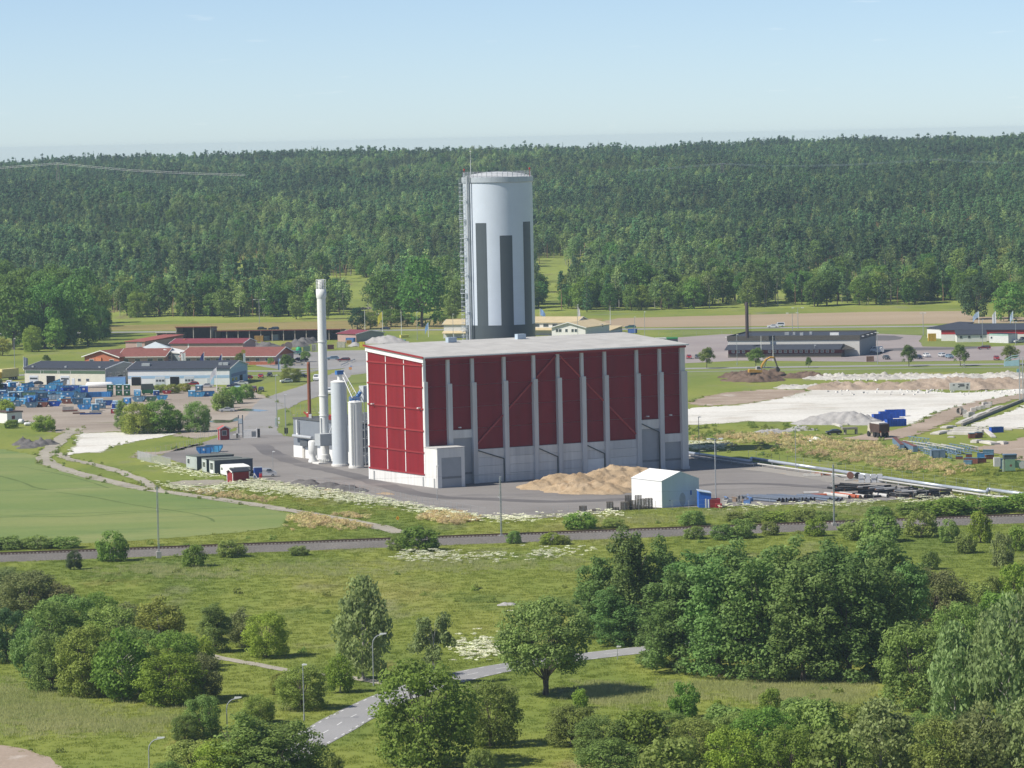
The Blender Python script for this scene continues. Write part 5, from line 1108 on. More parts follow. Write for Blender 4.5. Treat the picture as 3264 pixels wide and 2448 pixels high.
def make_car(kind, label, paint, loc, rz, name='car', cat='car', group=None):
 L, W, prof, (gx0, gx1, gz0, gz1) = CARP[kind]
 t = thing(name, label, cat, loc, rz, group); pmt = car_mat(paint, CARC[paint])
 n = len(prof); V = [];
 for s in (-1, 1):
  for x, z in prof:
   k = 0.80 if z > gz0 + 0.15 else 1.0
   V.append((x, s * W / 2 * k, z))
 fs = [tuple(range(n)), tuple(range(2 * n - 1, n - 1, -1))] + [((i + 1) % n, i, n + i, n + (i + 1) % n) for i in range(n)]
 MB().add(V, fs).build('body', pmt, t)
 # side glass and screens, set just proud of the cabin
 cab = [p for p in prof if p[1] > gz0 - 0.03]
 xs0, xs1 = gx0 + 0.12, gx1 - 0.12
 m = MB()
 for s in (-1, 1):
  y0, y1 = s * (W / 2 * 0.985), s * (W / 2 * 0.83)
  q = [(xs0, y0, gz0 + 0.02), (xs1, y0, gz0 + 0.02), (xs1 - 0.3, y1, gz1), (xs0 + 0.45, y1, gz1)]
  m.add([(a, b + s * 0.03, c) for a, b, c in q], [(0, 1, 2, 3) if s < 0 else (3, 2, 1, 0)])
 m.build('side_windows', M_glass, t)
 def slope(i):
  (xa, za), (xb, zb2) = prof[i], prof[i + 1]; d = Vector((zb2 - za, -(xb - xa))); d = Vector((-(zb2 - za), 0, xb - xa)).normalized() * 0.03
  a, b = 0.1, 0.88; P = [(xa + (xb - xa) * f, za + (zb2 - za) * f) for f in (a, b)]
  ww = W / 2 * 0.74
  return [(P[0][0] + d.x, -ww, P[0][1] + d.z), (P[0][0] + d.x, ww, P[0][1] + d.z), (P[1][0] + d.x, ww * 0.95, P[1][1] + d.z), (P[1][0] + d.x, -ww * 0.95, P[1][1] + d.z)]
 zi = [i for i in range(n - 1) if prof[i + 1][1] - prof[i][1] > 0.3 and prof[i][1] > 0.85]
 if zi: MB().add(slope(zi[0]), [(3, 2, 1, 0)]).build('windscreen', M_glass, t)
 zj = [i for i in range(n - 1) if prof[i][1] - prof[i + 1][1] > 0.2 and prof[i][1] > 1.1]
 if zj: MB().add(slope(zj[0]), [(3, 2, 1, 0)]).build('rear_window', M_glass, t)
 for x in (-L * 0.31, L * 0.30):
  for s in (-1, 1):
   wh = thing_part('wheel', t, (x, s * (W / 2 - 0.08), 0.32))
   WHEEL(wh)
 for s in (-1, 1):
  MB().box((-L / 2 - 0.01, s * W * 0.36, 0.68), (0.06, 0.32, 0.16)).build('headlight', M_hl, t)
  MB().box((L / 2 + 0.01, s * W * 0.38, 0.80), (0.06, 0.24, 0.2)).build('tail_light', M_tl, t)
 return t
_w = {}
def thing_part(name, parent, loc):
 if 'tyre' not in _w:
  a = MB().tube((0, -0.1, 0), (0, 0.1, 0), 0.33, n=14).mesh('wheel', M_tyre); b = MB().tube((0, -0.115, 0), (0, 0.115, 0), 0.19, n=10).mesh('rim', M_rim)
  _w['tyre'] = a; _w['rim'] = b
 return link(name, _w['tyre'], parent, loc)
def WHEEL(o): link('rim', _w['rim'], o)
def car(view, x, y, kind, paint, label, rz=0.0, name='car', cat='car', group=None): return make_car(kind, label, paint, G(view, x, y) + Vector((0, 0, 0.06)), rz, name, cat, group)

PI = math.pi
car('Z8', 795, 82, 'sedan', 'silver', 'silver sedan parked beside the dark shed container at the yard road', 0.05)
car('V4', 1520, 745, 'estate', 'black', 'black car half hidden behind the blue toilet cabin', PI + 0.15)
car('V4', 1880, 780, 'van', 'silver', 'silver blue van beside the blue toilet cabin', PI + 0.1, 'van', 'van')
car('W4', 950, 1112, 'estate', 'pale blue', 'pale blue estate car next to the maroon car on the car park', 0.1)
car('W4', 1165, 1140, 'estate', 'maroon', 'maroon estate car parked beside the steel barrier', 0.0)
car('W4', 245, 1010, 'estate', 'teal', 'teal car parked beside the bright green bin', -0.2)
car('W4', 420, 1040, 'hatch', 'black', 'black car parked under the small young tree', -0.2)
car('W4', 290, 1140, 'hatch', 'red', 'red car behind the beige car on the car park', 0.1)
car('W4', 390, 1145, 'hatch', 'dark blue', 'blue car behind the beige car on the car park', 0.1)
car('W4', 300, 1212, 'sedan', 'beige', 'beige sedan in front of the red and blue cars', 0.0)
car('W4', 360, 1450, 'sedan', 'dark blue', 'dark blue car on the grass edge by the street', 0.3)
car('W4', 175, 1500, 'hatch', 'white', 'white hatchback nearer the street under the round tree', 0.3)
car('W4', 75, 1545, 'hatch', 'white', 'white hatchback at the kerb end under the round tree', 0.3)
car('W4', 1940, 545, 'sedan', 'dark blue', 'dark blue sedan driving on the highway past the flagpoles', 0.0)
car('W3', 1625, 150, 'estate', 'dark blue', 'dark blue estate car on the highway behind the open shed', 0.0)
car('W3', 1455, 150, 'hatch', 'black', 'black small car on the highway behind the open shed', PI)
car('V2', 1785, 248, 'estate', 'teal', 'green estate car on the highway before the tan field', 0.0)
car('W8', 700, 248, 'sedan', 'white', 'white low car overlapping the white jeep on the highway', 0.0)
car('W8', 775, 238, 'jeep', 'white', 'white boxy jeep on the highway before the tan field', 0.0, 'jeep', 'jeep')
car('Z6', 92, 405, 'hatch', 'red', 'red car parked beside the barn end of the lot', PI / 2)
car('Z6', 145, 403, 'hatch', 'dark grey', 'dark car parked beside the red one at the lot end', PI / 2)
car('W8', 2080, 632, 'hatch', 'dark grey', 'dark green grey car parked by the brown bin shed', PI / 2 + 0.2)
car('V1', 610, 878, 'hatch', 'dark blue', 'dark blue car half behind the first pyramid tree', PI / 2 + 0.2)
car('V1', 735, 853, 'hatch', 'white', 'white car alone in the middle of the lot', PI / 2 + 0.2)
car('V1', 975, 848, 'estate', 'silver', 'silver estate parked beside the grey blue car', PI / 2 + 0.25)
car('V1', 1080, 868, 'hatch', 'pale blue', 'grey blue car half behind the second pyramid tree', PI / 2 + 0.25)
car('V1', 1605, 735, 'estate', 'maroon', 'maroon estate car crossing before the white annex', 0.0)
car('V1', 1795, 895, 'hatch', 'red', 'bright red car parked near the round street tree', PI / 2)
car('V1', 2140, 635, 'hatch', 'silver', 'silver car parked beside the white site cabin', 0.3)
car('V1', 2200, 620, 'jeep', 'black', 'black jeep parked beside the silver car at the shop', 0.2, 'jeep', 'jeep')
car('Z7', 1008, 270, 'hatch', 'black', 'black car standing in the rough meadow beside the concrete frame', 0.2)
car('W1', 140, 350, 'van', 'white', 'white van parked below the yellow truck', PI / 2, 'van', 'van')
car('W1', 255, 345, 'hatch', 'white', 'white hatchback next to the van below the yellow truck', PI / 2)
car('W1', 1095, 300, 'van', 'white', 'white van before the third warehouse gate', PI / 2, 'van', 'van')
car('W1', 570, 330, 'hatch', 'dark grey', 'dark car half hidden behind skips at the first warehouse gate', 0.2)
car('W2', 1360, 415, 'hatch', 'red', 'red car at the wall of the blue and white warehouse', 0.1)
car('W2', 1560, 440, 'sedan', 'silver', 'silver car at the wall of the blue and white warehouse', 0.1)
car('W2', 1960, 440, 'sedan', 'dark blue', 'dark car by the corner of the blue and white warehouse', 0.0)
car('W2', 2070, 405, 'sedan', 'white', 'white car by the gable of the blue and white warehouse', 0.1)
car('W2', 2150, 320, 'hatch', 'red', 'red hatchback behind the blue and white warehouse gable', 0.2)
car('Z2', 72, 842, 'hatch', 'red', 'crimson hatchback on the street by the lawn', PI / 2)
car('Z2', 138, 832, 'hatch', 'black', 'black hatchback on the street by the lawn', PI / 2)
car('Z2', 22, 945, 'jeep', 'maroon', 'dark red jeep at the skip yard gate', PI / 2, 'jeep', 'jeep')
car('Z2', 75, 940, 'hatch', 'dark grey', 'dark grey hatchback beside the dark red jeep', PI / 2)
car('Z2', 582, 962, 'van', 'white', 'white van on the yard road behind the chimney', PI / 2, 'van', 'van')
car('Z2', 480, 862, 'van', 'white', 'white delivery van on the road seen beside the chimney', PI / 2, 'van', 'van')
car('W8', 1950, 545, 'van', 'white', 'white van parked at the shaded end of the dark roofed building', 0.1, 'van', 'van')

# trucks
def truck(loc, rz, label, cabc, boxc, bl=8.5, bh=2.9, name='truck'):
 t = thing(name, label, 'truck', loc, rz)
 MB().prism([(-bl / 2 - 2.0, .6), (-bl / 2 - 2.05, 1.7), (-bl / 2 - 1.75, 2.9), (-bl / 2 - 0.2, 3.0), (-bl / 2 - 0.2, .6)], -1.2, 1.2).build('cab', pm('truck cab ' + label[:9], cabc, 0.4), t)
 MB().add([(-bl / 2 - 2.06, -1.0, 1.8), (-bl / 2 - 2.06, 1.0, 1.8), (-bl / 2 - 1.83, 1.0, 2.75), (-bl / 2 - 1.83, -1.0, 2.75)], [(3, 2, 1, 0)]).build('windscreen', M_glass, t)
 MB().box((0, 0, 1.0 + bh / 2), (bl, 2.5, bh)).build('cargo_box', pm('truck box ' + label[:9], boxc, 0.6), t)
 MB().box((0, 0, 0.85), (bl, 0.9, 0.3)).build('chassis', M_black, t)
 for x in (-bl / 2 - 1.1, bl / 2 - 1, bl / 2 - 2.2):
  for s in (-1, 1):
   w_ = link('wheel', _w['tyre'], t, (x, s * 1.05, 0.5)); w_.scale = (1.5, 1.5, 1.5); link('rim', _w['rim'], w_)
 return t
truck(G('W1', 90, 262) + Vector((0, 6, 0.06)), math.radians(55), 'yellow box truck beside the pale warehouse', (0.62, 0.42, 0.05), (0.62, 0.54, 0.26))
# bus
t = thing('bus', 'white and green bus parked behind the right end of the barn roof', 'bus', at('V2', 2080, 360, 1500)); t.location.z = 0.05; t.rotation_euler = (0, 0, 0.1)
p = G('Z4', 1290, 175); t.location = (p.x, p.y, 0.06)
MB().box((-3.2, 0, 1.8), (8, 2.5, 2.8)).build('white_body', pm('bus white', (0.78, 0.78, 0.76), 0.4), t); MB().box((3.0, 0, 1.8), (4.38, 2.5, 2.8)).build('green_body', pm('bus green', (0.03, 0.30, 0.08), 0.4), t)
MB().box((-2.5, -1.26, 2.2), (6.4, 0.04, 1.0)).build('window_band', M_glass, t); MB().box((3.2, -1.26, 2.2), (3.8, 0.04, 1.0)).build('window_band', M_glass, t)
for x in (-5, 2.6):
 for s in (-1, 1): w_ = link('wheel', _w['tyre'], t, (x, s * 1.1, 0.5)); w_.scale = (1.5, 1.5, 1.5)
t = thing('green_bus', 'bright green bus roof showing behind the dark roofed building', 'bus', G('W8', 760, 300) + Vector((0, 14, 0.06)), 0.0)
MB().box((0, 0, 1.9), (22, 2.5, 3.0)).build('body', pm('bright green', (0.06, 0.50, 0.14), 0.4), t); MB().box((0, -1.27, 2.3), (20, 0.04, 1.0)).build('window_band', M_glass, t)
t.location = at('W8', 760, 262, 1505); t.location.z = 4.2 - 0.0; t.location.z = 0.06

# ------------------------------------------------------------------ buildings
M_dkroof = pm('dark blue grey roof', (0.045, 0.052, 0.068), 0.75, 0.08, 0.5)
M_redroof = pm('brown red tile roof', (0.225, 0.085, 0.068), 0.85, 0.14, 0.8, rib=('X', 3.0, 0.4))
M_crim = pm('crimson metal roof', (0.235, 0.05, 0.06), 0.5, 0.08, 0.5)
M_brick = pm('orange red brick', (0.40, 0.135, 0.075), 0.9, 0.15, 2); M_pink = pm('pinkish render', (0.46, 0.315, 0.275), 0.85, 0.08, 1)
M_frame = pm('window frame white', (0.75, 0.75, 0.73), 0.5); M_shut = pm('pale shutter', (0.52, 0.56, 0.60), 0.5, 0.06, 1)
M_cream = pm('cream sheet wall', (0.66, 0.64, 0.53), 0.7, 0.06, 0.6, rib=('X', 2, 0.2)); M_grn = pm('dark green sheet', (0.085, 0.14, 0.085), 0.6, 0.08, 1)
M_lblue = pm('light blue sheet', (0.34, 0.50, 0.66), 0.6, 0.06, 1); M_greyw = pm('grey side wall', (0.30, 0.31, 0.30), 0.8, 0.08, 1)
def frame2(pl, pr): d = Vector((pr.x - pl.x, pr.y - pl.y)); return d.length, math.atan2(d.y, d.x)
class Bld:
 """front wall runs along local x from the left front corner, depth along local y"""
 def __init__(s, name, label, pl, pr, depth, h, ang=None, cat='building'):
  s.L, a = frame2(pl, pr); s.ang = a if ang is None else ang; s.D, s.h = depth, h
  s.t = thing(name, label, cat, (pl.x, pl.y, 0.02), s.ang)
  c, sn = math.cos(s.ang), math.sin(s.ang)
  SHEETS.append([(pl.x + x * c - y * sn, pl.y + x * sn + y * c) for x, y in ((0, 0), (s.L, 0), (s.L, depth), (0, depth))])
 def walls(s, mat, z0=0, z1=None, name='wall', grow=0.0):
  z1 = s.h if z1 is None else z1; g = grow
  return MB().b2((-g, -g, z0), (s.L + g, s.D + g, z1)).build(name, mat, s.t)
 def gable(s, mat, rise, roofmat, over=0.5, along='x', wallmat=None):
  h, L, D = s.h, s.L, s.D
  if along == 'x':
   MB().prismx([(0.02, h - 0.01), (D - 0.02, h - 0.01), (D / 2, h + rise - 0.02)], 0.0, L).build('gable_wall', wallmat or mat, s.t)
   th = 0.18; o = over; k = rise / (D / 2)
   r = MB().prismx([(-o, h - o * k), (D / 2, h + rise), (D / 2, h + rise + th), (-o, h - o * k + th)], -o, L + o).prismx([(D / 2, h + rise), (D + o, h - o * k), (D + o, h - o * k + th), (D / 2, h + rise + th)], -o, L + o).build('roof', roofmat, s.t)
   for x in (-o - 0.12, L + o): MB().prismx([(-o, h - o * k - 0.12), (D / 2, h + rise - 0.12), (D + o, h - o * k - 0.12), (D + o, h - o * k + th + .03), (D / 2, h + rise + th + .03), (-o, h - o * k + th + .03)], x, x + 0.12).build('bargeboard', M_frame, r)
  else:
   MB().prism([(0.02, h - 0.01), (L - 0.02, h - 0.01), (L / 2, h + rise - 0.02)], 0.0, D).build('gable_wall', wallmat or mat, s.t)
   th = 0.18; o = over; k = rise / (L / 2)
   r = MB().prism([(-o, h - o * k), (L / 2, h + rise), (L / 2, h + rise + th), (-o, h - o * k + th)], -o, D + o).prism([(L / 2, h + rise), (L + o, h - o * k), (L + o, h - o * k + th), (L / 2, h + rise + th)], -o, D + o).build('roof', roofmat, s.t)
   MB().prism([(-o, h - o * k - 0.12), (L / 2, h + rise - 0.12), (L + o, h - o * k - 0.12), (L + o, h - o * k + th + .03), (L / 2, h + rise + th + .03), (-o, h - o * k + th + .03)], -o - 0.12, -o).build('bargeboard', M_frame, r)
  return r
 def flat(s, roofmat, over=0.3, th=0.25): return MB().b2((-over, -over, s.h), (s.L + over, s.D + over, s.h + th)).build('roof', roofmat, s.t)
 def mono(s, roofmat, zf, zb, over=0.4, th=0.2):
  k = (zb - zf) / s.D
  MB().prismx([(0.02, s.h - 0.02), (s.D - .02, s.h - 0.02), (s.D - .02, zb - 0.02), (0.02, zf - 0.02)], 0.0, s.L).build('upper_wall', roofmat, s.t)
  return MB().prismx([(-over, zf - over * k), (s.D + over, zb + over * k), (s.D + over, zb + over * k + th), (-over, zf - over * k + th)], -over, s.L + over).build('roof', roofmat, s.t)
 def win(s, x0, x1, z0, z1, side='front', glass=None, name='window', fr=True):
  glass = glass or M_glass; e = 0.05
  def bb(a0, a1, c0, c1, d0, d1):
   if side == 'front': return MB().b2((a0, -d1, c0), (a1, -d0, c1))
   if side == 'right': return MB().b2((s.L + d0, a0, c0), (s.L + d1, a1, c1))
   return MB().b2((-d1, a0, c0), (-d0, a1, c1))
  if fr:
   w_ = bb(x0 - 0.1, x1 + 0.1, z0 - 0.1, z1 + 0.1, 0.012, 0.06).build(name, M_frame, s.t)
   bb(x0, x1, z0, z1, 0.063, 0.09).build('pane', glass, w_)
  else: w_ = bb(x0, x1, z0, z1, 0.012, 0.07).build(name, glass, s.t)
  return w_
 def band(s, x0, x1, z0, z1, mat, name='band', side='front'):
  if side == 'front': return MB().b2((x0, -0.05, z0), (x1, -0.008, z1)).build(name, mat, s.t)
  return MB().b2((s.L + 0.008, x0, z0), (s.L + 0.05, x1, z1)).build(name, mat, s.t)

# pale warehouse with green band
u = lambda v, x, y: mpx(v, G(v, x, y))
pl, pr = G('W1', 382, 312), G('W1', 1615, 325); k = u('W1', 1000, 320)
b = Bld('warehouse', 'pale warehouse with green band and dark roof behind the skips', pl, pr, 22, 250 * k)
b.walls(M_cream); b.gable(M_greyw, 1.7, M_dkroof, 0.4, 'x', M_greyw)
b.band(0, b.L, b.h - 35 * k - 45 * k, b.h - 35 * k, M_grn, 'green_band'); b.band(0, b.L, b.h - 33 * k, b.h - 0.02, M_greyw, 'eaves_band')
for x0, x1, op in ((470, 628, 0), (782, 938, 1), (1040, 1200, 0)):
 a0, a1 = (x0 - 382) * k, (x1 - 382) * k
 g = b.win(a0, a1, 0.05, 135 * k, 'front', pm('painted opening shade', (0.008, 0.009, 0.011), 0.9) if op else M_shut, 'gate', True)  # open gate is a near-black pane, interior shade painted on
 if not op: MB().b2((a0 + 0.2, -0.12, 1.7), (a1 - 0.2, -0.095, 2.3)).build('gate_window', M_glass, g)
b.win((1248 - 382) * k, (1295 - 382) * k, 0.05, 95 * k, 'front', M_shut, 'door'); b.win((1355 - 382) * k, (1408 - 382) * k, 55 * k, 95 * k); b.win((1505 - 382) * k, (1558 - 382) * k, 55 * k, 95 * k)
for x in (395, 672, 725, 985, 1012, 1218): b.band((x - 382) * k, (x - 374) * k, b.h - 82 * k, b.h - 34 * k, M_frame, 'post_strip')
for i in range(4): b.win(2 + i * 4.6, 4.4 + i * 4.6, 3.0, 3.9, 'right')
b.win(8, 11, 0.05, 2.8, 'right', pm('painted opening shade', (0.01, 0.01, 0.012)), 'gate', False)
MB().b2((b.L + 0.01, 0.5, 0), (b.L + 0.04, b.D - 0.5, b.h - 0.05)).build('end_cladding', M_greyw, b.t)
for x in (0.09, 0.5, 0.92): MB().box((b.L * x, 1.0, b.h + 0.5), (0.8, 0.8, 0.5)).build('roof_vent', M_galv, b.t)
# blue and white warehouse
pl, pr = G('W2', 408, 412), G('W2', 1900, 398); k = u('W2', 1100, 405)
b = Bld('warehouse', 'white and light blue warehouse with dark roof beside the pale one', pl, pr, 24, 240 * k)
b.walls(pm('white sheet wall', (0.74, 0.75, 0.75), 0.6, 0.05, 0.6, rib=('X', 2, 0.2))); r = b.gable(M_lblue, 1.9, M_dkroof, 0.4, 'x', M_lblue)
b.band(0, b.L, b.h - 30 * k, b.h - 0.02, pm('grey blue eaves', (0.30, 0.36, 0.44), 0.6), 'eaves_band'); b.band(0, b.L, b.h - 138 * k, b.h - 98 * k, M_lblue, 'blue_band')
M_openshade = pm('painted opening shade', (0.008, 0.009, 0.011), 0.9)  # near-black colour paints the shade inside open gateways
for x0, x1, op in ((462, 605, 1), (828, 968, 0), (1050, 1188, 1), (1272, 1412, 0)):
 a0, a1 = (x0 - 408) * k, (x1 - 408) * k; g = b.win(a0, a1, 0.05, 125 * k, 'front', M_openshade if op else M_shut, 'gate')
 if not op:
  for j in range(3): MB().b2((a0 + 0.15 + j * 1.05, -0.12, 55 * k), (a0 + 0.95 + j * 1.05, -0.095, 85 * k)).build('gate_window', M_glass, g)
b.win((1612 - 408) * k, (1660 - 408) * k, 0.05, 100 * k, 'front', M_shut, 'door'); b.band((1608 - 408) * k, (1715 - 408) * k, 0.02, 105 * k, M_lblue, 'entrance_panel')
MB().b2((b.L + 0.01, 0.3, 0), (b.L + 0.04, b.D - 0.3, b.h - 0.05)).build('end_cladding', M_lblue, b.t)
b.band(2, 22, 2.4, 3.5, pm('blue fascia', (0.12, 0.20, 0.40), 0.5), 'end_fascia', 'right'); b.band(13, 17, 0.02, 2.4, M_openshade, 'end_gate', 'right')
for i in range(2): b.win(3 + i * 4.2, 5.6 + i * 4.2, 1.0, 2.0, 'right')
for x, y, sx in ((0.12, 5, 1.2), (0.16, 5, 1.6), (0.88, 5, 1.2), (0.93, 5, 1.8)): MB().box((b.L * x, y, b.h + 1.25), (sx, 1.6, 0.9)).build('roof_vent', pm('vent grey', (0.40, 0.43, 0.42), 0.6), r)

# red roofed office, main wing and left wing
pl, pr = G('Z1', 1420, 698), G('Z1', 2155, 695); k = u('Z1', 1800, 696)
b = Bld('office_wing', 'long brick office wing with brown red roof and white eaves', pl, pr, 20, 70 * k)
b.walls(M_brick, 0, 1.15); b.walls(M_pink, 1.15, None, 'upper_wall', -0.03); b.gable(M_brick, 2.6, M_redroof, 0.7, 'x', M_brick)
for i in range(9):
 x = b.L * (0.06 + i * 0.105); b.win(x, x + 1.5, 1.35, 2.35)
MB().b2((-0.6, -0.78, b.h - 0.35), (b.L + 0.6, -0.66, b.h - 0.1)).build('gutter', M_frame, b.t)
for i in range(3): b.win(4 + i * 5, 5.5 + i * 5, 1.2, 2.2, 'right')
pl, pr = G('Z1', 940, 702), G('Z1', 1290, 698)
b = Bld('office_wing', 'shorter brick office wing joined to the white glass entrance', pl, pr, 17, 72 * k)
b.walls(M_brick, 0, 1.15); b.walls(M_pink, 1.15, None, 'upper_wall', -0.03); b.gable(M_brick, 2.3, M_redroof, 0.7, 'x', M_brick)
for x in (0.08, 0.34, 0.62, 0.85): b.win(b.L * x, b.L * x + 1.9, 1.3, 2.4)
MB().b2((-0.6, -0.78, b.h - 0.35), (b.L + 0.6, -0.66, b.h - 0.1)).build('gutter', M_frame, b.t)
pl, pr = G('Z1', 664, 700), G('Z1', 936, 705)
b = Bld('office_gable', 'brick office end with white edged gable facing the road', pl, pr, 22, 72 * k)
b.walls(M_brick); b.gable(M_brick, 2.2, M_redroof, 0.8, 'y', M_brick)
for x in (0.14, 0.72): b.win(b.L * x, b.L * x + 2.0, 1.2, 2.3)
MB().box((b.L * 0.42, -0.25, 1.9), (2.6, 0.4, 2.2)).build('sign_board', pm('orange board', (0.50, 0.19, 0.09), 0.7), b.t)
# glass entrance
pl, pr = G('Z1', 1292, 690), G('Z1', 1412, 690)
b = Bld('glass_entrance', 'white framed glass entrance block of the red roofed office', pl, pr, 8, 95 * k)
b.walls(M_whitep); MB().prism([(-0.3, b.h), (b.L + 0.3, b.h - 0.6), (b.L + 0.3, b.h - 0.35), (-0.3, b.h + 1.1)], -0.4, 8.4).build('roof', M_whitep, b.t)
for i in range(3): b.win(0.35, b.L * 0.42, 0.5 + i * (b.h / 3.1), 0.5 + i * (b.h / 3.1) + b.h / 3.1 - 0.45, 'front', pm('pale blue glass', (0.25, 0.32, 0.36), 0.1))
b.band(b.L * 0.5, b.L - 0.1, 0.02, b.h - 0.7, pm('grey glass', (0.30, 0.36, 0.38), 0.2), 'glass_front')
# pyramid roof hall
p = G('Z1', 1190, 640) + Vector((0, 16, 0)); t = thing('pavilion', 'hall with pale grey pyramid roof between the office wings', 'building', p, 0.0)
s_ = 150 * mpx('Z1', p) * 0.85; h0 = zat('Z1', 1190, 572, p); h1 = zat('Z1', 1190, 515, p)
MB().b2((-s_, -s_ * 0.7, 0), (s_, s_ * 0.7, h0)).build('wall', M_brick, t)
MB().add([(-s_ - .5, -s_ * .7 - .5, h0), (s_ + .5, -s_ * .7 - .5, h0), (s_ + .5, s_ * .7 + .5, h0), (-s_ - .5, s_ * .7 + .5, h0), (0, 0, h1)], [(0, 1, 4), (1, 2, 4), (2, 3, 4), (3, 0, 4), (3, 2, 1, 0)]).build('roof', pm('pale standing seam', (0.55, 0.60, 0.62), 0.5, 0.06, 0.5, rib=('X', 1.5, 0.3)), t)
# crimson storage
pl, pr = G('Z1', 1336, 600), G('Z1', 1905, 597); k = u('Z1', 1600, 598)
b = Bld('store_house', 'pink storage house with crimson metal roof behind the office', pl, pr, 14, 72 * k)
b.walls(M_pink); b.gable(M_pink, 1.4, M_crim, 0.5, 'x', M_pink); b.band(b.L * 0.24, b.L * 0.26, 0, b.h - 0.1, M_frame, 'pilaster')
MB().box((4, 5, b.h + 1.2), (1.0, 0.8, 0.6)).build('roof_vent', M_brick, b.t)
# red shed left
pl, pr = G('Z1', 985, 585), G('Z1', 1135, 585); b = Bld('store_house', 'low pinkish store with long red roof at the left end of the open shed', pl, pr, 34, 70 * u('Z1', 1050, 585))
b.walls(M_pink); b.mono(pm('salmon red roof', (0.33, 0.10, 0.075), 0.6, 0.08, 0.5), b.h, b.h + 0.9, 0.4); b.win(b.L * 0.6, b.L * 0.6 + 2, 1.5, 3.2, 'front', M_greyw)
# open shed
def open_shed(name, label, pl, pr, h, depth, nb, roofm):
 L, a = frame2(pl, pr); t = thing(name, label, 'shed', (pl.x, pl.y, 0.02), a); c, sn = math.cos(a), math.sin(a)
 dk = pm('dark shed boards', (0.085, 0.075, 0.07), 0.9, 0.2, 1)  # back boards much darker than the side walls
 MB().b2((0, depth - 0.2, 0), (L, depth, h)).build('back_wall', dk, t); MB().b2((0, 0.3, 0), (0.2, depth - 0.2, h)).build('side_wall', pm('grey board wall', (0.30, 0.27, 0.25), 0.9, 0.15, 1), t); MB().b2((L - 0.2, 0.3, 0), (L, depth - 0.2, h)).build('side_wall', MATS['grey board wall'], t)
 MB().prismx([(-0.6, h + 0.1), (depth + 0.3, h - 0.5), (depth + 0.3, h - 0.28), (-0.6, h + 0.45)], -0.4, L + 0.4).build('roof', roofm, t)
 for i in range(nb + 1): MB().b2((L * i / nb - 0.16, 0, 0), (L * i / nb + 0.16, 0.3, h + 0.05)).build('post', pm('grey post', (0.40, 0.36, 0.33), 0.9), t)
 return t, L
M_sredroof = pm('dull red sheet roof', (0.24, 0.075, 0.065), 0.7, 0.1, 0.5)
kk = u('W3', 400, 300)
open_shed('open_shed', 'tall dark open fronted shed with two vehicle bays', G('W3', 195, 330), G('W3', 700, 325), 215 * kk, 9, 2, M_sredroof)
open_shed('open_shed', 'low long open fronted shed with a row of dark bays', G('W3', 770, 318), G('W4', 1100, 735), 148 * kk, 9, 11, M_sredroof)
open_shed('open_shed', 'short open shed with yellow beams left of the tall bays', G('W3', -90, 330), G('W3', 190, 330), 135 * kk, 9, 2, pm('pale fibre roof', (0.45, 0.42, 0.40), 0.8))
pl, pr = G('W4', 1045, 760), G('W4', 1395, 775); k = u('W4', 1200, 765)
b = Bld('store_house', 'small pinkish store with crimson roof at the right end of the open shed', pl, pr, 14, 150 * k); b.walls(M_pink); b.gable(M_pink, 1.2, M_crim, 0.4, 'x', M_greyw)
MB().b2((b.L + 0.01, 0.2, 0), (b.L + 0.05, b.D - .2, b.h)).build('end_cladding', M_greyw, b.t)
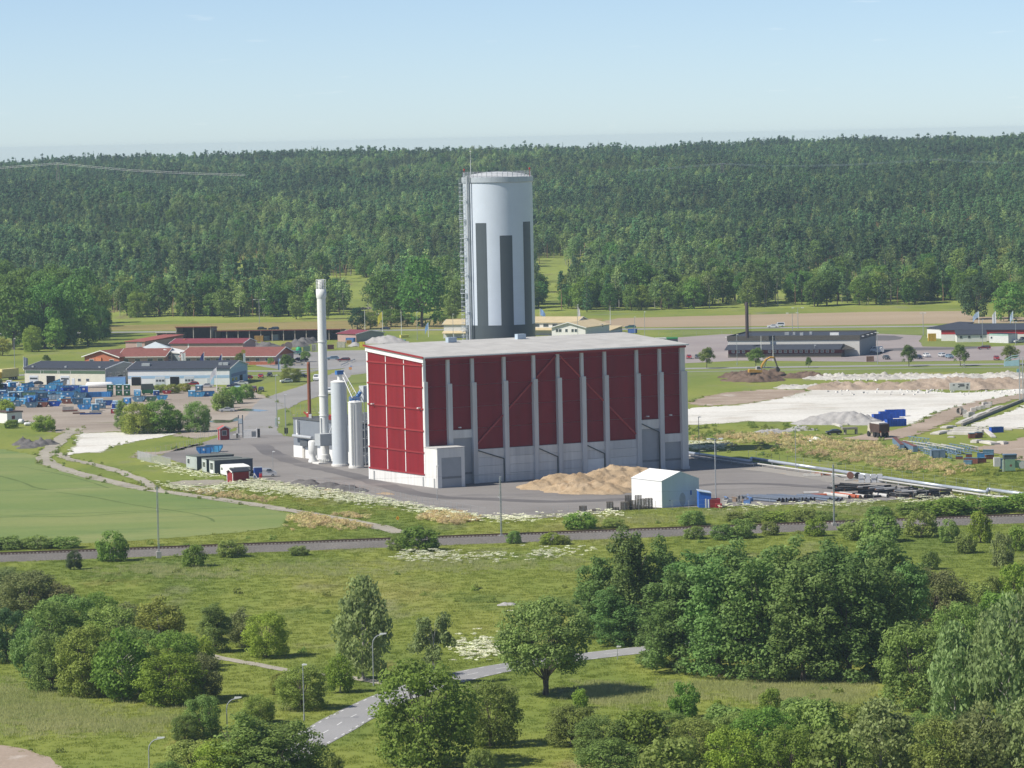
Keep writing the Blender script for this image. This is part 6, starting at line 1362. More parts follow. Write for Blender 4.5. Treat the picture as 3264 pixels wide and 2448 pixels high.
# goods in front of the sheds
rr = random.Random(12)
def crate(view, x, y, w_, h, colr, label, name='crate', cat='crate', rz=None, group=None):
 p = G(view, x, y); s = mpx(view, p); W, H = w_ * s, h * s
 t = thing(name, label, cat, p + Vector((0, W * 0.3, 0.05)), rr.uniform(-0.4, 0.4) if rz is None else rz, group); m = pm('crate ' + str(colr), colr, 0.7, 0.15, 1.5)
 MB().box((0, 0, H / 2), (W, W * 0.6, H)).build('body', m, t)
 f = MB()
 for x_ in (-1, 0, 1): f.box((x_ * W * 0.47, -W * 0.31, H / 2), (W * 0.05, W * 0.02, H))
 f.build('stiffener', m, t); MB().box((0, 0, H + 0.04), (W * 1.03, W * 0.62, 0.08)).build('lid', m, t)
 return t
for args in [('W3', 1405, 320, 130, 80, (0.42, 0.25, 0.08), 'orange brown open container in front of the open shed'), ('W3', 1285, 290, 70, 50, (0.46, 0.40, 0.22), 'pale yellow crate beside the orange brown container'),
             ('W3', 1520, 300, 80, 60, (0.42, 0.47, 0.44), 'pale grey green crate beside the orange brown container'), ('W3', 1650, 300, 100, 80, (0.42, 0.50, 0.52), 'pale grey container at a shed bay'),
             ('W4', 1290, 790, 160, 90, (0.07, 0.18, 0.42), 'blue container against the small pinkish store'), ('W4', 1110, 880, 150, 100, (0.52, 0.50, 0.42), 'pale shed box on the gravel before the store'),
             ('W4', 1510, 880, 105, 105, (0.52, 0.46, 0.05), 'bright yellow crate at the car park edge'), ('W4', 1640, 680, 80, 100, (0.55, 0.36, 0.03), 'orange yellow container by the highway'),
             ('W4', 1260, 800, 90, 55, (0.55, 0.33, 0.05), 'orange digger bucket on the gravel before the store'), ('W4', 600, 940, 90, 120, (0.46, 0.44, 0.38), 'pale tall cabinet at the car park'), ('W4', 460, 950, 130, 90, (0.13, 0.20, 0.13), 'dark green container on the car park'),
             ('W4', 910, 910, 120, 80, (0.13, 0.05, 0.06), 'dark red machine at the car park edge'), ('W4', 160, 715, 60, 80, (0.33, 0.33, 0.33), 'grey sack tower in a shed bay'), ('W4', 250, 718, 50, 75, (0.34, 0.34, 0.33), 'second grey sack tower in the shed bay'), ('W4', 365, 712, 60, 78, (0.36, 0.36, 0.35), 'grey sack tower in the next shed bay'),
             ('Z2', 1125, 545, 60, 18, (0.60, 0.56, 0.14), 'pale yellow tarpaulin bale behind the barn roof'), ('V2', 1805, 290, 75, 36, (0.06, 0.13, 0.36), 'blue container with red top behind the barn roof'), ('Z2', 1068, 580, 90, 14, (0.07, 0.16, 0.40), 'flat blue box behind the barn roof'), ('Z2', 1120, 578, 30, 16, (0.15, 0.45, 0.38), 'turquoise box behind the barn roof')]:
 crate(*args)
t = thing('bottle_bin', 'bright green recycling bin on the car park', 'bin', G('W4', 310, 955) + Vector((0, 0, 0.06)))
MB().lathe([(1.0, 0), (1.1, 0.3), (1.05, 1.3), (0.6, 1.75), (0.01, 1.85)], 16).build('shell', pm('bright green plastic', (0.03, 0.36, 0.15), 0.4), t, True); MB().lathe([(0.16, 1.8), (0.2, 2.0), (0.1, 2.1)], 8).build('lifting_eye', M_black, t)
for i, (x, y, r) in enumerate([(110, 925, 78), (25, 925, 60)]):
 p = G('W4', x, y); s = mpx('W4', p) * r
 t = thing('cable_drum', 'large wooden cable drum with rust edged flanges on the gravel', 'cable drum', p + Vector((0, 1, s)), 0.1, 'cable drums'); mw = pm('grey drum wood', (0.24, 0.20, 0.18), 0.9, 0.2, 2)
 for y_ in (-0.5, 0.5): MB().tube((0, y_ - 0.06, 0), (0, y_ + 0.06, 0), s, n=24).build('flange', mw, t)
 MB().tube((0, -0.44, 0), (0, 0.44, 0), s * 0.6, n=20).build('barrel', M_black, t)
 MB().lathe([(s + 0.0, -0.05), (s + 0.06, 0), (s + 0.0, 0.05)], 24).build('rim', pm('rust rim', (0.36, 0.18, 0.07), 0.7), t).rotation_euler = (PI / 2, 0, 0)
heap('scrap_heap', 'grey heap of netting and scrap in front of the open shed', 'heap', 'W4', [(270, 830, 5, 2.4), (400, 800, 5.5, 2.8), (500, 790, 4.5, 3.0), (330, 860, 4, 1.8)], M_dark, 31, 0.7, 0.4)
heap('scrap_heap', 'low heap of dark scrap beside the crimson roofed store', 'heap', 'W3', [(1420, 390, 5, 1.8), (1520, 395, 5, 1.6), (1340, 395, 4, 1.8), (1600, 390, 4, 1.3)], M_dark, 32, 0.7, 0.4)
heap('gravel_heap', 'grey gravel heaps behind the near end of the barn roof', 'heap', 'W4', [(1780, 790, 6, 2.8), (1880, 785, 7, 3.4), (2020, 785, 8, 3.4)], M_grey, 33, 0.9, 0.25)
heap('tyre_heap', 'small grey mound beside the yellow crate', 'heap', 'W4', [(1390, 850, 3.2, 2.0)], M_grey, 34, 0.5, 0.2)

# yellow roofed house behind the tank
M_yroof = pm('pale yellow roof', (0.55, 0.45, 0.27), 0.7, 0.08, 0.5, rib=('X', 1.5, 0.3)); M_wwall = pm('white boarded wall', (0.72, 0.71, 0.68), 0.7, 0.05, 0.8)
pl, pr = G('V2', 1075, 330), G('V2', 1380, 330); k = u('V2', 1200, 330)
b = Bld('yellow_roofed_house', 'white house front with pale yellow gable roof behind the barn', pl, pr, 26, 92 * k); b.walls(M_wwall); b.gable(M_wwall, 2.0, M_yroof, 0.6, 'y', M_wwall)
for x0, x1 in ((1115, 1138), (1145, 1170), (1208, 1230), (1268, 1290), (1300, 1322)): b.win((x0 - 1075) * k, (x1 - 1075) * k, 52 * k, 78 * k)
pl, pr = G('V2', 100, 335), G('V2', 300, 333)
b = Bld('yellow_roofed_house', 'two storey white house with stepped yellow roofs left of the tank', pl, pr, 14, 125 * k); b.walls(M_wwall); b.gable(M_wwall, 1.6, M_yroof, 0.5, 'x', M_wwall)
MB().prismx([(-2.4, 44 * k), (0.0, 62 * k), (0.0, 66 * k), (-2.4, 48 * k)], -0.3, b.L + .3).build('porch_roof', M_yroof, b.t)
for x in (0.04, 0.5, 0.96): MB().b2((b.L * x - .08, -2.3, 0), (b.L * x + .08, -2.1, 46 * k)).build('porch_post', M_frame, b.t)
pl, pr = G('V2', 880, 330) + Vector((0, 20, 0)), G('V2', 1300, 330) + Vector((0, 20, 0))
b = Bld('yellow_roofed_house', 'long white wing with yellow roof reaching behind the tank', pl, pr, 14, 118 * k); b.walls(M_wwall); b.gable(M_wwall, 1.9, M_yroof, 0.6, 'x', M_wwall)
MB().prismx([(-3.0, 48 * k), (0.0, 66 * k), (0.0, 70 * k), (-3.0, 52 * k)], -0.3, b.L + .3).build('lower_roof', M_yroof, b.t)
for i in range(8): b.win(2 + i * 4.0, 4.2 + i * 4.0, 78 * k, 102 * k)
pl, pr = G('V2', 1480, 300) + Vector((0, 6, 0)), G('V2', 1600, 300) + Vector((0, 6, 0))
b = Bld('garage', 'low garage with pale yellow roof beside the white house', pl, pr, 14, 26 * k); b.walls(M_wwall); b.mono(M_yroof, b.h, b.h + 1.2)

# dark roofed building on the right
pl, pr = G('W8', 155, 600), G('W8', 1755, 590); k = u('W8', 955, 595)
b = Bld('flat_roofed_hall', 'long pale hall with dark parapet and sloping dark canopy roof', pl, pr, 34, 250 * k, )
b.walls(pm('pale hall wall', (0.60, 0.585, 0.54), 0.8, 0.05, 0.6), 0, b.h - 0.55); M_para = pm('dark brown parapet', (0.095, 0.088, 0.075), 0.7)
MB().b2((-0.25, -0.25, b.h - 55 * k), (b.L + 0.25, 0.0, b.h + 0.1)).b2((-0.25, b.D, b.h - 55 * k), (b.L + .25, b.D + .25, b.h + .1)).b2((-0.25, 0.0, b.h - 55 * k), (0.0, b.D, b.h + .1)).b2((b.L, 0, b.h - 55 * k), (b.L + .25, b.D, b.h + .1)).build('parapet', M_para, b.t)
MB().b2((0.05, 0.05, b.h - 0.5), (b.L - 0.05, b.D - .05, b.h - 0.35)).build('roof', M_dkroof, b.t)
MB().b2((b.L + 0.01, 0.2, 0), (b.L + .05, b.D - .2, b.h - 56 * k)).build('end_cladding', M_greyw, b.t)
x0, x1 = (205 - 155) * k, (1635 - 155) * k; dz = b.h - 95 * k
MB().b2((x0, -7.0, 0), (x1 - 1, -0.26, 0.45 + 0.9)).build('annex_base', pm('brown plinth', (0.17, 0.15, 0.12), 0.85), b.t); MB().b2((x0, -6.6, 1.35), (x1 - 1, -0.26, 2.9)).build('annex_wall', pm('dark red boards', (0.15, 0.03, 0.03), 0.8), b.t)
MB().prismx([(-8.2, 2.75), (-2.6, dz - 0.5), (-0.26, dz - 0.5), (-0.26, dz - 0.2), (-2.7, dz - 0.2), (-8.2, 2.98)], x0 - 1, x1 - 1.0).build('annex_roof', M_dkroof, b.t)
MB().add([(x1 - 1, -8.2, 2.75), (x1 + 3.0, -0.3, 2.6), (x1 - 1, -0.3, dz - 0.3), (x1 - 1, -2.6, dz - 0.3)], [(0, 1, 2, 3)]).build('annex_roof_end', M_para, b.t)
for i in range(20):
 x = x0 + 1.3 + i * (x1 - x0 - 5) / 19.5
 if i in (3, 4, 5, 6): continue
 w_ = MB().b2((x, -6.64, 1.65), (x + 1.1, -6.61, 2.65)).build('window', M_frame, b.t); MB().b2((x + 0.1, -6.67, 1.75), (x + 1.0, -6.645, 2.55)).build('pane', pm('reflecting glass', (0.20, 0.24, 0.26), 0.15), w_)
for x, y, w_ in ((1430, 8, 3.2), (1010, 10, 1.2), (800, 14, 1.6), (890, 14, 0.9), (1085, 16, 0.9)): MB().box(((x - 155) * k, y, b.h - .35 + .5), (w_, 1.2, 1.0)).build('roof_unit', M_lampw if w_ > 3 else M_galv, b.t)
for y in (2, 12, 20, 28): MB().box((b.L + 0.8, y, b.h - 0.4), (1.1, 0.4, 0.22)).build('floodlight', M_lampw, b.t)
for y in (2, 14, 26): MB().box((-0.8, y, b.h - 0.4), (1.1, 0.4, 0.22)).build('floodlight', M_lampw, b.t)
p = G('W8', 405, 620) + Vector((0, 6, 0)); h = zat('Z6', 468, 45, p)
t = thing('hall_chimney', 'tall dark brown chimney pipe rising through the dark roofed hall', 'chimney', (p.x, p.y, b.h - 0.4)); dh_ = h - b.h + 0.4
MB().lathe([(0.62, 0), (0.60, dh_ - 0.2), (0.5, dh_), (0.42, dh_)], 16).build('shaft', pm('dark brown flue', (0.06, 0.045, 0.045), 0.6), t, True)
MB().tube((0.2, 0, dh_), (0.2, 0, dh_ + 6.0), 0.07, n=5).build('spike', M_black, t); MB().tube((0.95, 0, 0), (0.95, 0, dh_ * 0.7), 0.05, n=4).tube((1.35, 0, 0), (1.35, 0, dh_ * 0.7), 0.05, n=4).build('ladder', M_black, t)
crate('W8', 1885, 660, 90, 60, (0.20, 0.12, 0.09), 'brown boarded bin shed beside the parked dark car', 'bin_shed', 'shed', 0.0)
t = thing('boat_trailer', 'white covered boat on a trailer at the shaded hall end', 'boat', G('W8', 1990, 560) + Vector((0, 0, .05)), 0.15)
MB().prism([(-1.8, 0.9), (-1.2, 0.5), (1.6, 0.5), (1.8, 1.9), (1.0, 2.1), (-0.6, 1.5)], -0.9, 0.9).build('cover', M_whitep, t)
for s in (-1, 1): link('wheel', _w['tyre'], t, (0.6, s * 1.0, 0.33))
# red and white shop on the right edge
pl, pr = G('V1', 955, 608), G('V1', 2700, 600); k = u('V1', 1400, 605)
b = Bld('shop_hall', 'long low shop hall, white below and red above, dark roof', pl, pr, 16, 165 * k); b.walls(M_wwall); b.band(0.02, b.L, b.h - 62 * k, b.h - .02, pm('shop red', (0.40, 0.03, 0.035), 0.6), 'red_band')
b.mono(M_dkroof, b.h + 0.05, b.h + 1.5, 0.5)
pl2 = G('V1', 740, 560); pr2 = G('V1', 955, 570)
b2_ = Bld('shop_gable', 'white shop end with dark roof beside the yellow shed', pl2, pr2, 16, 150 * k); b2_.walls(M_wwall); b2_.mono(M_dkroof, b2_.h, b2_.h + 1.7, 0.3)
pl3, pr3 = G('V1', 1190, 628), G('V1', 1645, 618)
b3 = Bld('shop_annex', 'white annex with small windows in front of the shop hall', pl3, pr3, 3.5, 112 * k); b3.walls(M_wwall); b3.mono(M_dkroof, b3.h, b3.h + 1.3, 0.3)
for x in (1238, 1362, 1548): b3.win((x - 1190) * k, (x + 36 - 1190) * k, 62 * k, 98 * k)
pl4, pr4 = G('V1', 1685, 630), G('V1', 1975, 640)
b4 = Bld('site_cabin', 'white site cabin with green roof edge beside the shop', pl4, pr4, 5, 135 * k); b4.walls(pm('pale cabin sheet', (0.60, 0.60, 0.60), 0.6)); b4.band(0, b4.L, b4.h - 26 * k, b4.h - .02, pm('mint edge', (0.36, 0.52, 0.46), 0.5), 'roof_edge'); b4.flat(M_dkroof, 0.1, 0.12); b4.win((1715 - 1685) * k, (1752 - 1685) * k, 62 * k, 92 * k)
crate('V1', 818, 610, 118, 112, (0.58, 0.38, 0.05), 'yellow boarded shed at the shop corner', 'shed', 'shed', 0.05)

# small white house at the left edge
pl, pr = G('W1', -60, 900), G('W1', 112, 915); k = u('W1', 50, 910)
b = Bld('small_house', 'small white house with flat brown roof beside the round bush', pl, pr, 5, 165 * k); b.walls(M_wwall); b.flat(pm('brown felt', (0.10, 0.07, 0.06), 0.9), 0.25, 0.35)
b.win(1.5, 2.6, 1.2, 2.2, 'right', pm('red brown door', (0.20, 0.06, 0.06), 0.7)); MB().box((b.L * 0.7, 2, b.h + 0.75), (1.6, 1.4, 0.8)).build('roof_box', pm('blue grey box', (0.12, 0.25, 0.34), 0.6), b.t)
for x, y, w_, h_, lb in ((320, 920, 80, 75, 'white tipped plastic tank beside the small white house'), (440, 950, 150, 55, 'white plastic tank lying in the grass by the round bush')):
 p = G('W1', x, y); s = mpx('W1', p); t = thing('plastic_tank', lb, 'tank', p + Vector((0, 0.5, h_ * s * 0.5)), 0.3 if w_ > 100 else -0.4)
 o = MB().lathe([(0.01, -w_ * s / 2), (h_ * s * 0.4, -w_ * s * 0.46), (h_ * s * 0.5, -w_ * s * 0.35), (h_ * s * 0.5, w_ * s * 0.35), (h_ * s * 0.4, w_ * s * 0.46), (0.01, w_ * s / 2)], 14).build('shell', pm('white plastic', (0.78, 0.78, 0.78), 0.4), t, True); o.rotation_euler = (0, PI / 2, 0)
 MB().lathe([(0.25, h_ * s * 0.48), (0.25, h_ * s * 0.56), (0.01, h_ * s * 0.57)], 10).build('cap', M_lampw, t)

# ------------------------------------------------------------------ skips and containers
SKC = {'blue': (0.045, 0.20, 0.46), 'sky': (0.09, 0.36, 0.62), 'deep': (0.025, 0.08, 0.28), 'steel': (0.10, 0.19, 0.27), 'rust': (0.17, 0.065, 0.045), 'green': (0.02, 0.115, 0.045), 'moss': (0.11, 0.22, 0.13), 'grey': (0.33, 0.33, 0.31), 'red': (0.32, 0.03, 0.04), 'pale': (0.42, 0.58, 0.68), 'royal': (0.02, 0.10, 0.50)}
M_sk = {k: pm('skip paint ' + k, c, 0.55, 0.28, 1.1, streak=1, tint=True) for k, c in SKC.items()}
M_mark = pm('white stencil', (0.72, 0.72, 0.70), 0.6, 0.3, 3)
def skip_proto(L=4.0, W=1.9, H=1.55):
 t = thing('skip', 'x', 'skip')
 o, i = [(-L / 2, H * 0.62), (-L * 0.33, 0), (L * 0.33, 0), (L / 2, H * 0.62), (L / 2, H), (-L / 2, H)], None
 m = MB()
 # hollow tub: floor, two sloping ends, two sides with thickness
 m.prism([(-L * .33, 0), (L * .33, 0), (L * .33, .06), (-L * .33, .06)], -W / 2, W / 2)
 for s in (-1, 1):
  m.prism([(s * L * .33, 0), (s * L / 2, H * .62), (s * L / 2, H), (s * (L / 2 - .06), H), (s * (L / 2 - .06), H * .62), (s * (L * .33 - .05), .06)][::s], -W / 2, W / 2)
  m.prism(o, s * W / 2 - .03, s * W / 2 + .03)
 m.build('tub', M_sk['blue'], t)
 r = MB()
 for s in (-1, 1):
  r.b2((-L / 2 - .05, s * W / 2 - .06 if s > 0 else -W / 2 - .06, H - .03), (L / 2 + .05, s * W / 2 + .06 if s > 0 else -W / 2 + .06, H + .06))
 r.build('rim', M_sk['steel'], t)
 g = MB()
 for x in (-L * .3, 0, L * .3): g.b2((x - .05, -W / 2 - .1, .1), (x + .05, -W / 2 - .032, H - .04)).b2((x - .05, W / 2 + .032, .1), (x + .05, W / 2 + .1, H - .04))
 g.build('rib', M_sk['blue'], t)
 MB().b2((-0.45, -W / 2 - .05, H * .45), (0.15, -W / 2 - .034, H * .75)).build('stencil', M_mark, t)
 return t
SK = skip_proto(); SKU = []
def box_proto(L, W, H, name, lid):
 t = thing(name, 'x', 'container')
 MB().box((0, 0, H / 2 + 0.1), (L, W, H - .2)).build('body', M_sk['blue'], t)
 MB().prismx([(-W / 2 - .03, H - .1), (W / 2 + .03, H - .1), (W / 2 + .03, H + .08), (-W / 2 - .03, H - .02)] if lid else [(-W / 2 - .04, H - .1), (W / 2 + .04, H - .1), (W / 2 + .04, H), (-W / 2 - .04, H)], -L / 2 - .03, L / 2 + .03).build('lid', M_sk['pale'] if lid else M_sk['steel'], t)
 g = MB()
 for x in np.linspace(-L * .45, L * .45, max(3, int(L / .9))): g.b2((x - .04, -W / 2 - .07, .12), (x + .04, -W / 2, H - .12))
 g.build('rib', M_sk['blue'], t); MB().b2((-L / 2, -W / 2, 0), (-L / 2 + .15, W / 2, .1)).b2((L / 2 - .15, -W / 2, 0), (L / 2, W / 2, .1)).build('skid', M_black, t)
 MB().b2((-0.3, -W / 2 - .09, H * .5), (0.3, -W / 2 - .072, H * .75)).build('stencil', M_mark, t)
 return t
def open_box(L, W, H, name):
 t = thing(name, 'x', 'container'); m = MB().b2((-L / 2, -W / 2, 0), (L / 2, W / 2, .1))
 m.b2((-L / 2, -W / 2, .1), (L / 2, -W / 2 + .06, H)).b2((-L / 2, W / 2 - .06, .1), (L / 2, W / 2, H)).b2((-L / 2, -W / 2 + .06, .1), (-L / 2 + .06, W / 2 - .06, H)).b2((L / 2 - .06, -W / 2 + .06, .1), (L / 2, W / 2 - .06, H))
 m.build('tub', M_sk['blue'], t); g = MB()
 for x in np.linspace(-L * .47, L * .47, int(L / .7)):
  g.b2((x - .04, -W / 2 - .09, .05), (x + .04, -W / 2 - .002, H - .02)).b2((x - .04, W / 2 + .002, .05), (x + .04, W / 2 + .09, H - .02))
 g.build('rib', M_sk['blue'], t); return t
BX = box_proto(2.2, 1.7, 2.0, 'skip_container', True); BXU = []
OB = open_box(5.8, 2.3, 2.0, 'open_container'); OBU = []
rs = random.Random(21)
GRP = 'blue skips crowded in the container yard'
def sk(view, x, y, colr, z=0, rz=None, kind='s', label=None, group=None, sc=1.0, tilt=0.0):
 p = G(view, x, y); P, U = {'s': (SK, SKU), 'b': (BX, BXU), 'o': (OB, OBU)}[kind]
 cm_ = {'tub': M_sk[colr], 'rib': M_sk[colr], 'body': M_sk[colr]}
 nmc = {'blue': 'blue', 'sky': 'bright blue', 'deep': 'deep blue', 'steel': 'steel blue', 'rust': 'rusty brown', 'green': 'dark green', 'moss': 'moss green', 'grey': 'grey', 'red': 'red', 'pale': 'pale blue', 'royal': 'royal blue'}[colr]
 kd = {'s': 'open skip', 'b': 'lidded container', 'o': 'long open container'}[kind]
 if label is None:
  up_ = ' stacked on another' if z else (' tipped up on end' if tilt else '')
  label = nmc + ' ' + kd + up_ + ' in the crowded skip yard'; group = nmc + ' ' + kd + up_ + ' yard set'
 o = place(P, U, p + Vector((0, 1.0, 0.05 + z)), rs.uniform(-.25, .25) if rz is None else rz, label, group, (sc,) * 3, cm_)
 if tilt: o.rotation_euler = (0, -tilt, o.rotation_euler.z); o.location.z += 1.9 * sc * math.sin(abs(tilt))
 return o
for x, y, c, z, kd in [(640, 662, 'rust', 0, 's'), (830, 652, 'royal', 0, 's'), (480, 672, 'steel', 0, 's'), (240, 655, 'steel', 0, 's'), (640, 600, 'deep', 0, 's'), (640, 600, 'steel', 1.55, 's'), (830, 610, 'pale', 1.3, 's'), (440, 590, 'steel', 0, 's'), (440, 590, 'moss', 1.55, 's'), (1040, 612, 'rust', 0, 's'), (1060, 580, 'blue', 1.5, 's'),
                       (1290, 700, 'blue', 0, 's'), (1620, 640, 'deep', 0, 's'), (150, 580, 'sky', 0, 's'), (210, 560, 'sky', 0, 's'), (960, 500, 'sky', 0, 's'), (790, 500, 'steel', 0, 's'), (1300, 600, 'blue', 0, 's'), (1190, 620, 'steel', 0, 's'), (140, 500, 'blue', 0, 's'), (240, 490, 'steel', 0, 's'), (450, 490, 'sky', 0, 's'), (590, 480, 'steel', 0, 's'), (700, 440, 'sky', 0, 's'), (860, 440, 'sky', 0, 's'),
                       (790, 470, 'sky', 1.55, 's'), (1020, 470, 'blue', 0, 's'), (960, 480, 'blue', 1.5, 's'), (340, 440, 'blue', 0, 's'), (420, 430, 'sky', 1.2, 's'), (520, 430, 'grey', 0, 's'), (110, 430, 'grey', 0, 's'), (680, 400, 'grey', 0, 's'), (870, 400, 'sky', 0.8, 's'), (1100, 430, 'sky', 0, 's'), (1180, 560, 'blue', 0, 's'), (330, 520, 'deep', 0, 's'), (60, 560, 'steel', 0, 's'), (30, 640, 'steel', 0, 's'), (1240, 520, 'steel', 0, 's'),
                       (30, 510, 'blue', 0, 'b'), (-60, 520, 'blue', 0, 'b'), (1460, 722, 'sky', 0, 'b'), (1520, 690, 'pale', 0.9, 'b'), (1330, 640, 'sky', 0, 'b'), (1790, 718, 'royal', 0, 'b'), (1560, 690, 'steel', 0, 'b'), (1430, 512, 'blue', 0, 'o'), (1600, 508, 'blue', 0, 'o')]:
 sk('W1', x, y, c, z, None, kd, sc=1.0 if kd != 'o' else 0.8)
for i in range(26): sk('W1', rs.uniform(-20, 1250), rs.uniform(415, 640), rs.choice(['blue', 'sky', 'steel', 'blue', 'sky', 'deep', 'royal']), rs.choice([0, 0, 1.0]), rs.uniform(-.5, .5), rs.choice(['s', 's', 's', 'b']))
for x, y, c, tl in ((1170, 520, 'sky', 0.5), (1200, 600, 'steel', -0.6), (430, 400, 'blue', 0.3), (850, 370, 'sky', 0.35), (960, 380, 'grey', 0.4)): sk('W1', x, y, c, 0.1, None, 's', tilt=tl)
o = sk('W1', 1280, 460, 'royal', 0, 0.1, 'b', 'tall royal blue container standing among the open skips', sc=1.25)
for x, y in ((1820, 492), (1945, 492), (1685, 488)):
 sk('W1', x, y, 'green', 0, 0.0, 'b', 'dark green waste container at the bottom of a pair', 'lower green containers', 0.88); sk('W1', x, y, 'green', 1.82, 0.0, 'b', 'dark green waste container stacked on another', 'upper green containers', 0.88)
sk('W1', 2100, 492, 'sky', 0, 0.1, 'b', 'bright blue lidded container beside the green pairs', None, 0.95)
sk('W1', 1740, 768, 'red', 0, 0.0, 'b', 'low red box in front of the tall royal blue container', None, 0.75)
sk('W1', 1790, 690, 'royal', 0, 0.0, 'b', 'royal blue container half hidden by the thin poplar', None, 1.15)
t = thing('flat_rack', 'rusty flat rack with grey board side lying before the skips', 'flat rack', G('W1', 1070, 735) + Vector((0, 0.5, 0.05)), 0.15)
MB().box((0, 0, 0.35), (4.6, 2.0, 0.35)).build('bed', M_sk['rust'], t); MB().box((-0.6, -0.9, 1.0), (3.4, 0.12, 1.2)).build('board_side', pm('old grey boards', (0.40, 0.38, 0.35), 0.9, 0.15, 2), t)
for i, (x, y, w_, c, lb) in enumerate([(1210, 765, 190, 'rust', 'rusty beam lying on the yard grass'), (1390, 775, 330, 'deep', 'dark blue beam lying on the yard grass'), (1470, 748, 200, 'grey', 'white pole lying on the yard grass')]):
 p = G('W1', x, y); s = mpx('W1', p); t = thing('beam', lb, 'beam', p + Vector((0, 0, .05)), rs.uniform(-.1, .1)); MB().box((0, 0, .2), (w_ * s, .35, .3)).build('web', M_sk[c], t); MB().box((0, 0, .37), (w_ * s, .5, .05)).box((0, 0, .03), (w_ * s, .5, .05)).build('flange', M_sk[c], t)
p = G('W1', 1520, 372); s = mpx('W1', p); t = thing('storage_tank', 'long white cylindrical tank lying before the pale warehouse', 'tank', p + Vector((0, 1.5, 45 * s)), 0.0)
o = MB().lathe([(0.01, -215 * s), (30 * s, -205 * s), (45 * s, -180 * s), (45 * s, 180 * s), (30 * s, 205 * s), (0.01, 215 * s)], 20).build('shell', M_whitep, t, True); o.rotation_euler = (0, PI / 2, 0)
for x in (-120, 120): MB().box((x * s, 0, -42 * s), (0.5, 1.6, 0.5)).build('saddle', M_conc, t)
t = thing('shipping_container', 'long light blue shipping container between the two warehouses', 'container', G('W1', 1770, 330) + Vector((0, 2.5, 0.05)), 0.0); p = t.location; s = mpx('W1', p)
MB().box((0, 0, 1.35), (290 * s, 2.5, 2.6)).build('body', pm('container blue', (0.20, 0.42, 0.78), 0.5, 0.08, 1, rib=('X', 3, .6)), t); MB().box((0, 0, 2.68), (292 * s, 2.54, 0.08)).build('roof', pm('faded roof blue', (0.16, 0.20, 0.34), 0.6), t); MB().box((145 * s + 0.02, 0, 1.35), (0.05, 2.4, 2.4)).build('end_door', pm('container deep blue', (0.03, 0.09, 0.36), 0.5), t)
for args in [(1340, 580, 'sky', 0, 'b', 'bright blue lidded container right of the weeds', 1.0), (1440, 578, 'sky', 0, 's', 'bright blue open skip under another right of the weeds', 1.0), (1450, 570, 'steel', 1.6, 'b', 'steel blue container stacked on a skip right of the weeds', 0.95), (1580, 570, 'blue', 0, 's', 'blue open skip half behind the leafy bush', 1.0), (1890, 520, 'green', 0, 's', 'dark green skip behind the leafy bush', 1.0), (2020, 515, 'pale', 0, 'b', 'pale blue container at the yard gate', 1.0),
             (545, 572, 'sky', 0, 'b', 'small bright blue container before the dark canopy', 0.85), (820, 562, 'deep', 0, 'b', 'small dark blue container right of the dark canopy', 0.8), (980, 535, 'red', 0, 's', 'red open trailer tub among weeds', 0.75), (390, 690, 'blue', 0, 'b', 'blue container behind the tree clump', 1.0), (570, 650, 'steel', 0, 's', 'steel blue skip behind the tree clump', 1.0), (740, 640, 'moss', 0, 's', 'moss green skip behind the tree clump', 0.9), (900, 622, 'sky', 0, 's', 'bright blue skip behind the tree clump', 0.9), (230, 780, 'royal', 0, 'b', 'royal blue box beside the low red box', 1.1), (1880, 640, 'sky', 0, 'b', 'bright blue bin inside the leafy bush', 0.6)]:
 sk('W2', args[0], args[1], args[2], args[3], None, args[4], args[5], None, args[6])
t = thing('canopy_trailer', 'dark green canopy trailer among the skips before the dark gate', 'trailer', G('W2', 690, 545) + Vector((0, 1, 0.05)), 0.05); s = mpx('W2', t.location)
MB().box((0, 0, 1.0), (170 * s, 2.2, 1.2)).build('bed', M_sk['green'], t); MB().prism([(-95 * s, 1.6), (-90 * s, 3.4), (80 * s, 3.4), (105 * s, 1.6)], -1.1, 1.1).build('canopy', pm('dark tarpaulin', (0.07, 0.085, 0.075), 0.6), t)
for x in (-1.2, 1.2): link('wheel', _w['tyre'], t, (x, -1.0, .33))
t = thing('shed_container', 'dark green grey container at the edge of the yard road', 'container', G('W2', 1865, 745) + Vector((0, 2.2, .05)), 0.05); s = mpx('W2', t.location)
MB().box((0, 0, 1.1), (175 * s, 2.2, 2.0)).build('body', pm('olive grey sheet', (0.10, 0.125, 0.11), 0.7), t); MB().box((0, 0, 2.15), (180 * s, 2.3, 0.1)).build('lid', M_greyw, t)

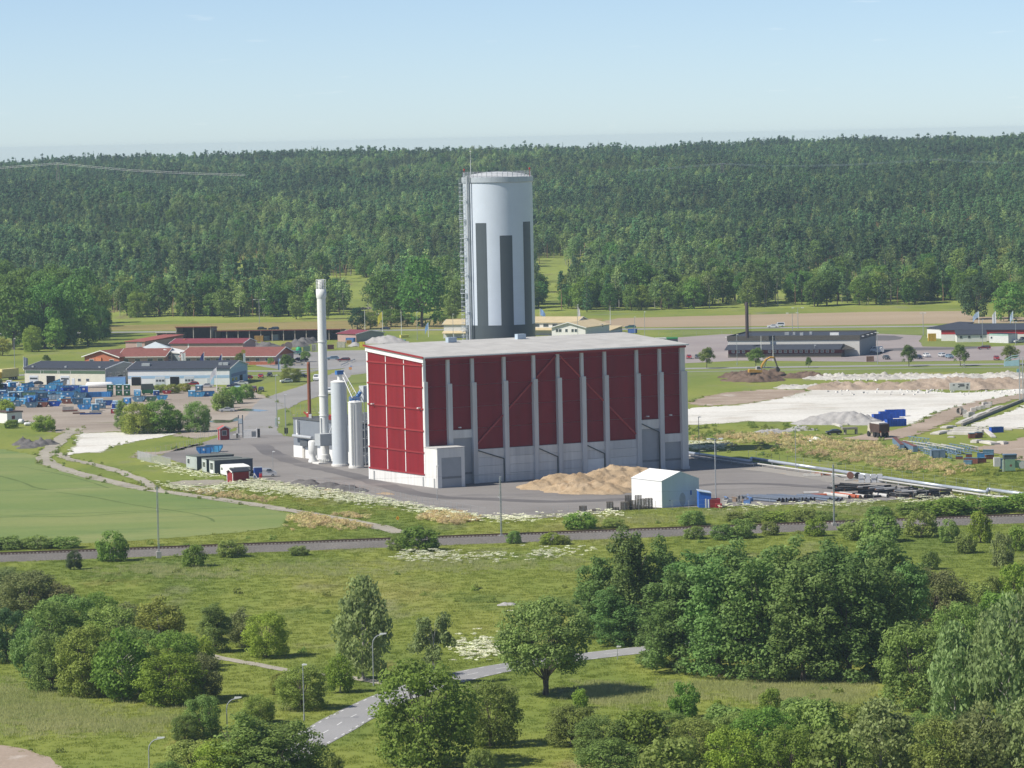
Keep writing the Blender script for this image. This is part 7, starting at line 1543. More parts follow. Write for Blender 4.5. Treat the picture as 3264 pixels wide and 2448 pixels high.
# the plant yard: skips, cabins, caravan, sheds
sk('V4', 600, 300, 'blue', 0, 0.05, 's', 'front one of two blue skips behind the site cabins', None, 1.1); sk('V4', 790, 270, 'sky', 0, -0.1, 's', 'rear one of two blue skips behind the site cabins', None, 1.1)
def cabin(x, y, xr, yr, back, h, label, windows):
 pf, pr = G('V4', x, y), G('V4', xr, yr); L, a = frame2(pf, pr); t = thing('site_cabin', label, 'cabin', pf + Vector((0, 0, .06)), a)
 me_ = pm('cabin end grey green', (0.42, 0.46, 0.44), 0.6, .05, 1); mb_ = pm('cabin dark blue grey', (0.085, 0.105, 0.135), 0.6, 0.08, 0.6, rib=('Y', 2, .4))
 MB().b2((0, 0.06, 0.2), (L, back, h - 0.1)).build('body', mb_, t); MB().b2((0, 0, 0.2), (L, 0.058, h - .1)).build('end_wall', me_, t)
 MB().b2((-0.08, -0.08, h - 0.1), (L + .08, back + .08, h + 0.05)).build('roof', pm('cabin roof felt', (0.135, 0.150, 0.140), 0.9), t)
 MB().b2((0.1, 0.1, 0), (L - .1, 0.4, .2)).b2((.1, back - .5, 0), (L - .1, back - .2, .2)).build('skid', M_black, t)
 for (x0, x1, z0, z1, dr) in windows:
  w_ = MB().b2((L * x0, -0.05, h * z0), (L * x1, -0.005, h * z1)).build('door' if dr else 'window', me_ if dr == 2 else M_frame, t)
  if dr < 2: MB().b2((L * x0 + .12, -0.075, h * z0 + .12 + (0.8 if dr else 0)), (L * x1 - .12, -0.052, h * z1 - .12)).build('pane', M_glass, w_)
 return t
hh = 290 * mpx('V4', G('V4', 330, 650))
cabin(222, 620, 442, 655, 10, hh, 'long grey site cabin with window and door end, behind the others', [(.12, .36, .38, .80, 0), (.62, .92, .08, .85, 2)])
cabin(545, 680, 642, 705, 9, hh * .98, 'middle site cabin with one small window in its narrow end', [(.22, .78, .36, .80, 0)])
cabin(700, 715, 806, 735, 10, hh * .98, 'site cabin with glazed end door next to the caravan', [(.2, .8, .04, .84, 1)])
pf, pr = G('V4', 930, 745), G('V4', 1120, 800); L, a = frame2(pf, pr); t = thing('caravan', 'small white caravan behind the red garden shed', 'caravan', pf + Vector((0, 0, .06)), a); hc = 235 * mpx('V4', pf)
MB().prism([(0, .35), (L * .9, .35), (L, 1.0), (L, hc - .35), (L * .8, hc - .1), (L * .25, hc), (0.05, hc - .25), (-.05, 1.2)], 0, 5.2).build('body', M_whitep, t); MB().b2((L * .1, -.03, 1.3), (L * .25, -.005, 1.9)).build('window', M_glass, t)
MB().b2((L * .85, 1.0, hc - .75), (L + .4, 5.0, hc - .3)).build('awning', pm('awning grey', (.45, .46, .46), .6), t)
for y_ in (1.6, 3.4): link('wheel', _w['tyre'], t, (0.1, y_, .33)).rotation_euler = (0, 0, PI / 2)
def gshed(view, pa, pb, depth, eave, rise, label, wallm, roofm, rz=None, name='garden_shed'):
 pf, pr = G(view, *pa), G(view, *pb); b = Bld(name, label, pf, pr, depth, eave, rz, 'shed'); b.t.location.z = 0.06
 b.walls(wallm); b.gable(wallm, rise, roofm, 0.3, 'y', wallm)
 for x in (0, b.L):
  for y in (0, b.D): MB().box((x, y, b.h / 2), (.16, .16, b.h)).build('corner_board', M_frame, b.t)
 return b
M_fred = pm('falu red boards', (0.28, 0.035, 0.035), 0.85, 0.12, 1.5, rib=('X', 5, .4))
kq = mpx('V4', G('V4', 1130, 905))
gshed('V4', (1072, 900), (1188, 912), 4.6, 230 * kq, 50 * kq, 'red garden shed with dark roof and white corners by the caravan', M_fred, M_dkroof)
kq = mpx('V5', G('V5', 270, 760))
g = gshed('V5', (158, 765), (385, 755), 2.2, 265 * kq, 60 * kq, 'red hut with pinkish roof and white framed window at the yard gate', M_fred, pm('pinkish red roof', (0.42, 0.10, 0.09), 0.7))
g.win(55 * kq, 160 * kq, 115 * kq, 215 * kq);
t = thing('toilet_cabin', 'upright deep blue toilet cabin beside the silver van', 'cabin', G('V4', 1705, 845) + Vector((0, 0.7, .06)), 0.2); kq = mpx('V4', t.location)
MB().box((0, 0, 128 * kq), (165 * kq, 1.3, 236 * kq)).build('body', pm('deep blue plastic', (0.02, 0.075, 0.36), 0.45), t); MB().box((0, 0, 252 * kq), (172 * kq, 1.36, 14 * kq)).build('roof', pm('pale blue roof', (0.42, 0.5, 0.6), 0.5), t); MB().box((0.1, -.67, 115 * kq), (100 * kq, .04, 200 * kq)).build('door', pm('deep blue door', (0.02, 0.06, 0.30), 0.4), t)
for i, x in enumerate((1750, 1780)):
 t = thing('gas_cylinder', 'slim red cylinder standing by the toilet cabin', 'cylinder', G('V4', x, 850) + Vector((0, 0, .06)), 0, 'red cylinders'); MB().lathe([(.01, 0), (.2, .02), (.2, 1.3), (.1, 1.5), (.05, 1.7)], 12).build('bottle', pm('cylinder red', (0.42, 0.04, 0.05), 0.4), t, True); MB().tube((0, 0, 1.6), (0, 0, 1.8), .1, n=8).build('valve_cap', M_galv, t)
t = thing('hand_trolley', 'pale two wheeled trolley leaning by the toilet cabin', 'trolley', G('V4', 1640, 850) + Vector((0, 0, .3))); MB().tube((-.1, 0, 1.4), (0.9, -.6, -.2), .07, n=5).tube((0, .2, .9), (-1.1, .3, .05), .05, n=5).build('frame', M_lampw, t); MB().tube((-.05, -.1, 1.1), (-.05, .1, 1.1), .22, n=10).build('wheel', M_lampw, t)
# gate posts, barrier cabin, signals at the yard gate
t = thing('gate_portal', 'grey steel gate portal with pale sign panel beside the red hut', 'gate', G('V5', 650, 700) + Vector((0, 0, .06))); kq = mpx('V5', t.location)
for x in (-48, 48): MB().b2((x * kq - .14, -.14, 0), (x * kq + .14, .14, 530 * kq)).build('post', pm('slate post', (.13, .15, .17), .6), t)
MB().b2((-50 * kq, -.2, 330 * kq), (40 * kq, -.15, 450 * kq)).build('sign_panel', pm('pale blue panel', (.45, .52, .57), .5), t); MB().b2((-48 * kq, -.1, 320 * kq), (48 * kq, .1, 335 * kq)).build('cross_beam', MATS['slate post'], t)
p = G('V5', 880, 710); kq = mpx('V5', p); t = thing('sliding_gate', 'white sliding gate section with dark window frame at the yard gate', 'gate', p + Vector((0, 0, .06)), 0.03)
for i in range(7): MB().b2((-165 * kq, -.05, (20 + i * 24) * kq), (20 * kq, .05, (34 + i * 24) * kq)).build('slat', M_whitep, t)
MB().b2((-168 * kq, -.07, 0), (-152 * kq, .07, 190 * kq)).b2((130 * kq, -.07, 0), (150 * kq, .07, 220 * kq)).b2((-152 * kq, -.07, 0), (130 * kq, .07, 16 * kq)).b2((-152 * kq, -.07, 176 * kq), (130 * kq, .07, 192 * kq)).build('frame', M_whitep, t); MB().b2((22 * kq, -.03, 30 * kq), (125 * kq, .03, 150 * kq)).build('mesh_panel', pm('dark mesh', (.16, .18, .20), .6), t); MB().box((190 * kq, 0, 110 * kq), (60 * kq, .5, 200 * kq)).build('motor_post', M_black, t)
t = thing('barrier_arm', 'low white barrier with dark post between hut and gate portal', 'barrier', G('V5', 560, 715) + Vector((0, 0, .06))); kq = mpx('V5', t.location); MB().b2((-.2, -.2, 0), (.2, .2, 105 * kq)).build('post', M_black, t); MB().b2((-100 * kq, -.12, 70 * kq), (-18 * kq, .12, 100 * kq)).b2((18 * kq, -.12, 75 * kq), (120 * kq, .12, 100 * kq)).build('arm', M_whitep, t)
for x, y, lb in ((1715, 655, 'pole with two dark traffic signals on the green strip by the boiler house'), ):
 t = thing('signal_pole', lb, 'signal', G('V5', x, y) + Vector((0, 0, .06))); kq = mpx('V5', t.location); MB().tube((0, 0, 0), (0, 0, 640 * kq), .06, n=6).build('pole', M_galv, t)
 for s in (-1, 1): MB().box((s * 26 * kq, -.1, 115 * kq), (34 * kq, .3, 140 * kq)).build('signal_head', M_black, t)
t = thing('card_reader_post', 'pale cabinet post with small signs at the green strip', 'cabinet', G('V5', 1470, 450) + Vector((0, 0, .06))); kq = mpx('V5', t.location); MB().b2((-16 * kq, -.2, 0), (22 * kq, .2, 210 * kq)).build('cabinet', pm('mint cabinet', (.45, .52, .50), .5), t); MB().tube((40 * kq, 0, 0), (40 * kq, 0, 460 * kq), .05, n=5).build('pole', M_galv, t); MB().box((75 * kq, -.05, 190 * kq), (45 * kq, .05, 60 * kq)).box((75 * kq, -.05, 100 * kq), (45 * kq, .05, 50 * kq)).build('sign_plate', M_lampw, t)

# heaps on the plant yard
heap('wood_chip_heap', 'long tan heap of wood chips on the asphalt before the red barn', 'heap', 'P', [(1168, 1054, 6.0, 2.2), (1205, 1050, 8, 3.3), (1245, 1050, 8.5, 3.4), (1225, 1060, 6.5, 2.2), (1258, 1063, 6.5, 2.3), (1288, 1060, 7, 2.7), (1300, 1044, 9, 3.8), (1332, 1041, 10, 4.4), (1345, 1054, 7, 3.0), (1370, 1040, 9, 4.0), (1362, 1058, 5.5, 2.0), (1398, 1040, 8, 3.6), (1318, 1064, 6, 2.0)], M_chips, 3, 0.45, 0.2)
heap('grit_heap', 'row of dark grey grit heaps along the yard fence', 'heap', 'Z8', [(1370, 655, 3.0, 1.8), (1440, 660, 3.2, 1.9), (1560, 680, 3.2, 1.7), (1620, 680, 3.2, 1.9), (1700, 695, 3.0, 1.7), (1760, 695, 2.8, 1.6), (1840, 705, 2.4, 1.1)], M_dark, 5, 0.35, 0.12)
heap('chip_spill', 'small tan heap of chips beside the dark grit heaps', 'heap', 'Z8', [(1590, 700, 1.7, 0.8)], M_chips, 6, 0.3, 0.08)
heap('chip_spill', 'thin tan spill of chips near the barn annex', 'heap', 'Z8', [(2030, 722, 2.2, 0.4), (2070, 728, 1.5, 0.3)], M_chips, 7, 0.3, 0.05)
heap('rock_heap', 'grey rubble heap beside the track above the crop field', 'heap', 'V6', [(240, 180, 3.5, 2.0), (300, 185, 3.0, 1.7), (400, 185, 3.4, 2.0), (470, 180, 3.6, 1.9), (360, 200, 2.5, 1.0), (260, 215, 3.0, 0.9)], M_dark, 8, 0.4, 0.35)
heap('stone_heap', 'small grey stone heap lying in the open meadow', 'heap', 'P', [(1090, 1307, 1.3, .6), (1104, 1307, 1.3, .55), (1082, 1308, .8, .3)], M_grey, 9, 0.2, 0.1)

# white storage tent and things around it
p = G('Y7', 1412, 662); TA = math.radians(31); TW, TL, TE, TRs = 9.6, 12.0, 5.75, 1.75
t = thing('storage_tent', 'white gable roofed storage tent at the front of the plant yard', 'tent', p + Vector((0, 0, .06)), TA); M_pvc = pm('white tent fabric', (0.80, 0.80, 0.78), 0.5, 0.03, 0.5)
M_pvcshade = pm('shade toned tent end', (0.55, 0.64, 0.655), 0.5, 0.04, 0.8, streak=1)  # tent ends: white fabric with the gable's shade put into the colour
MB().b2((0, 0.05, 0), (0.08, TL, TE)).build('side_wall', M_pvc, t); MB().b2((TW - .08, 0.05, 0), (TW, TL, TE)).build('side_wall', M_pvc, t)
MB().prism([(0, 0), (TW, 0), (TW, TE), (TW / 2, TE + TRs), (0, TE)], 0, 0.05).build('front_end', M_pvcshade, t); MB().prism([(0, 0), (TW, 0), (TW, TE), (TW / 2, TE + TRs), (0, TE)], TL, TL + .05).build('rear_end', M_pvcshade, t)
k = TRs / (TW / 2)
MB().prism([(-.12, TE - .12 * k), (TW / 2, TE + TRs), (TW + .12, TE - .12 * k), (TW + .12, TE - .12 * k + .09), (TW / 2, TE + TRs + .09), (-.12, TE - .12 * k + .09)], -.06, TL + .06).build('roof', M_pvc, t)
MB().b2((TW * .76, -.04, 2.3), (TW * .80, -.003, 3.3)).build('sign', M_blue, t); MB().b2((TW * .19, -.03, 1.35), (TW * .23, -.003, 1.5)).build('vent', M_glass, t)
crl = pm('faded stain', (0.36, 0.40, 0.37), 0.8); MB().lathe([(0.9, -.005), (0.01, -.006)], 16).build('stain', crl, t); o = KIDS[t.name][-1]; o.rotation_euler = (PI / 2, 0, 0); o.location = (TW * .55, -.012, 1.5); o.scale = (0.9, 1.6, 1)
p = G('V7', 1895, 355); t = thing('open_shelter', 'royal blue sloping roofed shelter behind the tent corner', 'shelter', p + Vector((0, 0.2, .06)), 0.05); s = mpx('V7', p)
MB().prism([(0, 0), (175 * s, 0), (175 * s, 200 * s), (0, 235 * s)], 0, 4).build('body', pm('royal blue sheet', (0.03, 0.13, 0.52), 0.5), t); MB().prism([(-.1, 236 * s), (182 * s, 201 * s), (182 * s, 212 * s), (-.1, 247 * s)], -.2, 4.2).build('roof', pm('pale blue edge', (.55, .65, .8), .5), t)
p = G('V7', 2060, 350); t = thing('red_container', 'red container with a red pump in front beside the blue shelter', 'container', p + Vector((0, 1, .06)), 0.02); s = mpx('V7', p); MB().box((60 * s, 0, 62 * s), (150 * s, 2, 124 * s)).build('body', pm('deep red sheet', (.24, .025, .03), .6), t)
MB().box((110 * s, -1.6, 30 * s), (95 * s, 1, 60 * s)).build('pump', pm('red pump', (.36, .03, .04), .5), t)
t = thing('white_post', 'pair of white posts beside the red container', 'post', G('V7', 1990, 358) + Vector((0, 0, .06))); MB().b2((-.12, -.12, 0), (.12, .12, 2.0)).build('post', M_whitep, t); MB().b2((.45, -.1, 0), (.7, .1, 1.9)).build('slat_post', M_whitep, t)
# pallet stacks
M_pal = pm('weathered pallet wood', (0.155, 0.135, 0.11), 0.9, 0.25, 2); M_pald = pm('dark pallet wood', (0.075, 0.065, 0.055), 0.9, 0.25, 2)
def pallet_me():
 m = MB()
 for y in np.linspace(-.36, .36, 5): m.box((0, y, .13), (1.2, .10, .022))
 for x in (-.55, 0, .55): m.box((x, 0, .06), (.1, .8, .12))
 return m.mesh('pallet', M_pal)
PALM = pallet_me()
for x, y, n, z, sc in ((260, 395, 7, 0, 1.3), (640, 395, 13, 0, 1.2), (840, 385, 12, 0, 1.25), (960, 375, 13, 0, 1.25), (1080, 372, 15, 0, 1.25), (1190, 365, 15, 0, 1.25), (900, 372, 20, 0, 1.2), (1040, 362, 19, 0, 1.2), (440, 400, 3, 0, 1.3), (720, 385, 4, 0, 1.2)):
 p = G('V7', x, y); t = thing('pallet_stack', 'stack of weathered wooden pallets before the white tent', 'pallets', p + Vector((0, .5, .06)), rs.uniform(-.15, .15), 'pallet stacks')
 for i in range(n):
  o = link('pallet', PALM, t, (rs.uniform(-.03, .03), rs.uniform(-.03, .03), z + i * .15)); o.scale = (sc, sc, 1); o.rotation_euler = (0, 0, rs.uniform(-.03, .03))
# stored pipes
PIPE = {}
def pipe_me(r, L, mat, key):
 if key not in PIPE:
  m = MB().tube((-L / 2, 0, 0), (L / 2, 0, 0), r, n=10, cap=False).tube((-L / 2 + .01, 0, 0), (L / 2 - .01, 0, 0), r * .86, n=10, cap=False); PIPE[key] = (m.mesh('pipe', mat), MB().lathe([(r, -.02), (r * .86, -.02), (r * .86, .02)], 10).mesh('pipe_end', pm('rusty cut end', (.30, .13, .06), .7)))
 return PIPE[key]
M_pgrey = pm('blue grey steel pipe', (0.115, 0.14, 0.185), 0.5, 0.2, 1, tint=True); M_pblk = pm('black plastic pipe', (0.022, 0.022, 0.024), 0.45, 0.2, 1); M_pred = pm('orange red pipe', (0.42, 0.11, 0.055), 0.6, 0.15, 1); M_pwht = pm('grey white pipe', (0.52, 0.51, 0.49), 0.6, 0.1, 1)
def pipe(view, x, y, r, L, mat, key, rz, label, group, z=0):
 a, e = pipe_me(r, L, mat, key); p = G(view, x, y); t = thing('pipe', label, 'pipe', p + Vector((0, 0, .06 + r + z)), rz, group); link('barrel', a, t)
 for s in (-1, 1): o = link('end_rim', e, t, (s * L / 2, 0, 0)); o.rotation_euler = (0, PI / 2, 0)
for i in range(10):
 for j in range(2): pipe('W6', 420 + i * 34 + j * 10, 152 - i * 0.8, .28, 12, M_pgrey, 'g', math.radians(128 + rs.uniform(-4, 4)), 'blue grey steel pipe in the big pile beside the red container', 'blue grey pipes', j * .5)
for i in range(9): pipe('W6', 860 + i * 17, 140, .24, 12, M_pgrey, 'g2', math.radians(122), 'thinner blue grey pipe in the straight pile near the mast', 'straight grey pipes', (i % 2) * .42)
for x, y, mt_, c in ((1075, 120, M_pwht, 'w'), (1135, 118, M_pred, 'r'), (1165, 120, M_pred, 'r'), (1205, 118, M_pwht, 'w'), (1395, 112, M_pwht, 'w')): pipe('W6', x, y, .42, 10, mt_, 'b' + c, math.radians(118), ('pale grey' if c == 'w' else 'orange red') + ' thick pipe between the grey and black piles', 'thick pipes ' + c)
pipe('W6', 945, 112, .3, 5, M_pred, 'rs', .05, 'short orange red pipe behind the grey pipes', None); pipe('W6', 855, 98, .35, 3.4, M_pwht, 'ws', .05, 'short white pipe behind the grey pipes', None)
for i in range(56):
 u_, v_ = rs.random(), rs.random(); x = 1080 + 880 * u_; y0 = 45 + 55 * max(0, (x - 1350) / 600); y = y0 + (140 - y0) * v_ * (0.9 if x > 1300 else .35)
 pipe('W6', x, y, .26, rs.choice([5, 6, 7]), M_pblk, 'k%d' % (i % 3), math.radians(rs.choice([20, 35, 120, 150]) + rs.uniform(-15, 15)), 'black insulated pipe in the wide pile beside the pipeline', 'black pipes', rs.choice([0, 0, .5, .9]))
for i in range(7): pipe('W6', 1330 + i * 75, 75 + i * 8, .2, 5, M_pwht, 'wt', math.radians(20 + rs.uniform(-10, 30)), 'thin white pipe lying on the black pile', 'white pipes on the black pile', 1.0)
for i in range(16):
 p = G('W6', 130 + rs.uniform(0, 230), 130 + rs.uniform(0, 55)); t = thing('scrap_piece', 'odd grey scrap piece between the red container and the pipes', 'scrap', p + Vector((0, 0, .06)), rs.uniform(0, 3), 'scrap pieces'); m = pm('scrap ' + str(i % 4), ((.38, .37, .35), (.20, .20, .20), (.10, .20, .42), (.30, .22, .16))[i % 4], .7)
 MB().box((0, 0, .35), (rs.uniform(.8, 1.8), rs.uniform(.5, 1), .7)).build('lump', m, t); MB().tube((-.5, 0, .8), (.7, .2, .95), .14, n=8).build('bar', m, t)
for x, y, lb, c in ((870, 535, 'pale flat slab on the grit beside the pipeline', (.55, .53, .48)), (940, 528, 'orange red bundle of boards beside the pipeline', (.42, .15, .07)), (1045, 540, 'grey white bundle beside the dark drum', (.52, .52, .50))):
 p = G('Z7', x, y); t = thing('bundle', lb, 'bundle', p + Vector((0, 0, .08)), -.15); m = pm('bundle ' + str(c), c, .7, .15, 2)
 for i in range(3): MB().box((rs.uniform(-.2, .2), i * .5, .2 + .12 * i), (4.0, .4, .3)).build('board', m, t)
t = thing('pipe_drum', 'rusty pipe drum on a pale pallet beside the pipeline', 'drum', G('Z7', 1135, 558) + Vector((0, 0, .08))); MB().box((0, 0, .15), (4.2, 2, .2)).build('pallet_base', M_pwht, t); MB().tube((-.8, -.6, 1.1), (-.8, .6, 1.1), .8, n=16).build('flange', pm('rust drum', (.22, .11, .08), .8), t); MB().tube((.9, -.5, 1), (.9, .6, 1), .7, n=16).build('coil', M_black, t)
t = thing('sack_stack', 'block of white bulk sacks beside the pipeline', 'sacks', G('Z7', 1245, 575) + Vector((0, .5, .08)), -.1); m = pm('grey white sack', (.50, .51, .52), .8, .1, 2)
for i in range(4):
 for j in range(2): MB().box((0, 0, .48), (1.25, 1.2, .9)).box((0, 0, .95), (.8, .8, .08)).build('sack', m, t); KIDS[t.name][-1].location = (-2.2 + i * 1.4, rs.uniform(-.1, .1), j * .95)

# district heating pipeline
def pipeline(name, label, pts, r, z, mat, view='Z7'):
 P = [G(view, x, y, z) for x, y in pts]; t = thing(name, label, 'pipeline', (P[0].x, P[0].y, 0)); o0 = Vector((P[0].x, P[0].y, 0))
 for a, b_ in zip(P[:-1], P[1:]): MB().tube(a - o0, b_ - o0, r, n=12).build('pipe_run', mat, t, True)
 for a, b_ in zip(P[:-1], P[1:]):
  n = int((b_ - a).length / 7) + 1
  for i in range(n):
   q = a.lerp(b_, (i + .5) / n) - o0; MB().b2((q.x - .1, q.y - .25, -.1), (q.x + .1, q.y + .25, q.z - r)).build('support', M_galv, t); MB().tube((q.x - .08, q.y, q.z), (q.x + .08, q.y, q.z), r * 1.08, n=12).build('joint_band', M_galv, t)
 return t
M_silver = pm('silver pipe cladding', (.46, .50, .56), .35, .08, 1, .3)
pipeline('heating_pipeline', 'thick silver pipeline with a raised loop running along the yard edge', [(20, 372), (90, 384), (480, 436), (486, 418), (500, 420), (900, 480), (1300, 537), (1700, 595), (1975, 632), (1985, 615), (2005, 618), (2212, 646), (2500, 688)], .38, 1.2, M_silver)
pipeline('heating_pipeline', 'lower pale pipeline parallel to the thick silver one', [(20, 392), (90, 402), (480, 455), (520, 452), (900, 505), (1300, 556), (1700, 612), (1975, 654), (2212, 672), (2500, 710)], .2, .7, M_pwht)

# ------------------------------------------------------------------ the building site beyond the barn
heap('soil_heap', 'big dark soil heap under the yellow excavator', 'heap', 'W8', [(230, 850, 5.5, 2.2), (380, 850, 6.5, 2.8), (560, 850, 7, 3.0), (700, 845, 6, 2.8), (330, 890, 7, 2.4), (520, 895, 7.5, 2.6), (650, 890, 6, 2.0), (790, 850, 4.5, 1.7)], M_soil, 41, 0.5, 0.3)
heap('soil_heap', 'lower brown soil heap beside the big dark one', 'heap', 'W8', [(960, 855, 4.5, 1.9), (1060, 850, 5.5, 2.4), (1160, 852, 5.5, 2.3), (1250, 855, 4, 1.5)], M_soil, 42, 0.5, 0.25)
def ridge(x0, x1, y0, y1, n, r, h, seed):
 q = random.Random(seed); return [(x0 + (x1 - x0) * i / (n - 1), y0 + (y1 - y0) * i / (n - 1) + q.uniform(-4, 4), r * q.uniform(.9, 1.15), h * q.uniform(.85, 1.1)) for i in range(n)]
heap('rubble_ridge', 'long white ridge of crushed rubble along the cycle path', 'heap', 'Z6', ridge(960, 2230, 528, 520, 60, 7.5, 1.1, 1) + [(2100, 525, 9, 1.8), (2160, 530, 9, 1.8)], M_rub, 43, 0.6, 0.4)
heap('spoil_ridge', 'long brown spoil ridge in front of the white rubble', 'heap', 'Z6', ridge(960, 1600, 590, 590, 22, 6.5, 2.0, 2) + ridge(1600, 2150, 585, 580, 22, 8.0, 3.0, 3) + ridge(1900, 2250, 590, 578, 14, 8.0, 2.4, 5), M_rubbrown, 44, 0.8, 0.35)
heap('rubble_ridge', 'short white rubble bank at the edge of the rough grass', 'heap', 'Z6', ridge(690, 950, 590, 585, 12, 3.6, 1.1, 4), M_rub, 45, 0.6, 0.35)
heap('gravel_heap', 'wide grey gravel heap beside the blue open containers', 'heap', 'Z7', [(850, 200, 5, 1.6), (930, 197, 6.5, 2.9), (1010, 196, 7.5, 3.6), (1100, 196, 8, 3.9), (1170, 198, 7, 3.2), (1230, 202, 5, 1.7)], M_grey, 46, 0.5, 0.2)
heap('earth_mound', 'low grassy mound by the grey boulders in the rough meadow', 'heap', 'Z7', [(190, 352, 6, 1.4), (130, 358, 5, 1.0), (240, 350, 4, 1.0)], M_meadow, 47, 0.6, 0.15)
heap('rubble_patch', 'grey rubble strewn in the rough meadow', 'heap', 'Z7', [(600, 260, 5, .9), (640, 250, 4, .8), (790, 238, 5, 1.0), (570, 250, 3, .6)], M_grey, 48, 0.4, 0.35)
heap('rubble_patch', 'pale rubble lump beside the black car in the meadow', 'heap', 'Z7', [(900, 308, 2.5, 1.0), (840, 300, 1.6, .6)], M_white, 49, 0.3, 0.2)
# excavator
p = G('W8', 505, 866); ze = zat('W8', 505, 818, p) ; M_exc = pm('excavator yellow', (0.52, 0.29, 0.05), 0.45, 0.12, 1)
ex = thing('excavator', 'yellow excavator with raised curved boom on the dark soil heap', 'excavator', (p.x, p.y, ze - 0.35), 0.12)
for s in (-1, 1): MB().prism([(-2.0, .25), (-1.7, 0), (1.7, 0), (2.0, .25), (2.0, .7), (1.7, .95), (-1.7, .95), (-2.0, .7)], s * 1.2 - .3, s * 1.2 + .3).build('track', M_black, ex)
MB().box((0, 0, 1.0), (1.6, 1.8, .3)).build('turntable', M_black, ex); MB().prism([(-2.5, 1.15), (1.6, 1.15), (1.6, 1.9), (-.2, 2.1), (-2.3, 2.2), (-2.6, 1.9)], -1.3, 1.3).build('house', M_exc, ex)
MB().prism([(-2.75, 1.2), (-2.5, 1.2), (-2.5, 2.25), (-2.75, 2.0)], -1.28, 1.28).build('counterweight', M_exc, ex)
cb = MB().prism([(-.35, 1.9), (1.25, 1.9), (1.3, 2.6), (.9, 3.2), (-.35, 3.2)], -1.28, -.25).build('cab', pm('cab white', (.66, .66, .64), .4), ex); MB().prism([(-.1, 2.3), (1.1, 2.3), (1.12, 2.7), (.82, 3.05), (-.1, 3.05)], -1.31, -1.29).build('cab_window', M_glass, cb)
bm = MB()
bp = [(1.2, .5, 1.7), (2.0, .5, 3.6), (3.2, .5, 5.2), (4.6, .5, 5.9), (6.0, .5, 5.8)]
for a, b_ in zip(bp[:-1], bp[1:]): bm.tube(a, b_, .36, .32, 6)
bm.build('boom', M_exc, ex); MB().tube((5.9, .5, 6.1), (7.0, .5, 2.6), .30, .22, 6).build('stick', pm('dark stick', (.10, .085, .07), .6), ex); MB().tube((2.6, .5, 2.6), (3.6, .5, 5.2), .12, n=6).build('ram', M_galv, ex)
MB().prism([(6.6, 2.6), (7.3, 2.7), (7.9, 1.7), (7.3, 1.0), (6.7, 1.3)], -.1, 1.1).build('bucket', M_black, ex)
# four blue open containers
for i, (x, y, lb, a) in enumerate(((615, 222, 'royal blue open container next to the gravel heap', .2), (690, 192, 'royal blue open container behind the first one', .15), (760, 172, 'rearmost royal blue open container of the four', .1), (765, 282, 'royal blue open container with white marks, in front of the others', .25))):
 o = sk('W7', x, y, 'royal', 0, a, 'o', lb, None, .95)
# dumper
p = G('W7', 585, 412); t = thing('dump_truck', 'rust brown dump truck seen from behind with white load', 'truck', p + Vector((0, 2, .08)), 1.9); s = mpx('W7', p)
MB().prism([(-3.2, 1.4), (2.2, 1.4), (3.0, 2.4), (3.0, 3.6), (-3.4, 3.6)], -1.45, 1.45).build('dump_body', pm('rust brown body', (.085, .055, .045), .8, .25, 1), t); MB().box((-.1, 0, 3.7), (5.2, 2.5, .4)).build('load', pm('white rubble load', (.6, .58, .55), .9), t)
MB().prism([(3.1, 1.0), (4.8, 1.0), (4.8, 2.0), (4.3, 3.0), (3.1, 3.0)], -1.2, 1.2).build('cab', pm('cab cream', (.55, .50, .40), .5), t)
for x in (-2.2, 0.2, 3.9):
 for s_ in (-1, 1): w_ = link('wheel', _w['tyre'], t, (x, s_ * 1.2, .75)); w_.scale = (2.2, 2.4, 2.2)
MB().box((-3.3, 1.1, 1.6), (.1, .3, .3)).box((-3.3, -1.1, 1.6), (.1, .3, .3)).build('tail_light', pm('orange lens', (.5, .12, .03), .4), t)
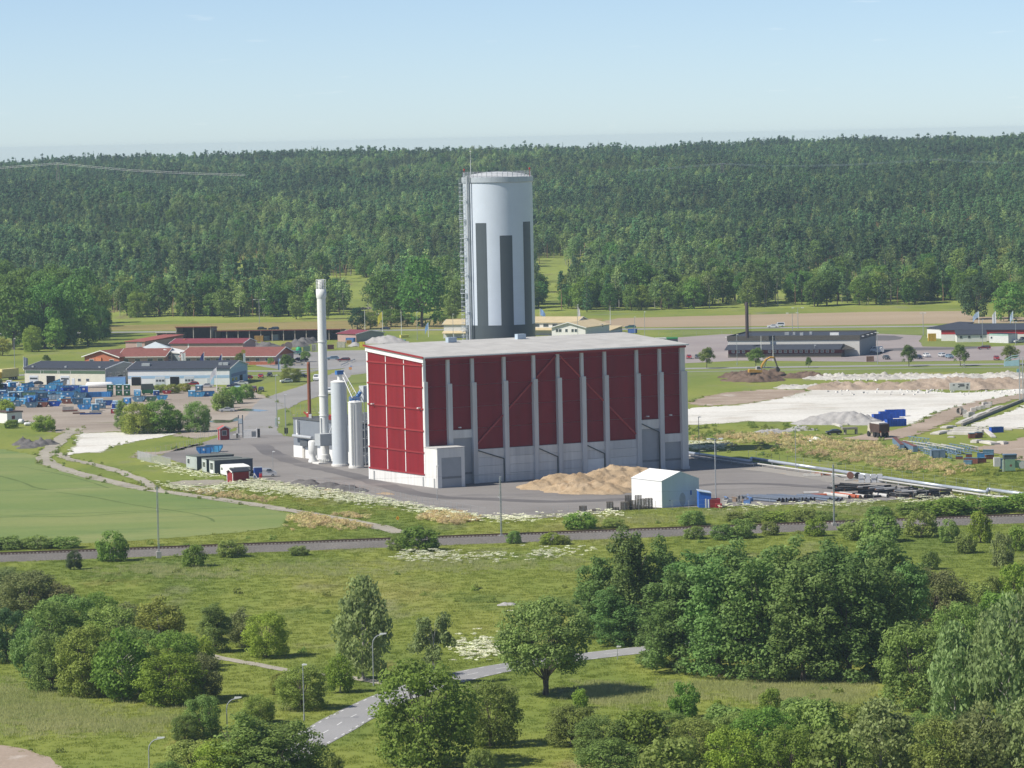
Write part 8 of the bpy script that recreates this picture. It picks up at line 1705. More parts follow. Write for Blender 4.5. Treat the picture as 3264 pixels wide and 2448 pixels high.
# concrete frame, slabs, blocks
M_slab = pm('pale concrete slab', (.56, .53, .49), .85, .15, .6); M_slabd = pm('weathered concrete', (.30, .28, .24), .9, .2, 1)
p = G('W7', 240, 372); t = thing('concrete_portal', 'weathered open concrete portal beside the black car', 'portal', p + Vector((0, 0, .05)), .15); s = mpx('W7', p)
MB().b2((-85 * s, -.6, 55 * s), (90 * s, 1.4, 80 * s)).build('lintel', M_slabd, t)
for x in (-45, 82): MB().b2((x * s - .2, -.5, 0), (x * s + .2, 1.2, 55 * s)).build('leg', M_slabd, t)
SLB = 'pale concrete slab or beam lying along the edge of the white yard'
for i, (x0, y0, x1, y1, h_, w_) in enumerate([(60, 262, 150, 292, 14, .8), (165, 268, 230, 268, 14, 1), (300, 255, 420, 243, 10, .8), (415, 240, 560, 232, 12, .8), (475, 285, 560, 262, 22, 1.6), (1360, 372, 1740, 378, 30, 2.4), (1375, 342, 1745, 345, 24, 2.0), (1420, 312, 1745, 314, 18, 2.0), (1200, 375, 1360, 340, 16, 2.5), (1300, 305, 1420, 290, 16, 2.0), (1640, 470, 1730, 460, 26, 2.0), (1740, 465, 1890, 490, 20, 2.4), (1905, 480, 2010, 485, 26, 2.0), (1350, 408, 1430, 408, 8, 1.5),
                                             (1470, 260, 1640, 190, 16, 1.6), (1640, 185, 1780, 130, 14, 1.6), (1780, 130, 1960, 60, 14, 1.4), (1760, 320, 1870, 410, 14, 1.2), (1990, 325, 2080, 325, 14, 1.0), (1750, 300, 2212, 312, 8, 1.0)]):
 a, b_ = G('W7', x0, y0), G('W7', x1, y1); L, an_ = frame2(a, b_); c = (a + b_) / 2; s = mpx('W7', c)
 t = thing('concrete_slab', SLB, 'slab', (c.x, c.y, .06), an_, 'slabs along the white yard'); MB().box((0, 0, h_ * s / 2), (L, w_, h_ * s)).build('slab', M_slab, t); MB().box((0, .1, h_ * s + .08), (L * .7, w_ * .8, .16)).build('top_slab', M_slab, t)
for i, (x, y, w_, h_) in enumerate([(1560, 180, 60, 40), (1610, 165, 80, 50), (1640, 110, 60, 40), (1690, 95, 60, 40), (1740, 85, 60, 40), (1770, 50, 60, 45), (1820, 45, 60, 40), (1800, 70, 50, 40), (1540, 150, 50, 60)]):
 p = G('W7', x, y); s = mpx('W7', p); t = thing('concrete_block', 'pale concrete block in the row beside the earth track', 'block', p + Vector((0, 0, .06)), rs.uniform(-.4, .4), 'blocks beside the earth track'); MB().box((0, 0, h_ * s * .45), (w_ * s, 1.4, h_ * s * .9)).build('block', M_slab, t); MB().box((0, 0, h_ * s * .92), (w_ * s * .5, .9, h_ * s * .16)).build('cap', M_slab, t)
p = G('W7', 1490, 150); t = thing('pipe_ring', 'short wide concrete pipe ring standing by the blocks', 'pipe ring', p + Vector((0, 0, 1.1)), .6); o = MB().lathe([(1.1, -.5), (1.1, .5), (.9, .5), (.9, -.5), (1.1, -.5)], 20).build('ring', M_slabd, t); o.rotation_euler = (0, PI / 2, 0); MB().lathe([(1.14, .4), (1.14, .5), (1.0, .5)], 20).build('collar', M_slabd, t).rotation_euler = (0, PI / 2, 0)
p0, p1 = G('W7', 1510, 278), G('W7', 2230, -15); L, an_ = frame2(p0, p1); t = thing('retaining_kerb', 'long low dark kerb wall between the two white yards', 'wall', (p0.x, p0.y, .06), an_)
for i in range(24): MB().b2((L * i / 24, -.3, 0), (L * (i + 1) / 24 - .08, .3, .75)).build('kerb_block', M_slabd, t)
p = G('Z6', 1790, 602); s = mpx('Z6', p); t = thing('painted_slab', 'big white concrete slab with dark graffiti leaning on the spoil ridge', 'slab', p + Vector((0, -7, .3)), .05); W_ = 130 * s
o = MB().box((0, 0, 25 * s), (W_, .35, 48 * s)).build('slab', pm('peeling white paint', (.62, .61, .58), .8, .1, 1), t);
for x, z, a, b_ in ((.1, 30, .25, 10), (-.3, 36, .1, 8), (.35, 18, .08, 16), (.05, 40, .3, 6), (.38, 36, .1, 10), (-.05, 24, .08, 8)): MB().box((x * W_, -.19, z * s), (a * W_, .02, b_ * s), 0).build('dark_patch', pm('dark patch', (.12, .12, .12), .9), t)
# steel trusses, gutters, scrap, green machine
M_stb = pm('blue grey steel', (.15, .23, .33), .6, .2, 1, tint=True); M_stw = pm('pale steel edge', (.52, .50, .46), .6, .2, 1)
for i, (x0, y0, x1, y1) in enumerate([(905, 452, 1150, 480), (850, 500, 1100, 540), (950, 540, 1130, 575), (1090, 565, 1310, 620), (1180, 545, 1450, 605), (1280, 540, 1540, 595), (1370, 535, 1620, 580), (1490, 530, 1700, 575), (1080, 585, 1240, 630), (1200, 600, 1400, 650), (1000, 520, 1220, 560), (1120, 520, 1330, 560), (1330, 560, 1500, 600)]):
 a, b_ = G('W7', x0, y0), G('W7', x1, y1); L, an_ = frame2(a, b_); s = mpx('W7', a); hh = 62 * s
 t = thing('steel_truss', 'blue grey steel truss with pale top edge standing in the rough meadow', 'truss', (a.x, a.y, .05), an_, 'steel trusses in the meadow')
 MB().b2((0, -.12, hh - .15), (L, .12, hh)).build('top_chord', M_stw if i % 3 else M_stb, t); MB().b2((0, -.1, .02), (L, .1, .16)).build('bottom_chord', M_stb, t); n = 6
 for j in range(n): MB().tube((L * j / n, 0, .1), (L * (j + .5) / n, 0, hh - .08), .07, n=4).tube((L * (j + .5) / n, 0, hh - .08), (L * (j + 1) / n, 0, .1), .07, n=4).build('web_bar', M_stb, t)
for i, (x0, y0, x1, y1) in enumerate([(752, 470, 835, 550), (850, 510, 985, 570)]):
 a, b_ = G('W7', x0, y0), G('W7', x1, y1); L, an_ = frame2(a, b_); s = mpx('W7', a); t = thing('conveyor_trough', 'rust topped steel conveyor trough lying in the rough meadow', 'conveyor', (a.x, a.y, .05), an_, 'conveyor troughs'); MB().b2((0, -.6, 0), (L, .6, 60 * s)).build('side', M_stb, t); MB().b2((0, -.5, 60 * s), (L, .5, 66 * s)).build('belt', M_sk['rust'], t)
crate('W7', 1240, 640, 160, 85, (.16, .22, .30), 'small blue grey steel crate with striped top at the truss ends', 'steel_crate', 'crate', .1)
for i, (x, y, w_, h_, c) in enumerate([(1620, 700, 160, 60, 'rust'), (1580, 710, 90, 40, 'steel'), (1720, 690, 120, 50, 'rust'), (1750, 630, 130, 45, 'blue'), (1820, 650, 90, 50, 'rust'), (1810, 610, 120, 60, 'steel'), (1590, 640, 70, 45, 'rust'), (1480, 650, 80, 30, 'rust'), (1900, 350, 150, 60, 'royal'), (1620, 415, 70, 55, 'rust'), (1700, 410, 70, 60, 'rust'), (1660, 400, 40, 40, 'deep')]):
 p = G('W7', x, y); s = mpx('W7', p); t = thing('scrap_box', 'rusty or blue scrap bin among weeds near the green machine', 'bin', p + Vector((0, 0, .05)), rs.uniform(-.4, .4), 'scrap bins among weeds'); MB().b2((-w_ * s / 2, -.8, 0), (w_ * s / 2, .8, h_ * s)).build('bin', M_sk[c], t); MB().b2((-w_ * s / 2 - .05, -.85, h_ * s), (w_ * s / 2 + .05, .85, h_ * s + .08)).build('rim', M_sk['steel'], t)
p = G('W7', 2040, 790); s = mpx('W7', p); t = thing('crusher_machine', 'pale green crusher with dark hood at the edge of the meadow', 'machine', p + Vector((0, 0, .05)), .05); mg = pm('pale green machine', (.20, .33, .22), .6, .12, 1)
MB().b2((-45 * s, -1.2, 10 * s), (65 * s, 1.2, 140 * s)).build('hopper_box', mg, t); MB().b2((-60 * s, -1.0, 140 * s), (85 * s, 1.0, 190 * s)).build('hood', pm('dark hood', (.06, .08, .09), .6), t); MB().b2((-66 * s, -1.1, 186 * s), (90 * s, 1.1, 196 * s)).build('hood_roof', M_stb, t)
for x in (-75, -62): MB().b2((x * s - .1, -.9, 0), (x * s + .1, -.7, 130 * s)).build('frame_post', pm('mint post', (.5, .58, .5), .6), t)
MB().b2((-170 * s, -.8, 60 * s), (-100 * s, .8, 160 * s)).build('side_tank', M_pwht, t); MB().b2((-100 * s, -.7, 30 * s), (-70 * s, .7, 150 * s)).build('drive', M_stb, t); MB().b2((70 * s, -.9, 40 * s), (130 * s, .9, 120 * s)).build('engine', mg, t); MB().tube((150 * s, -1, 70 * s), (150 * s, 1, 70 * s), 40 * s, n=14).build('flywheel', M_pwht, t); MB().lathe([(.3, 0), (.01, .01)], 8).build('emblem', M_sk['rust'], t); o = KIDS[t.name][-1]; o.rotation_euler = (PI / 2, 0, 0); o.location = (15 * s, -1.21, 70 * s)
crate('W7', 2190, 760, 80, 80, (.2, .33, .22), 'pale green engine box beside the crusher', 'engine_box', 'machine', 0)
# light blue gantry and lattice mast at the right edge
p = G('Z7', 2196, 62); M_gb = pm('pale turquoise paint', (.33, .52, .56), .6, .1, 1)
t = thing('lattice_mast', 'grey lattice mast carrying the turquoise walkway at the white yard', 'mast', p + Vector((0, 0, .05))); h = zat('Z6', 2198, 395, p)
for x, y in ((-.5, -.5), (.5, -.5), (.5, .5), (-.5, .5)): MB().tube((x, y, 0), (x, y, h), .09, n=5).build('leg', M_galv, t)
m = MB()
for k in range(int(h / 1.2)):
 z = k * 1.2
 for (x, y), (x2, y2) in (((-.5, -.5), (.5, -.5)), ((.5, -.5), (.5, .5)), ((.5, .5), (-.5, .5)), ((-.5, .5), (-.5, -.5))): m.tube((x, y, z), (x2, y2, z + 1.2), .045, n=4)
m.build('lacing', M_galv, t)
hz = zat('V1', 2050, 985, p); g = thing('walkway', 'turquoise walkway with handrails fixed to the lattice mast', 'walkway', (p.x - .6, p.y, hz)); s = mpx('V1', p); Lw = 225 * s
MB().b2((-Lw, -.6, 0), (0, .6, .25)).build('deck', M_gb, g); MB().prism([(-Lw, .25), (0, .25), (0, 100 * s), (-Lw, 70 * s)], -.6, -.5).build('side_plate', M_gb, g)
for y_ in (-.55, .55): MB().path([(-Lw, y_, .25), (-Lw + .2, y_, 1.8), (-2, y_, 3.0), (0, y_, 3.2)], .05, 5).path([(-Lw + .1, y_, 1.2), (-2, y_, 2.4), (0, y_, 2.6)], .04, 5).build('handrail', M_gb, g)
crate('V1', 2130, 1095, 50, 60, (.25, .45, .52), 'small turquoise box at the foot of the lattice mast', 'control_box', 'box', 0)

# ------------------------------------------------------------------ lamps, flagpoles, signs, fences, wires
def lamp(view, x, y, xt, yt, label, kind='straight', group=None, r=.075, arm=1.6, rz=0):
 p = G(view, x, y); h = zat(view, xt, yt, p); t = thing('street_lamp', label, 'street lamp', p + Vector((0, 0, .02)), rz, group)
 if kind == 'arch':
  pts = [(0, 0, 0), (0, 0, h - 1.5)] + [(arm * .75 * (1 - math.cos(a)), 0, h - 1.5 + 1.35 * math.sin(a)) for a in (.4, .8, 1.2, 1.5)]; MB().path(pts, r, 8).build('pole', M_galv, t)
  MB().prism([(arm * .6, h - .2), (arm * 1.25, h - .02), (arm * 1.3, h + .12), (arm * .7, h + .12)], -.16, .16).build('lamp_head', M_lampw, t)
 elif kind == 'twin':
  MB().tube((0, 0, 0), (0, 0, h), r * 1.3, r, 8).build('pole', M_galv, t); MB().tube((-arm, 0, h + .25), (arm, 0, h + .25), .05, n=6).tube((0, 0, h), (0, 0, h + .25), .05, n=6).build('arm', M_galv, t)
  for s in (-1, 1): MB().box((s * (arm + .3), 0, h + .25), (1.0, .42, .26)).build('lamp_head', M_lampw, t)
 elif kind == 'flood':
  MB().tube((0, 0, 0), (0, 0, h), r * 1.2, r, 8).build('pole', M_galv, t); MB().tube((-arm, 0, h), (arm, 0, h), .05, n=5).build('arm', M_galv, t)
  for s in (-1, 1): MB().box((s * arm, -.1, h + .1), (.8, .5, .28)).build('floodlight', M_lampw, t)
 else:
  MB().tube((0, 0, 0), (0, 0, h), r, r * .8, 8).build('pole', M_galv, t); MB().prism([(-.1, h - .05), (.55, h), (.6, h + .12), (.1, h + .2), (-.12, h + .1)], -.17, .17).build('lamp_head', M_lampw, t)
 MB().tube((0, 0, 0), (0, 0, .9), r * 1.5, n=8).build('base_sleeve', M_galv, t)
 return t
lamp('P', 657, 1557, 659, 1437, 'straight street lamp standing at the road edge by the yellowish sallows')
lamp('P', 807, 1482, 808, 1370, 'arched street lamp at the mouth of the footpath', 'arch'); lamp('P', 491, 1590, 491, 1508, 'arched street lamp half hidden by the willows', 'arch'); lamp('P', 323, 1690, 322, 1595, 'arched street lamp in the grass below the thicket', 'arch')
lamp('P', 1334, 1425, 1334, 1398, 'short marker post at the road behind the spreading tree', r=.05)
lamp('Z8', 1157, 578, 1155, 395, 'slim lamp post on the asphalt beside the silver van', r=.06)
lamp('Z3', 812, 1590, 808, 1290, 'slim fence lamp post before the barn annex', r=.06)
lamp('Y7', 1885, 575, 1885, 55, 'slender flood light mast with two heads beside the pipe store', 'flood', None, .11, 1.4)
lamp('Z7', 157, 428, 150, 160, 'flood light pole at the barn corner by the pipeline', r=.09); lamp('Z7', 768, 497, 763, 228, 'tall thin lamp post in the gritty margin beside the pipeline', r=.08)
lamp('Z7', 265, 425, 258, 298, 'twin flood light before the flowering mound', 'flood', None, .08, 1.0)
lamp('Z1', 116, 722, 108, 490, 'tall street lamp on the lawn before the oak wood', r=.11); lamp('Z1', 2033, 372, 2031, 188, 'twin headed highway lamp behind the open shed', 'twin', None, .1, 1.8)
lamp('Z2', 190, 1195, 185, 822, 'tall lamp post beside the yard road near the boiler house', r=.1); lamp('Z2', 255, 1260, 245, 965, 'lamp post on the green strip before the boiler house', r=.09)
lamp('W8', 938, 300, 935, 75, 'twin headed lamp in front of the tan field, nearer one', 'twin', None, .1, 1.7); lamp('W8', 1006, 262, 1004, 12, 'twin headed lamp in front of the tan field, farther one', 'twin', None, .1, 1.7)
lamp('V1', 682, 520, 668, 190, 'lamp at the lot corner beside the shop', 'twin', None, .1, .4); lamp('V1', 1582, 668, 1570, 288, 'lamp post before the white shop annex', r=.09); lamp('V1', 2088, 660, 2077, 318, 'lamp post beside the white site cabin', r=.09)
lamp('Z6', 1286, 438, 1283, 240, 'lamp post on the verge before the parked cars', r=.09); lamp('W8', 266, 705, 262, 332, 'lamp post on the verge before the sloping canopy roof', r=.09); lamp('Z6', 887, 395, 897, 320, 'short lamp on the sloping canopy roof front', r=.08)
lamp('V2', 1915, 330, 1912, 98, 'highway lamp beside the tan field near the green car', r=.1); lamp('V2', 1826, 330, 1826, 145, 'second highway lamp near the green car', r=.1); lamp('V2', 1310, 330, 1304, 35, 'tall lamp before the white gabled house', r=.1); lamp('V2', 184, 345, 181, 120, 'lamp before the two storey white house', r=.1)
lamp('Z2', 1222, 560, 1220, 358, 'highway lamp above the barn roof between the flagpoles', r=.1)
def flagpole(view, x, y, yt, label, flag=None, fw=2.2, fh=1.3, dirn=-1, droop=.6, cat='flagpole'):
 p = G(view, x, y); h = zat(view, x - 3, yt, p); t = thing('flagpole', label, cat, p + Vector((0, 0, .02)))
 MB().tube((0, 0, 0), (0, 0, h), .13, .07, 8).build('pole', M_whitep, t); MB().lathe([(.01, h - .02), (.11, h + .06), (.01, h + .15)], 8).build('finial', M_whitep, t)
 if flag:
  n = 10; V = []
  for j in range(5):
   for i in range(n + 1):
    u_ = i / n; V.append((dirn * (fw * u_ * (1 - .15 * droop)), .12 * math.sin(u_ * 7 + j * .6) * u_, h - .2 - fh * j / 4 - droop * fh * u_ * u_))
  MB().add(V, [(j * (n + 1) + i, j * (n + 1) + i + 1, (j + 1) * (n + 1) + i + 1, (j + 1) * (n + 1) + i) for j in range(4) for i in range(n)]).build('flag', flag, t, True)
 return t
F_y = pm('yellow flag', (.62, .56, .06), .8); F_lb = pm('pale blue white flag', (.50, .62, .78), .8, .3, 1.5); F_w = pm('white grey flag', (.66, .66, .68), .8, .15, 1.5); F_b = pm('dark blue flag', (.035, .05, .20), .8, .4, 1.2); F_c = pm('light blue flag', (.25, .42, .72), .8)
flagpole('Z2', 838, 505, 345, 'bare white flagpole nearest the crimson roofed store'); flagpole('Z2', 968, 548, 352, 'white flagpole flying a limp yellow flag', F_y, 2.2, 3.2, -1, .8); flagpole('Z2', 1106, 530, 345, 'bare white flagpole between yellow flag and tank'); flagpole('Z2', 1304, 540, 432, 'short flagpole with pale blue flag by the white house', F_c, 1.6, 2.6, -1, .9)
flagpole('V2', 1605, 250, 45, 'bare white flagpole right of the white gabled house'); flagpole('V2', 1316, 300, 48, 'flagpole with white flag above the gabled roof', F_w, 1.2, 4.5, 1, .9); flagpole('V2', 973, 300, 66, 'flagpole with light blue flag beside the tank', F_c, 2.4, 2.6, 1, .8)
flagpole('V1', 1528, 372, 150, 'flagpole with pale blue flag behind the shop, flying outward', F_lb, 2.9, 2.4, -1, .9); flagpole('V1', 1785, 372, 150, 'flagpole with long hanging white banner behind the shop', F_w, 1.5, 8.0, -1, .2); flagpole('V1', 2047, 372, 148, 'flagpole with small pale blue flag behind the shop', F_lb, 1.4, 3.2, -1, .7)
flagpole('W8', 560, 650, 350, 'white flagpole nearer the hall chimney'); flagpole('W8', 704, 656, 350, 'white flagpole left of the short canopy lamp')
flagpole('W3', 606, 700, 472, 'flagpole with dark blue flag before the long office wing', F_b, 1.7, 4.0, -1, .6); flagpole('W3', 868, 700, 500, 'second flagpole with dark blue flag farther along the office wing', F_b, 1.6, 4.0, -1, .6); flagpole('W3', 330, 700, 475, 'flagpole with white banner beside the glass entrance', F_w, 1.6, 4.2, -1, .1)
flagpole('Z1', 186, 740, 632, 'flagpole with grey blue banner beside the pale warehouse', pm('grey blue banner', (.22, .25, .36), .8), 1.6, 4.4, 1, .1); flagpole('W2', 1712, 500, 145, 'tall white flagpole with limp white flag before the blue and white warehouse', F_w, 2.6, 2.2, -1, 1.2)
t = thing('pylon_sign', 'tall blue grey sign pillar with round yellow sign by the office', 'sign', G('W3', 1190, 690)); s = mpx('W3', t.location); MB().b2((-12 * s, -.15, 0), (22 * s, .15, 200 * s)).build('pillar', pm('pale pillar', (.42, .47, .52), .5), t); o = MB().lathe([(.01, -.1), (32 * s, -.1), (32 * s, .1), (.01, .1)], 20).build('round_sign', pm('mustard sign', (.30, .23, .04), .5), t); o.rotation_euler = (PI / 2, 0, 0); o.location = (-5 * s, 0, 228 * s)
t = thing('totem_sign', 'slender blue and white totem sign at the street corner', 'sign', G('W3', 1706, 735)); MB().b2((-16 * s, -.2, 0), (2 * s, .2, 165 * s)).build('blue_panel', pm('totem blue', (.12, .20, .36), .5), t); MB().b2((2 * s, -.2, 0), (20 * s, .2, 165 * s)).build('white_panel', pm('totem white', (.55, .6, .65), .5), t)
p = G('Z8', 2133, 945); s = mpx('Z8', p); t = thing('warning_sign', 'orange yellow diamond warning sign on a post in the meadow', 'sign', p); MB().tube((0, 0, 0), (0, 0, 36 * s), .05, n=6).build('post', M_galv, t); MB().prism([(0, 14 * s), (14 * s, 33 * s), (0, 52 * s), (-14 * s, 33 * s)], -.09, -.06).build('plate', pm('orange yellow plate', (.75, .36, .03), .5), t); MB().prism([(0, 27 * s), (4 * s, 33 * s), (0, 39 * s), (-4 * s, 33 * s)], -.11, -.095).build('symbol', M_black, t)
p = G('W4', 1295, 1380); s = mpx('W4', p); t = thing('road_sign', 'orange and blue road sign on a post at the road bend', 'sign', p); MB().tube((0, 0, 0), (0, 0, 165 * s), .05, n=6).build('post', M_galv, t); MB().box((-8 * s, -.08, 112 * s), (55 * s, .04, 50 * s)).build('orange_plate', pm('orange plate', (.72, .33, .12), .6), t); MB().box((8 * s, -.08, 150 * s), (40 * s, .04, 28 * s)).build('blue_plate', pm('lilac plate', (.35, .4, .62), .6), t)
# steel barrier by the car park
a, b_ = G('W4', 1110, 1235), G('W4', 1370, 1130); L, an_ = frame2(a, b_); t = thing('steel_barrier', 'low steel crash barrier at the car park exit', 'barrier', (a.x, a.y, .05), an_)
for i in range(5): MB().box((L * i / 4, 0, .4), (.12, .12, .8)).build('post', M_galv, t)
MB().b2((0, -.1, .5), (L * .45, -.04, .8)).b2((L * .6, -.1, .5), (L, -.04, .8)).build('rail', M_galv, t)
# fences
def fence(name, label, view, pts, h=2.0, step=3.0, wires=True, mesh=False):
 P = [G(view, x, y) for x, y in pts]; o0 = P[0].copy(); t = thing(name, label, 'fence', o0); pme = MB().tube((0, 0, -.1), (0, 0, h), .035, n=5).mesh('post', M_galv)
 for a, b_ in zip(P[:-1], P[1:]):
  L = (b_ - a).length; n = max(1, int(L / step))
  for i in range(n + (1 if b_ is P[-1] else 0)): q = a.lerp(b_, i / n) - o0; link('post', pme, t, q)
 for z in (.1, h * .5, h - .05):
  m = MB()
  for a, b_ in zip(P[:-1], P[1:]): m.tube(a - o0 + Vector((0, 0, z)), b_ - o0 + Vector((0, 0, z)), .012, n=3, cap=False)
  m.build('wire', M_galv, t)
 if mesh:
  m = MB()
  for a, b_ in zip(P[:-1], P[1:]):
   L = (b_ - a).length
   for i in range(int(L / .22)): q = a.lerp(b_, i * .22 / L) - o0; m.tube(q, q + Vector((0, 0, h)), .022, n=3, cap=False)
  m.build('bar_grid', pm('pale zinc bars', (.55, .56, .57), .5), t)
 return t
fence('mesh_fence', 'wire fence with thin posts along the front of the plant yard', 'P', [(640, 1044), (700, 1052), (800, 1070), (900, 1090), (1000, 1108), (1050, 1117), (1130, 1118), (1260, 1110), (1380, 1103), (1560, 1098), (1800, 1092), (2030, 1078)])
fence('bar_fence', 'pale bar fence panel standing beside the site cabins', 'Z8', [(95, 450), (200, 478), (357, 508)], 2.2, 3.0, True, True)
fence('mesh_fence', 'wire fence between the white stone patch and the plant yard', 'Z8', [(100, 450), (235, 415), (400, 385), (480, 362), (620, 300), (735, 270)])
fence('mesh_fence', 'wire fence running behind the silver pipeline', 'W7', [(-900, 640), (0, 772), (600, 850), (1200, 930), (1700, 1000), (2212, 1075), (2700, 1140)], 2.0, 4.0)
fence('mesh_fence', 'wire fence between highway and reddish lot', 'Z6', [(-100, 258), (300, 258), (360, 257)], 1.8, 5); fence('bar_fence', 'grey bar fence beside the yard hut', 'V5', [(-500, 640), (-100, 600), (140, 585)], 1.8, 2.5, True, False)
fence('bar_fence', 'pale fence of the boiler house compound', 'Z2', [(290, 1120), (400, 1105), (490, 1100)], 3.2, 2.5)
# stone walls at the golf course
stm = MB().add([(-.5, -.4, 0), (.5, -.35, 0), (.45, .4, 0), (-.5, .35, 0), (-.35, -.25, .6), (.3, -.3, .7), (.35, .25, .55), (-.3, .3, .65)], [(3, 2, 1, 0), (4, 5, 6, 7), (0, 1, 5, 4), (1, 2, 6, 5), (2, 3, 7, 6), (3, 0, 4, 7)]).mesh('stone', pm('pale granite', (.46, .41, .37), .9, .2, 1, tint=True))
for lb, x0, y0, x1, y1 in (('pale dry stone wall below the oaks at the golf course', 1500, 290, 2060, 265), ('pale dry stone wall higher up behind the oaks', 1450, 165, 2120, 150)):
 a, b_ = G('W4', x0, y0), G('W4', x1, y1); a = GH('W4', x0, y0) or a; b_ = GH('W4', x1, y1) or b_; t = thing('stone_wall', lb, 'stone wall', a); n = int((b_ - a).length / .9)
 for i in range(n):
  q = a.lerp(b_, i / n); q.z = float(hill(q.x, q.y)); o = link('stone', stm, t, q - a + Vector((0, rs.uniform(-.2, .2), -.05))); k_ = rs.uniform(1.0, 1.9); o.scale = (k_, k_, k_); o.rotation_euler = (0, 0, rs.uniform(0, 6))
# loose boulders of the white rubble
M_bould = pm('white boulder', (.62, .60, .56), .9, .15, 1, tint=True); bme = stm.copy(); bme.materials.clear(); bme.materials.append(M_bould)
t = thing('boulder_row', 'white boulders scattered along the rubble ridge', 'boulders', G('Z6', 1500, 540))
for i in range(150):
 q = G('Z6', rs.uniform(940, 2200), rs.choice([rs.uniform(536, 546), rs.uniform(604, 625), rs.uniform(598, 640)])); o = link('boulder', bme, t, q - t.location); k_ = rs.uniform(.25, .8); o.scale = (k_ * 1.3, k_, k_); o.rotation_euler = (rs.uniform(-.2, .2), rs.uniform(-.2, .2), rs.uniform(0, 6))

# power line over the forest
def pylon(px, py, Y, label):
 top = at('P', px, py, Y); gz = float(hill(top.x, top.y)); t = thing('power_pylon', label, 'pylon', (top.x, top.y, gz - .2)); h = top.z - gz; m_ = pm('brown pylon steel', (.20, .17, .16), .7)
 for s in (-1, 1): MB().tube((s * 2.2, 0, 0), (s * .5, 0, h), .28, .2, 5).build('leg', m_, t)
 m = MB()
 for k in range(6): z = h * k / 6; z2 = h * (k + 1) / 6; m.tube((-2.2 + 1.7 * k / 6, 0, z), (2.2 - 1.7 * (k + 1) / 6, 0, z2), .12, n=4).tube((2.2 - 1.7 * k / 6, 0, z), (-2.2 + 1.7 * (k + 1) / 6, 0, z2), .12, n=4)
 m.build('lacing', m_, t); MB().b2((-5, -.2, h - .4), (5, .2, h)).build('cross_arm', m_, t); return top
pa = pylon(125, 353, 3100, 'dark power pylon standing in the forest under the glinting cable kink'); pb = pylon(2028, 343, 3200, 'small lattice power pylon rising above the far forest'); pc_ = pylon(1560, 352.5, 3100, 'far power pylon hidden among the forest pines')
def cable(name, label, pts, r, mat):
 m = MB()
 for a, b_ in zip(pts[:-1], pts[1:]): m.tube(a, b_, r, n=4, cap=False)
 tag(m.build(name, mat), label, 'cable')
M_cab = pm('glinting cable', (.72, .70, .68), .4, .05, 1); M_cab2 = pm('grey cable', (.42, .50, .50), .5)  # pale base colour paints in the sun's glint on the wires
pl_ = [at('P', x, y, 3100 - i * 18) for i, (x, y) in enumerate([(-120, 368), (0, 362.5), (60, 358), (125, 353), (200, 360.5), (280, 367.5), (360, 372), (440, 375.5), (530, 378)])]
for dz in (-.5, .5): cable('power_cable', 'pale glinting power cable sagging over the forest', [q + Vector((0, 0, dz)) for q in pl_], .085, M_cab); COL.objects[-1]['group'] = 'glinting cables'
for dz in (0, -.8): cable('power_cable', 'thin grey power cable crossing the far forest', [q + Vector((0, 0, dz)) for q in [at('P', x, y, 3100) for x, y in ((1370, 368), (1460, 361), (1560, 352.5), (1650, 357), (1750, 357), (1850, 354), (1950, 348), (2028, 343), (2120, 349), (2260, 353))]], .10, M_cab2); COL.objects[-1]['group'] = 'thin cables'

# cyclist on the cycle path: one skinned body, a bicycle of its own
p = G('V1', 1302, 1012); bk = thing('bicycle', 'small grey bicycle ridden past the second pyramid tree', 'bicycle', p + Vector((0, 0, .06)))
for x in (-.52, .52):
 o = MB().lathe([(.33, -.02), (.35, 0), (.33, .02), (.31, 0), (.33, -.02)], 18).build('wheel', M_black, bk); o.rotation_euler = (PI / 2, 0, 0); o.location = (x, 0, .35)
MB().path([(-.52, 0, .35), (-.15, 0, .85), (.38, 0, .80), (.0, 0, .35), (-.15, 0, .85)], .02, 5).path([(.38, 0, .80), (.52, 0, .35)], .02, 5).path([(-.52, 0, .35), (0, 0, .35)], .02, 5).build('frame', M_galv, bk)
MB().box((-.17, 0, .92), (.26, .14, .06)).build('saddle', M_black, bk); MB().path([(.36, 0, .8), (.33, 0, 1.02), (.28, -.25, 1.04)], .018, 5).path([(.33, 0, 1.02), (.28, .25, 1.04)], .018, 5).build('handlebar', M_galv, bk)
jv = [(-.15, 0, 1.0), (-.08, 0, 1.25), (.06, 0, 1.48), (.1, 0, 1.58), (.13, 0, 1.7), (.15, 0, 1.78), (.02, .17, 1.42), (.12, .22, 1.2), (.27, .22, 1.07), (.02, -.17, 1.42), (.12, -.22, 1.2), (.27, -.22, 1.07), (-.1, .1, .97), (.2, .11, .78), (.02, .11, .42), (.12, .11, .36), (-.1, -.1, .97), (.16, -.11, .95), (.08, -.11, .55), (.18, -.11, .5)]
je = [(0, 1), (1, 2), (2, 3), (3, 4), (4, 5), (2, 6), (6, 7), (7, 8), (2, 9), (9, 10), (10, 11), (0, 12), (12, 13), (13, 14), (14, 15), (0, 16), (16, 17), (17, 18), (18, 19)]
jr = [.13, .14, .15, .06, .10, .08, .065, .05, .04, .065, .05, .04, .1, .075, .05, .04, .1, .075, .05, .04]
me = bpy.data.meshes.new('body'); me.from_pydata(jv, je, []); me.materials.append(pm('cyclist clothes', (.40, .40, .40), .9, .3, 3)); per = link('person', me, None, p + Vector((0, 0, .06))); tag(per, 'person in grey clothes leaning forward on the bicycle', 'person')
sm_ = per.modifiers.new('skin', 'SKIN'); me.skin_vertices[0].data[0].use_root = True
for i, r in enumerate(jr): me.skin_vertices[0].data[i].radius = (r, r)
per.modifiers.new('sub', 'SUBSURF').levels = 1
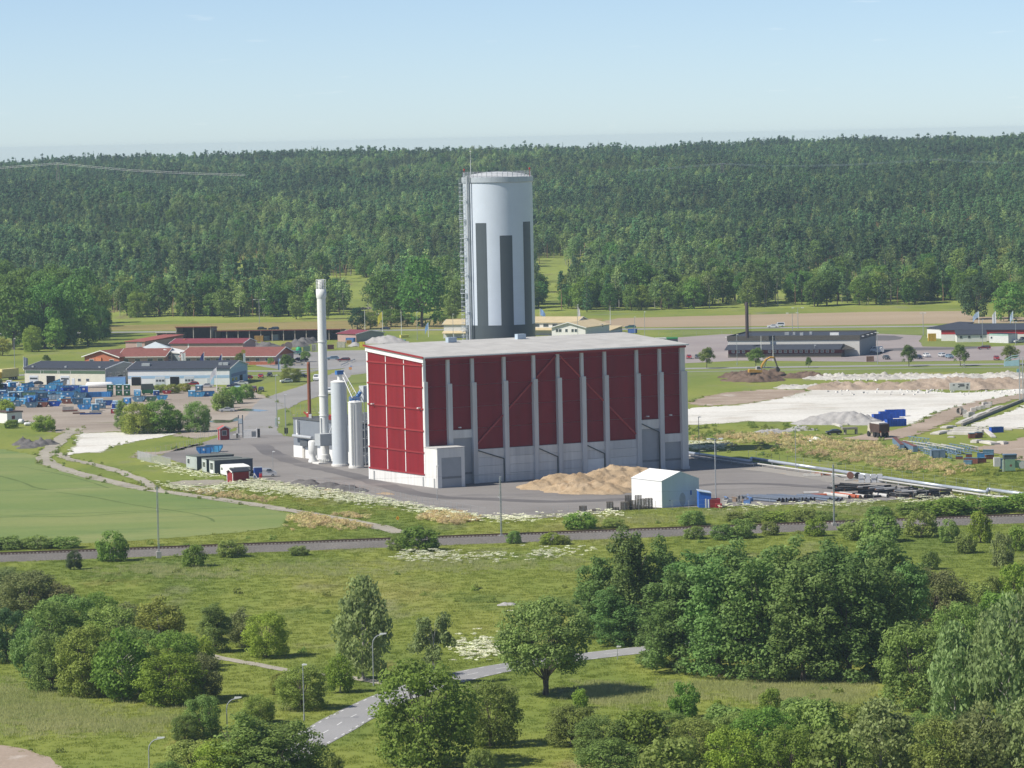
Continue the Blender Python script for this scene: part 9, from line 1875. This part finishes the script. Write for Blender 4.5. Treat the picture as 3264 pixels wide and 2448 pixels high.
MB().lathe([(.01, 1.66), (.10, 1.68), (.115, 1.77), (.08, 1.86), (.01, 1.89)], 12, c=(.13, 0)).build('hair', pm('dark hair', (.05, .035, .03), .8), per, True)

# ------------------------------------------------------------------ grass, flowers, weeds
def tuft_mesh(name, n, h, spread, wid, mat, seed):
 q = np.random.default_rng(seed); V = []; Fc = []
 for i in range(n):
  a = q.uniform(0, 6.28); r_0 = spread * math.sqrt(q.random()); x, y = r_0 * math.cos(a), r_0 * math.sin(a); hh = h * q.uniform(.5, 1.1); b = q.uniform(0, 6.28); l = hh * q.uniform(.15, .6); c = q.uniform(0, 6.28); wx, wy = wid * math.cos(c), wid * math.sin(c); o = len(V)
  V += [(x - wx, y - wy, -.05), (x + wx, y + wy, -.05), (x + l * math.cos(b), y + l * math.sin(b), hh)]; Fc.append((o, o + 1, o + 2))
 me = bpy.data.meshes.new(name); me.from_pydata(V, [], Fc); me.materials.append(mat); return me
def thin_leafy(mat, k):
 tt = mat.node_tree; pb_ = tt.nodes['Principled BSDF']; trn = tt.nodes.new('ShaderNodeBsdfTranslucent'); tt.links.new(pb_.inputs['Base Color'].links[0].from_socket, trn.inputs['Color']); mxs = tt.nodes.new('ShaderNodeMixShader'); mxs.inputs[0].default_value = k
 tt.links.new(pb_.outputs[0], mxs.inputs[1]); tt.links.new(trn.outputs[0], mxs.inputs[2]); tt.links.new(mxs.outputs[0], tt.nodes['Material Output'].inputs['Surface'])
M_pale = ground_mat('pale grass heads', [(0.05, 5, [(0.3, (0.42, 0.46, 0.17)), (0.7, (0.56, 0.55, 0.27))])], (0.7, 0.12), 0); thin_leafy(M_pale, .5); thin_leafy(M_tuft, .5)
gq = G('P', 1000, 1330)
def seed_obj(name, label, me, off):
 o = link(name, me, None, (gq.x + off, gq.y, 0)); tag(o, label, 'grass', kind='stuff'); return o
T1 = [seed_obj('grass_tuft', 'tuft of meadow grass', tuft_mesh('grass_tuft', 30, .24, .85, .05, M_tuft, i), i * 2.1) for i in range(2)]
def fl_mesh(name, leaf, n, h, seed, under=True):
 cl = [(x, y, h * .9, .32, .35) for x, y in np.random.default_rng(seed).uniform(-.6, .6, (n, 2))]; V, T = leaf_arrays(cl, 9, .17, seed, shell=.2, up=1.2); me = crown_mesh(name, V, T, LEAF[leaf])
 return me
FLW = [seed_obj('flower_tuft', 'clump of white meadow flowers', fl_mesh('flower_tuft', 'flower', 7, .75, 3 + i), 8 + i * 2.1) for i in range(2)]
cl = ellipsoid_clumps(0, .35, .7, .45, 12, .3, 17, .4); V, T = leaf_arrays(cl, 14, .22, 18); WEED = seed_obj('weed_clump', 'clump of leafy weeds', crown_mesh('weed_clump', V, T, LEAF['weed']), 14)
cl = ellipsoid_clumps(0, .4, .6, .3, 10, .3, 19, .4, flat=.5); V, T = leaf_arrays(cl, 12, .16, 20, droop=.3); BUFF = seed_obj('dry_clump', 'clump of dry buff grass heads', crown_mesh('dry_clump', V, T, LEAF['buff']), 17)
gr_ = np.random.default_rng(8)
def free_mask(X, Y):
 k = np.ones(len(X), bool)
 for poly in SHEETS:
  xs = [q[0] for q in poly]; ys = [q[1] for q in poly]
  s = (X > min(xs)) & (X < max(xs)) & (Y > min(ys)) & (Y < max(ys)) & k
  if s.any(): idx = np.where(s)[0]; k[idx[inpoly(X[idx], Y[idx], poly)]] = False
 return k
def spread_pts(n, y0, y1, pad=45):
 Y = np.sqrt(gr_.uniform(y0 ** 2, y1 ** 2, n)); X = gr_.uniform(-1, 1, n) * (Y * .1275 + pad); m = free_mask(X, Y); return X[m], Y[m]
X, Y = spread_pts(78000, 500, 960)
m = len(X); scatter('meadow_grass', 'rough green meadow grass between road, railway and plant', 'grass', np.stack([X, Y, np.zeros(m)], 1), gr_.uniform(0, 6.28, m), gr_.uniform(.6, 1.25, m), [[o] for o in T1], gr_.integers(0, 2, m))
EX_, EY_ = [], []
for ln in EDGES:
 for a, b_ in zip(ln[:-1], ln[1:]):
  k = int((b_ - a).length * .45 + gr_.random()); u_ = gr_.random(k); EX_.append(a.x + (b_.x - a.x) * u_ + gr_.normal(0, .5, k)); EY_.append(a.y + (b_.y - a.y) * u_ + gr_.normal(0, .9, k))
X, Y = np.concatenate(EX_), np.concatenate(EY_); m = len(X)
scatter('edge_weeds', 'ragged weeds and grass along the edges of tracks, field and yards', 'weeds', np.stack([X, Y, np.full(m, .03)], 1), gr_.uniform(0, 6.28, m), gr_.uniform(.3, .9, m), [[WEED], [T1[0]], [T1[1]]], gr_.choice(3, m, p=[.12, .44, .44]))
def in_polys(view, polys, n, name, label, srcs, s0, s1, cat='flowers'):
 XS, YS = [], []
 for q, frac in polys:
  P = [G(*(a if isinstance(a[0], str) else (view, *a))) for a in q]; pp = [(a.x, a.y) for a in P]; xs = [a[0] for a in pp]; ys = [a[1] for a in pp]
  k = int(n * frac); X = gr_.uniform(min(xs), max(xs), k); Y = gr_.uniform(min(ys), max(ys), k); i = inpoly(X, Y, pp); X, Y = X[i], Y[i]
  nz = np.sin(X * .55 + 1) * np.sin(Y * .21) + np.sin(X * .23 + Y * .13) + gr_.normal(0, .7, len(X)); X, Y = X[nz > -.2], Y[nz > -.2]; X = X + gr_.normal(0, 1.6, len(X)); Y = Y + gr_.normal(0, 4.0, len(X)); ok_ = free_mask(X, Y); XS.append(X[ok_]); YS.append(Y[ok_])
 X, Y = np.concatenate(XS), np.concatenate(YS); m = len(X)
 scatter(name, label, cat, np.stack([X, Y, np.zeros(m)], 1), gr_.uniform(0, 6.28, m), gr_.uniform(s0, s1, m), [[o] for o in srcs], gr_.integers(0, len(srcs), m))
in_polys('Z8', [([(720, 655), (880, 632), (1050, 628), (1300, 665), (1500, 705), (1750, 740), (2212, 800), (2212, 845), (1950, 820), (1600, 770), (1250, 755), (1080, 740), (1000, 700), (850, 690)], 1.0), ([(260, 655), (500, 660), (760, 690), (900, 720), (700, 730), (420, 700)], .35), ([(150, 480), (280, 495), (500, 545), (720, 600), (700, 612), (450, 570), (250, 520)], .3),
    ([('P', 880, 1095), ('P', 960, 1108), ('P', 1050, 1122), ('P', 1100, 1120), ('P', 1330, 1112), ('P', 1330, 1117), ('P', 1100, 1130), ('P', 1000, 1122), ('P', 900, 1108)], .5), ([('P', 860, 1195), ('P', 1130, 1200), ('P', 1290, 1188), ('P', 1290, 1196), ('P', 1100, 1216), ('P', 850, 1215)], .12), ([('P', 990, 1395), ('P', 1060, 1382), ('P', 1085, 1400), ('P', 1040, 1425), ('P', 1000, 1420)], .15), ([('Z7', 90, 330), ('Z7', 300, 335), ('Z7', 290, 365), ('Z7', 90, 380)], .2),
    ([('P', 1560, 1098), ('P', 2060, 1078), ('P', 2212, 1070), ('P', 2212, 1080), ('P', 1560, 1104)], .25)], 7000, 'white_flowers', 'drifts of white meadow flowers along the yard edge and meadow', FLW, .6, 1.15)
in_polys('Z7', [([(90, 230), (400, 205), (800, 215), (1000, 290), (1380, 310), (1500, 400), (1900, 440), (2300, 520), (2300, 620), (1900, 590), (1300, 500), (700, 420), (100, 360)], 1.0)], 2600, 'weed_growth', 'rough weeds over the meadow beyond the pipeline', [WEED, T1[0], T1[1]], .5, 1.3, 'weeds')
in_polys('Z7', [([(150, 280), (700, 270), (1300, 330), (1600, 430), (1900, 480), (1700, 520), (1200, 450), (600, 360), (150, 320)], 1.0), ([('Z8', 500, 700), ('Z8', 760, 715), ('Z8', 1100, 770), ('Z8', 1000, 790), ('Z8', 600, 730)], .25), ([('Z8', 1300, 890), ('Z8', 1800, 900), ('Z8', 1900, 1000), ('Z8', 1400, 990)], .16), ([('P', 940, 1112), ('P', 1010, 1122), ('P', 980, 1132), ('P', 930, 1120)], .3)], 4200, 'dry_grass', 'buff drifts of dry grass heads in the rough meadow', [BUFF], .8, 1.6, 'dry grass')
X, Y = spread_pts(700, 500, 960); nz = np.sin(X * .05 + 2) * np.sin(Y * .03) + gr_.normal(0, .5, len(X)); X, Y = X[nz > .3], Y[nz > .3]; m = len(X)
scatter('weed_growth', 'leafy weeds scattered through the meadow grass', 'weeds', np.stack([X, Y, np.zeros(m)], 1), gr_.uniform(0, 6.28, m), gr_.uniform(.4, 1.2, m), [[WEED]], None)

PALE = [seed_obj('pale_tuft', 'tuft of tall pale grass', tuft_mesh('pale_tuft', 34, .5, .8, .04, M_pale, 5 + i), 20 + i * 2.1) for i in range(2)]
in_polys('Y1', [([(-60, 1150), (300, 1230), (800, 1300), (1080, 1330), (1050, 1480), (600, 1430), (0, 1460), (-60, 1460)], 1.0), ([('Y3', 150, 1010), ('Y3', 480, 1000), ('Y3', 1480, 985), ('Y3', 1520, 1030), ('Y3', 1400, 1080), ('Y3', 700, 1060), ('Y3', 200, 1080)], .9), ([('P', 1560, 1104), ('P', 2240, 1085), ('P', 2240, 1100), ('P', 1560, 1122), ('P', 1200, 1140), ('P', 1200, 1122)], .5), ([('P', 200, 1225), ('P', 700, 1215), ('P', 1250, 1205), ('P', 1250, 1225), ('P', 700, 1245), ('P', 200, 1250)], .35)], 5200, 'tall_grass', 'tall pale grass heads swaying in the low meadow', PALE, .6, 1.3, 'grass')

# ------------------------------------------------------------------ haze
HZ = 0.000068
hm = bpy.data.materials.new('haze air'); hm.use_nodes = True; ht_ = hm.node_tree
for n_ in list(ht_.nodes):
 if n_.type == 'BSDF_PRINCIPLED': ht_.nodes.remove(n_)
vp = ht_.nodes.new('ShaderNodeVolumePrincipled'); vp.inputs['Color'].default_value = (.66, .84, 1.0, 1); vp.inputs['Density'].default_value = HZ; vp.inputs['Anisotropy'].default_value = .2
ht_.links.new(vp.outputs[0], ht_.nodes['Material Output'].inputs['Volume'])
hz_ = MB().b2((-1950, -650, -1.3), (1950, 4800, 82)).build('haze', hm); hz_['kind'] = 'stuff'; hz_['label'] = 'thin summer haze over the whole valley'
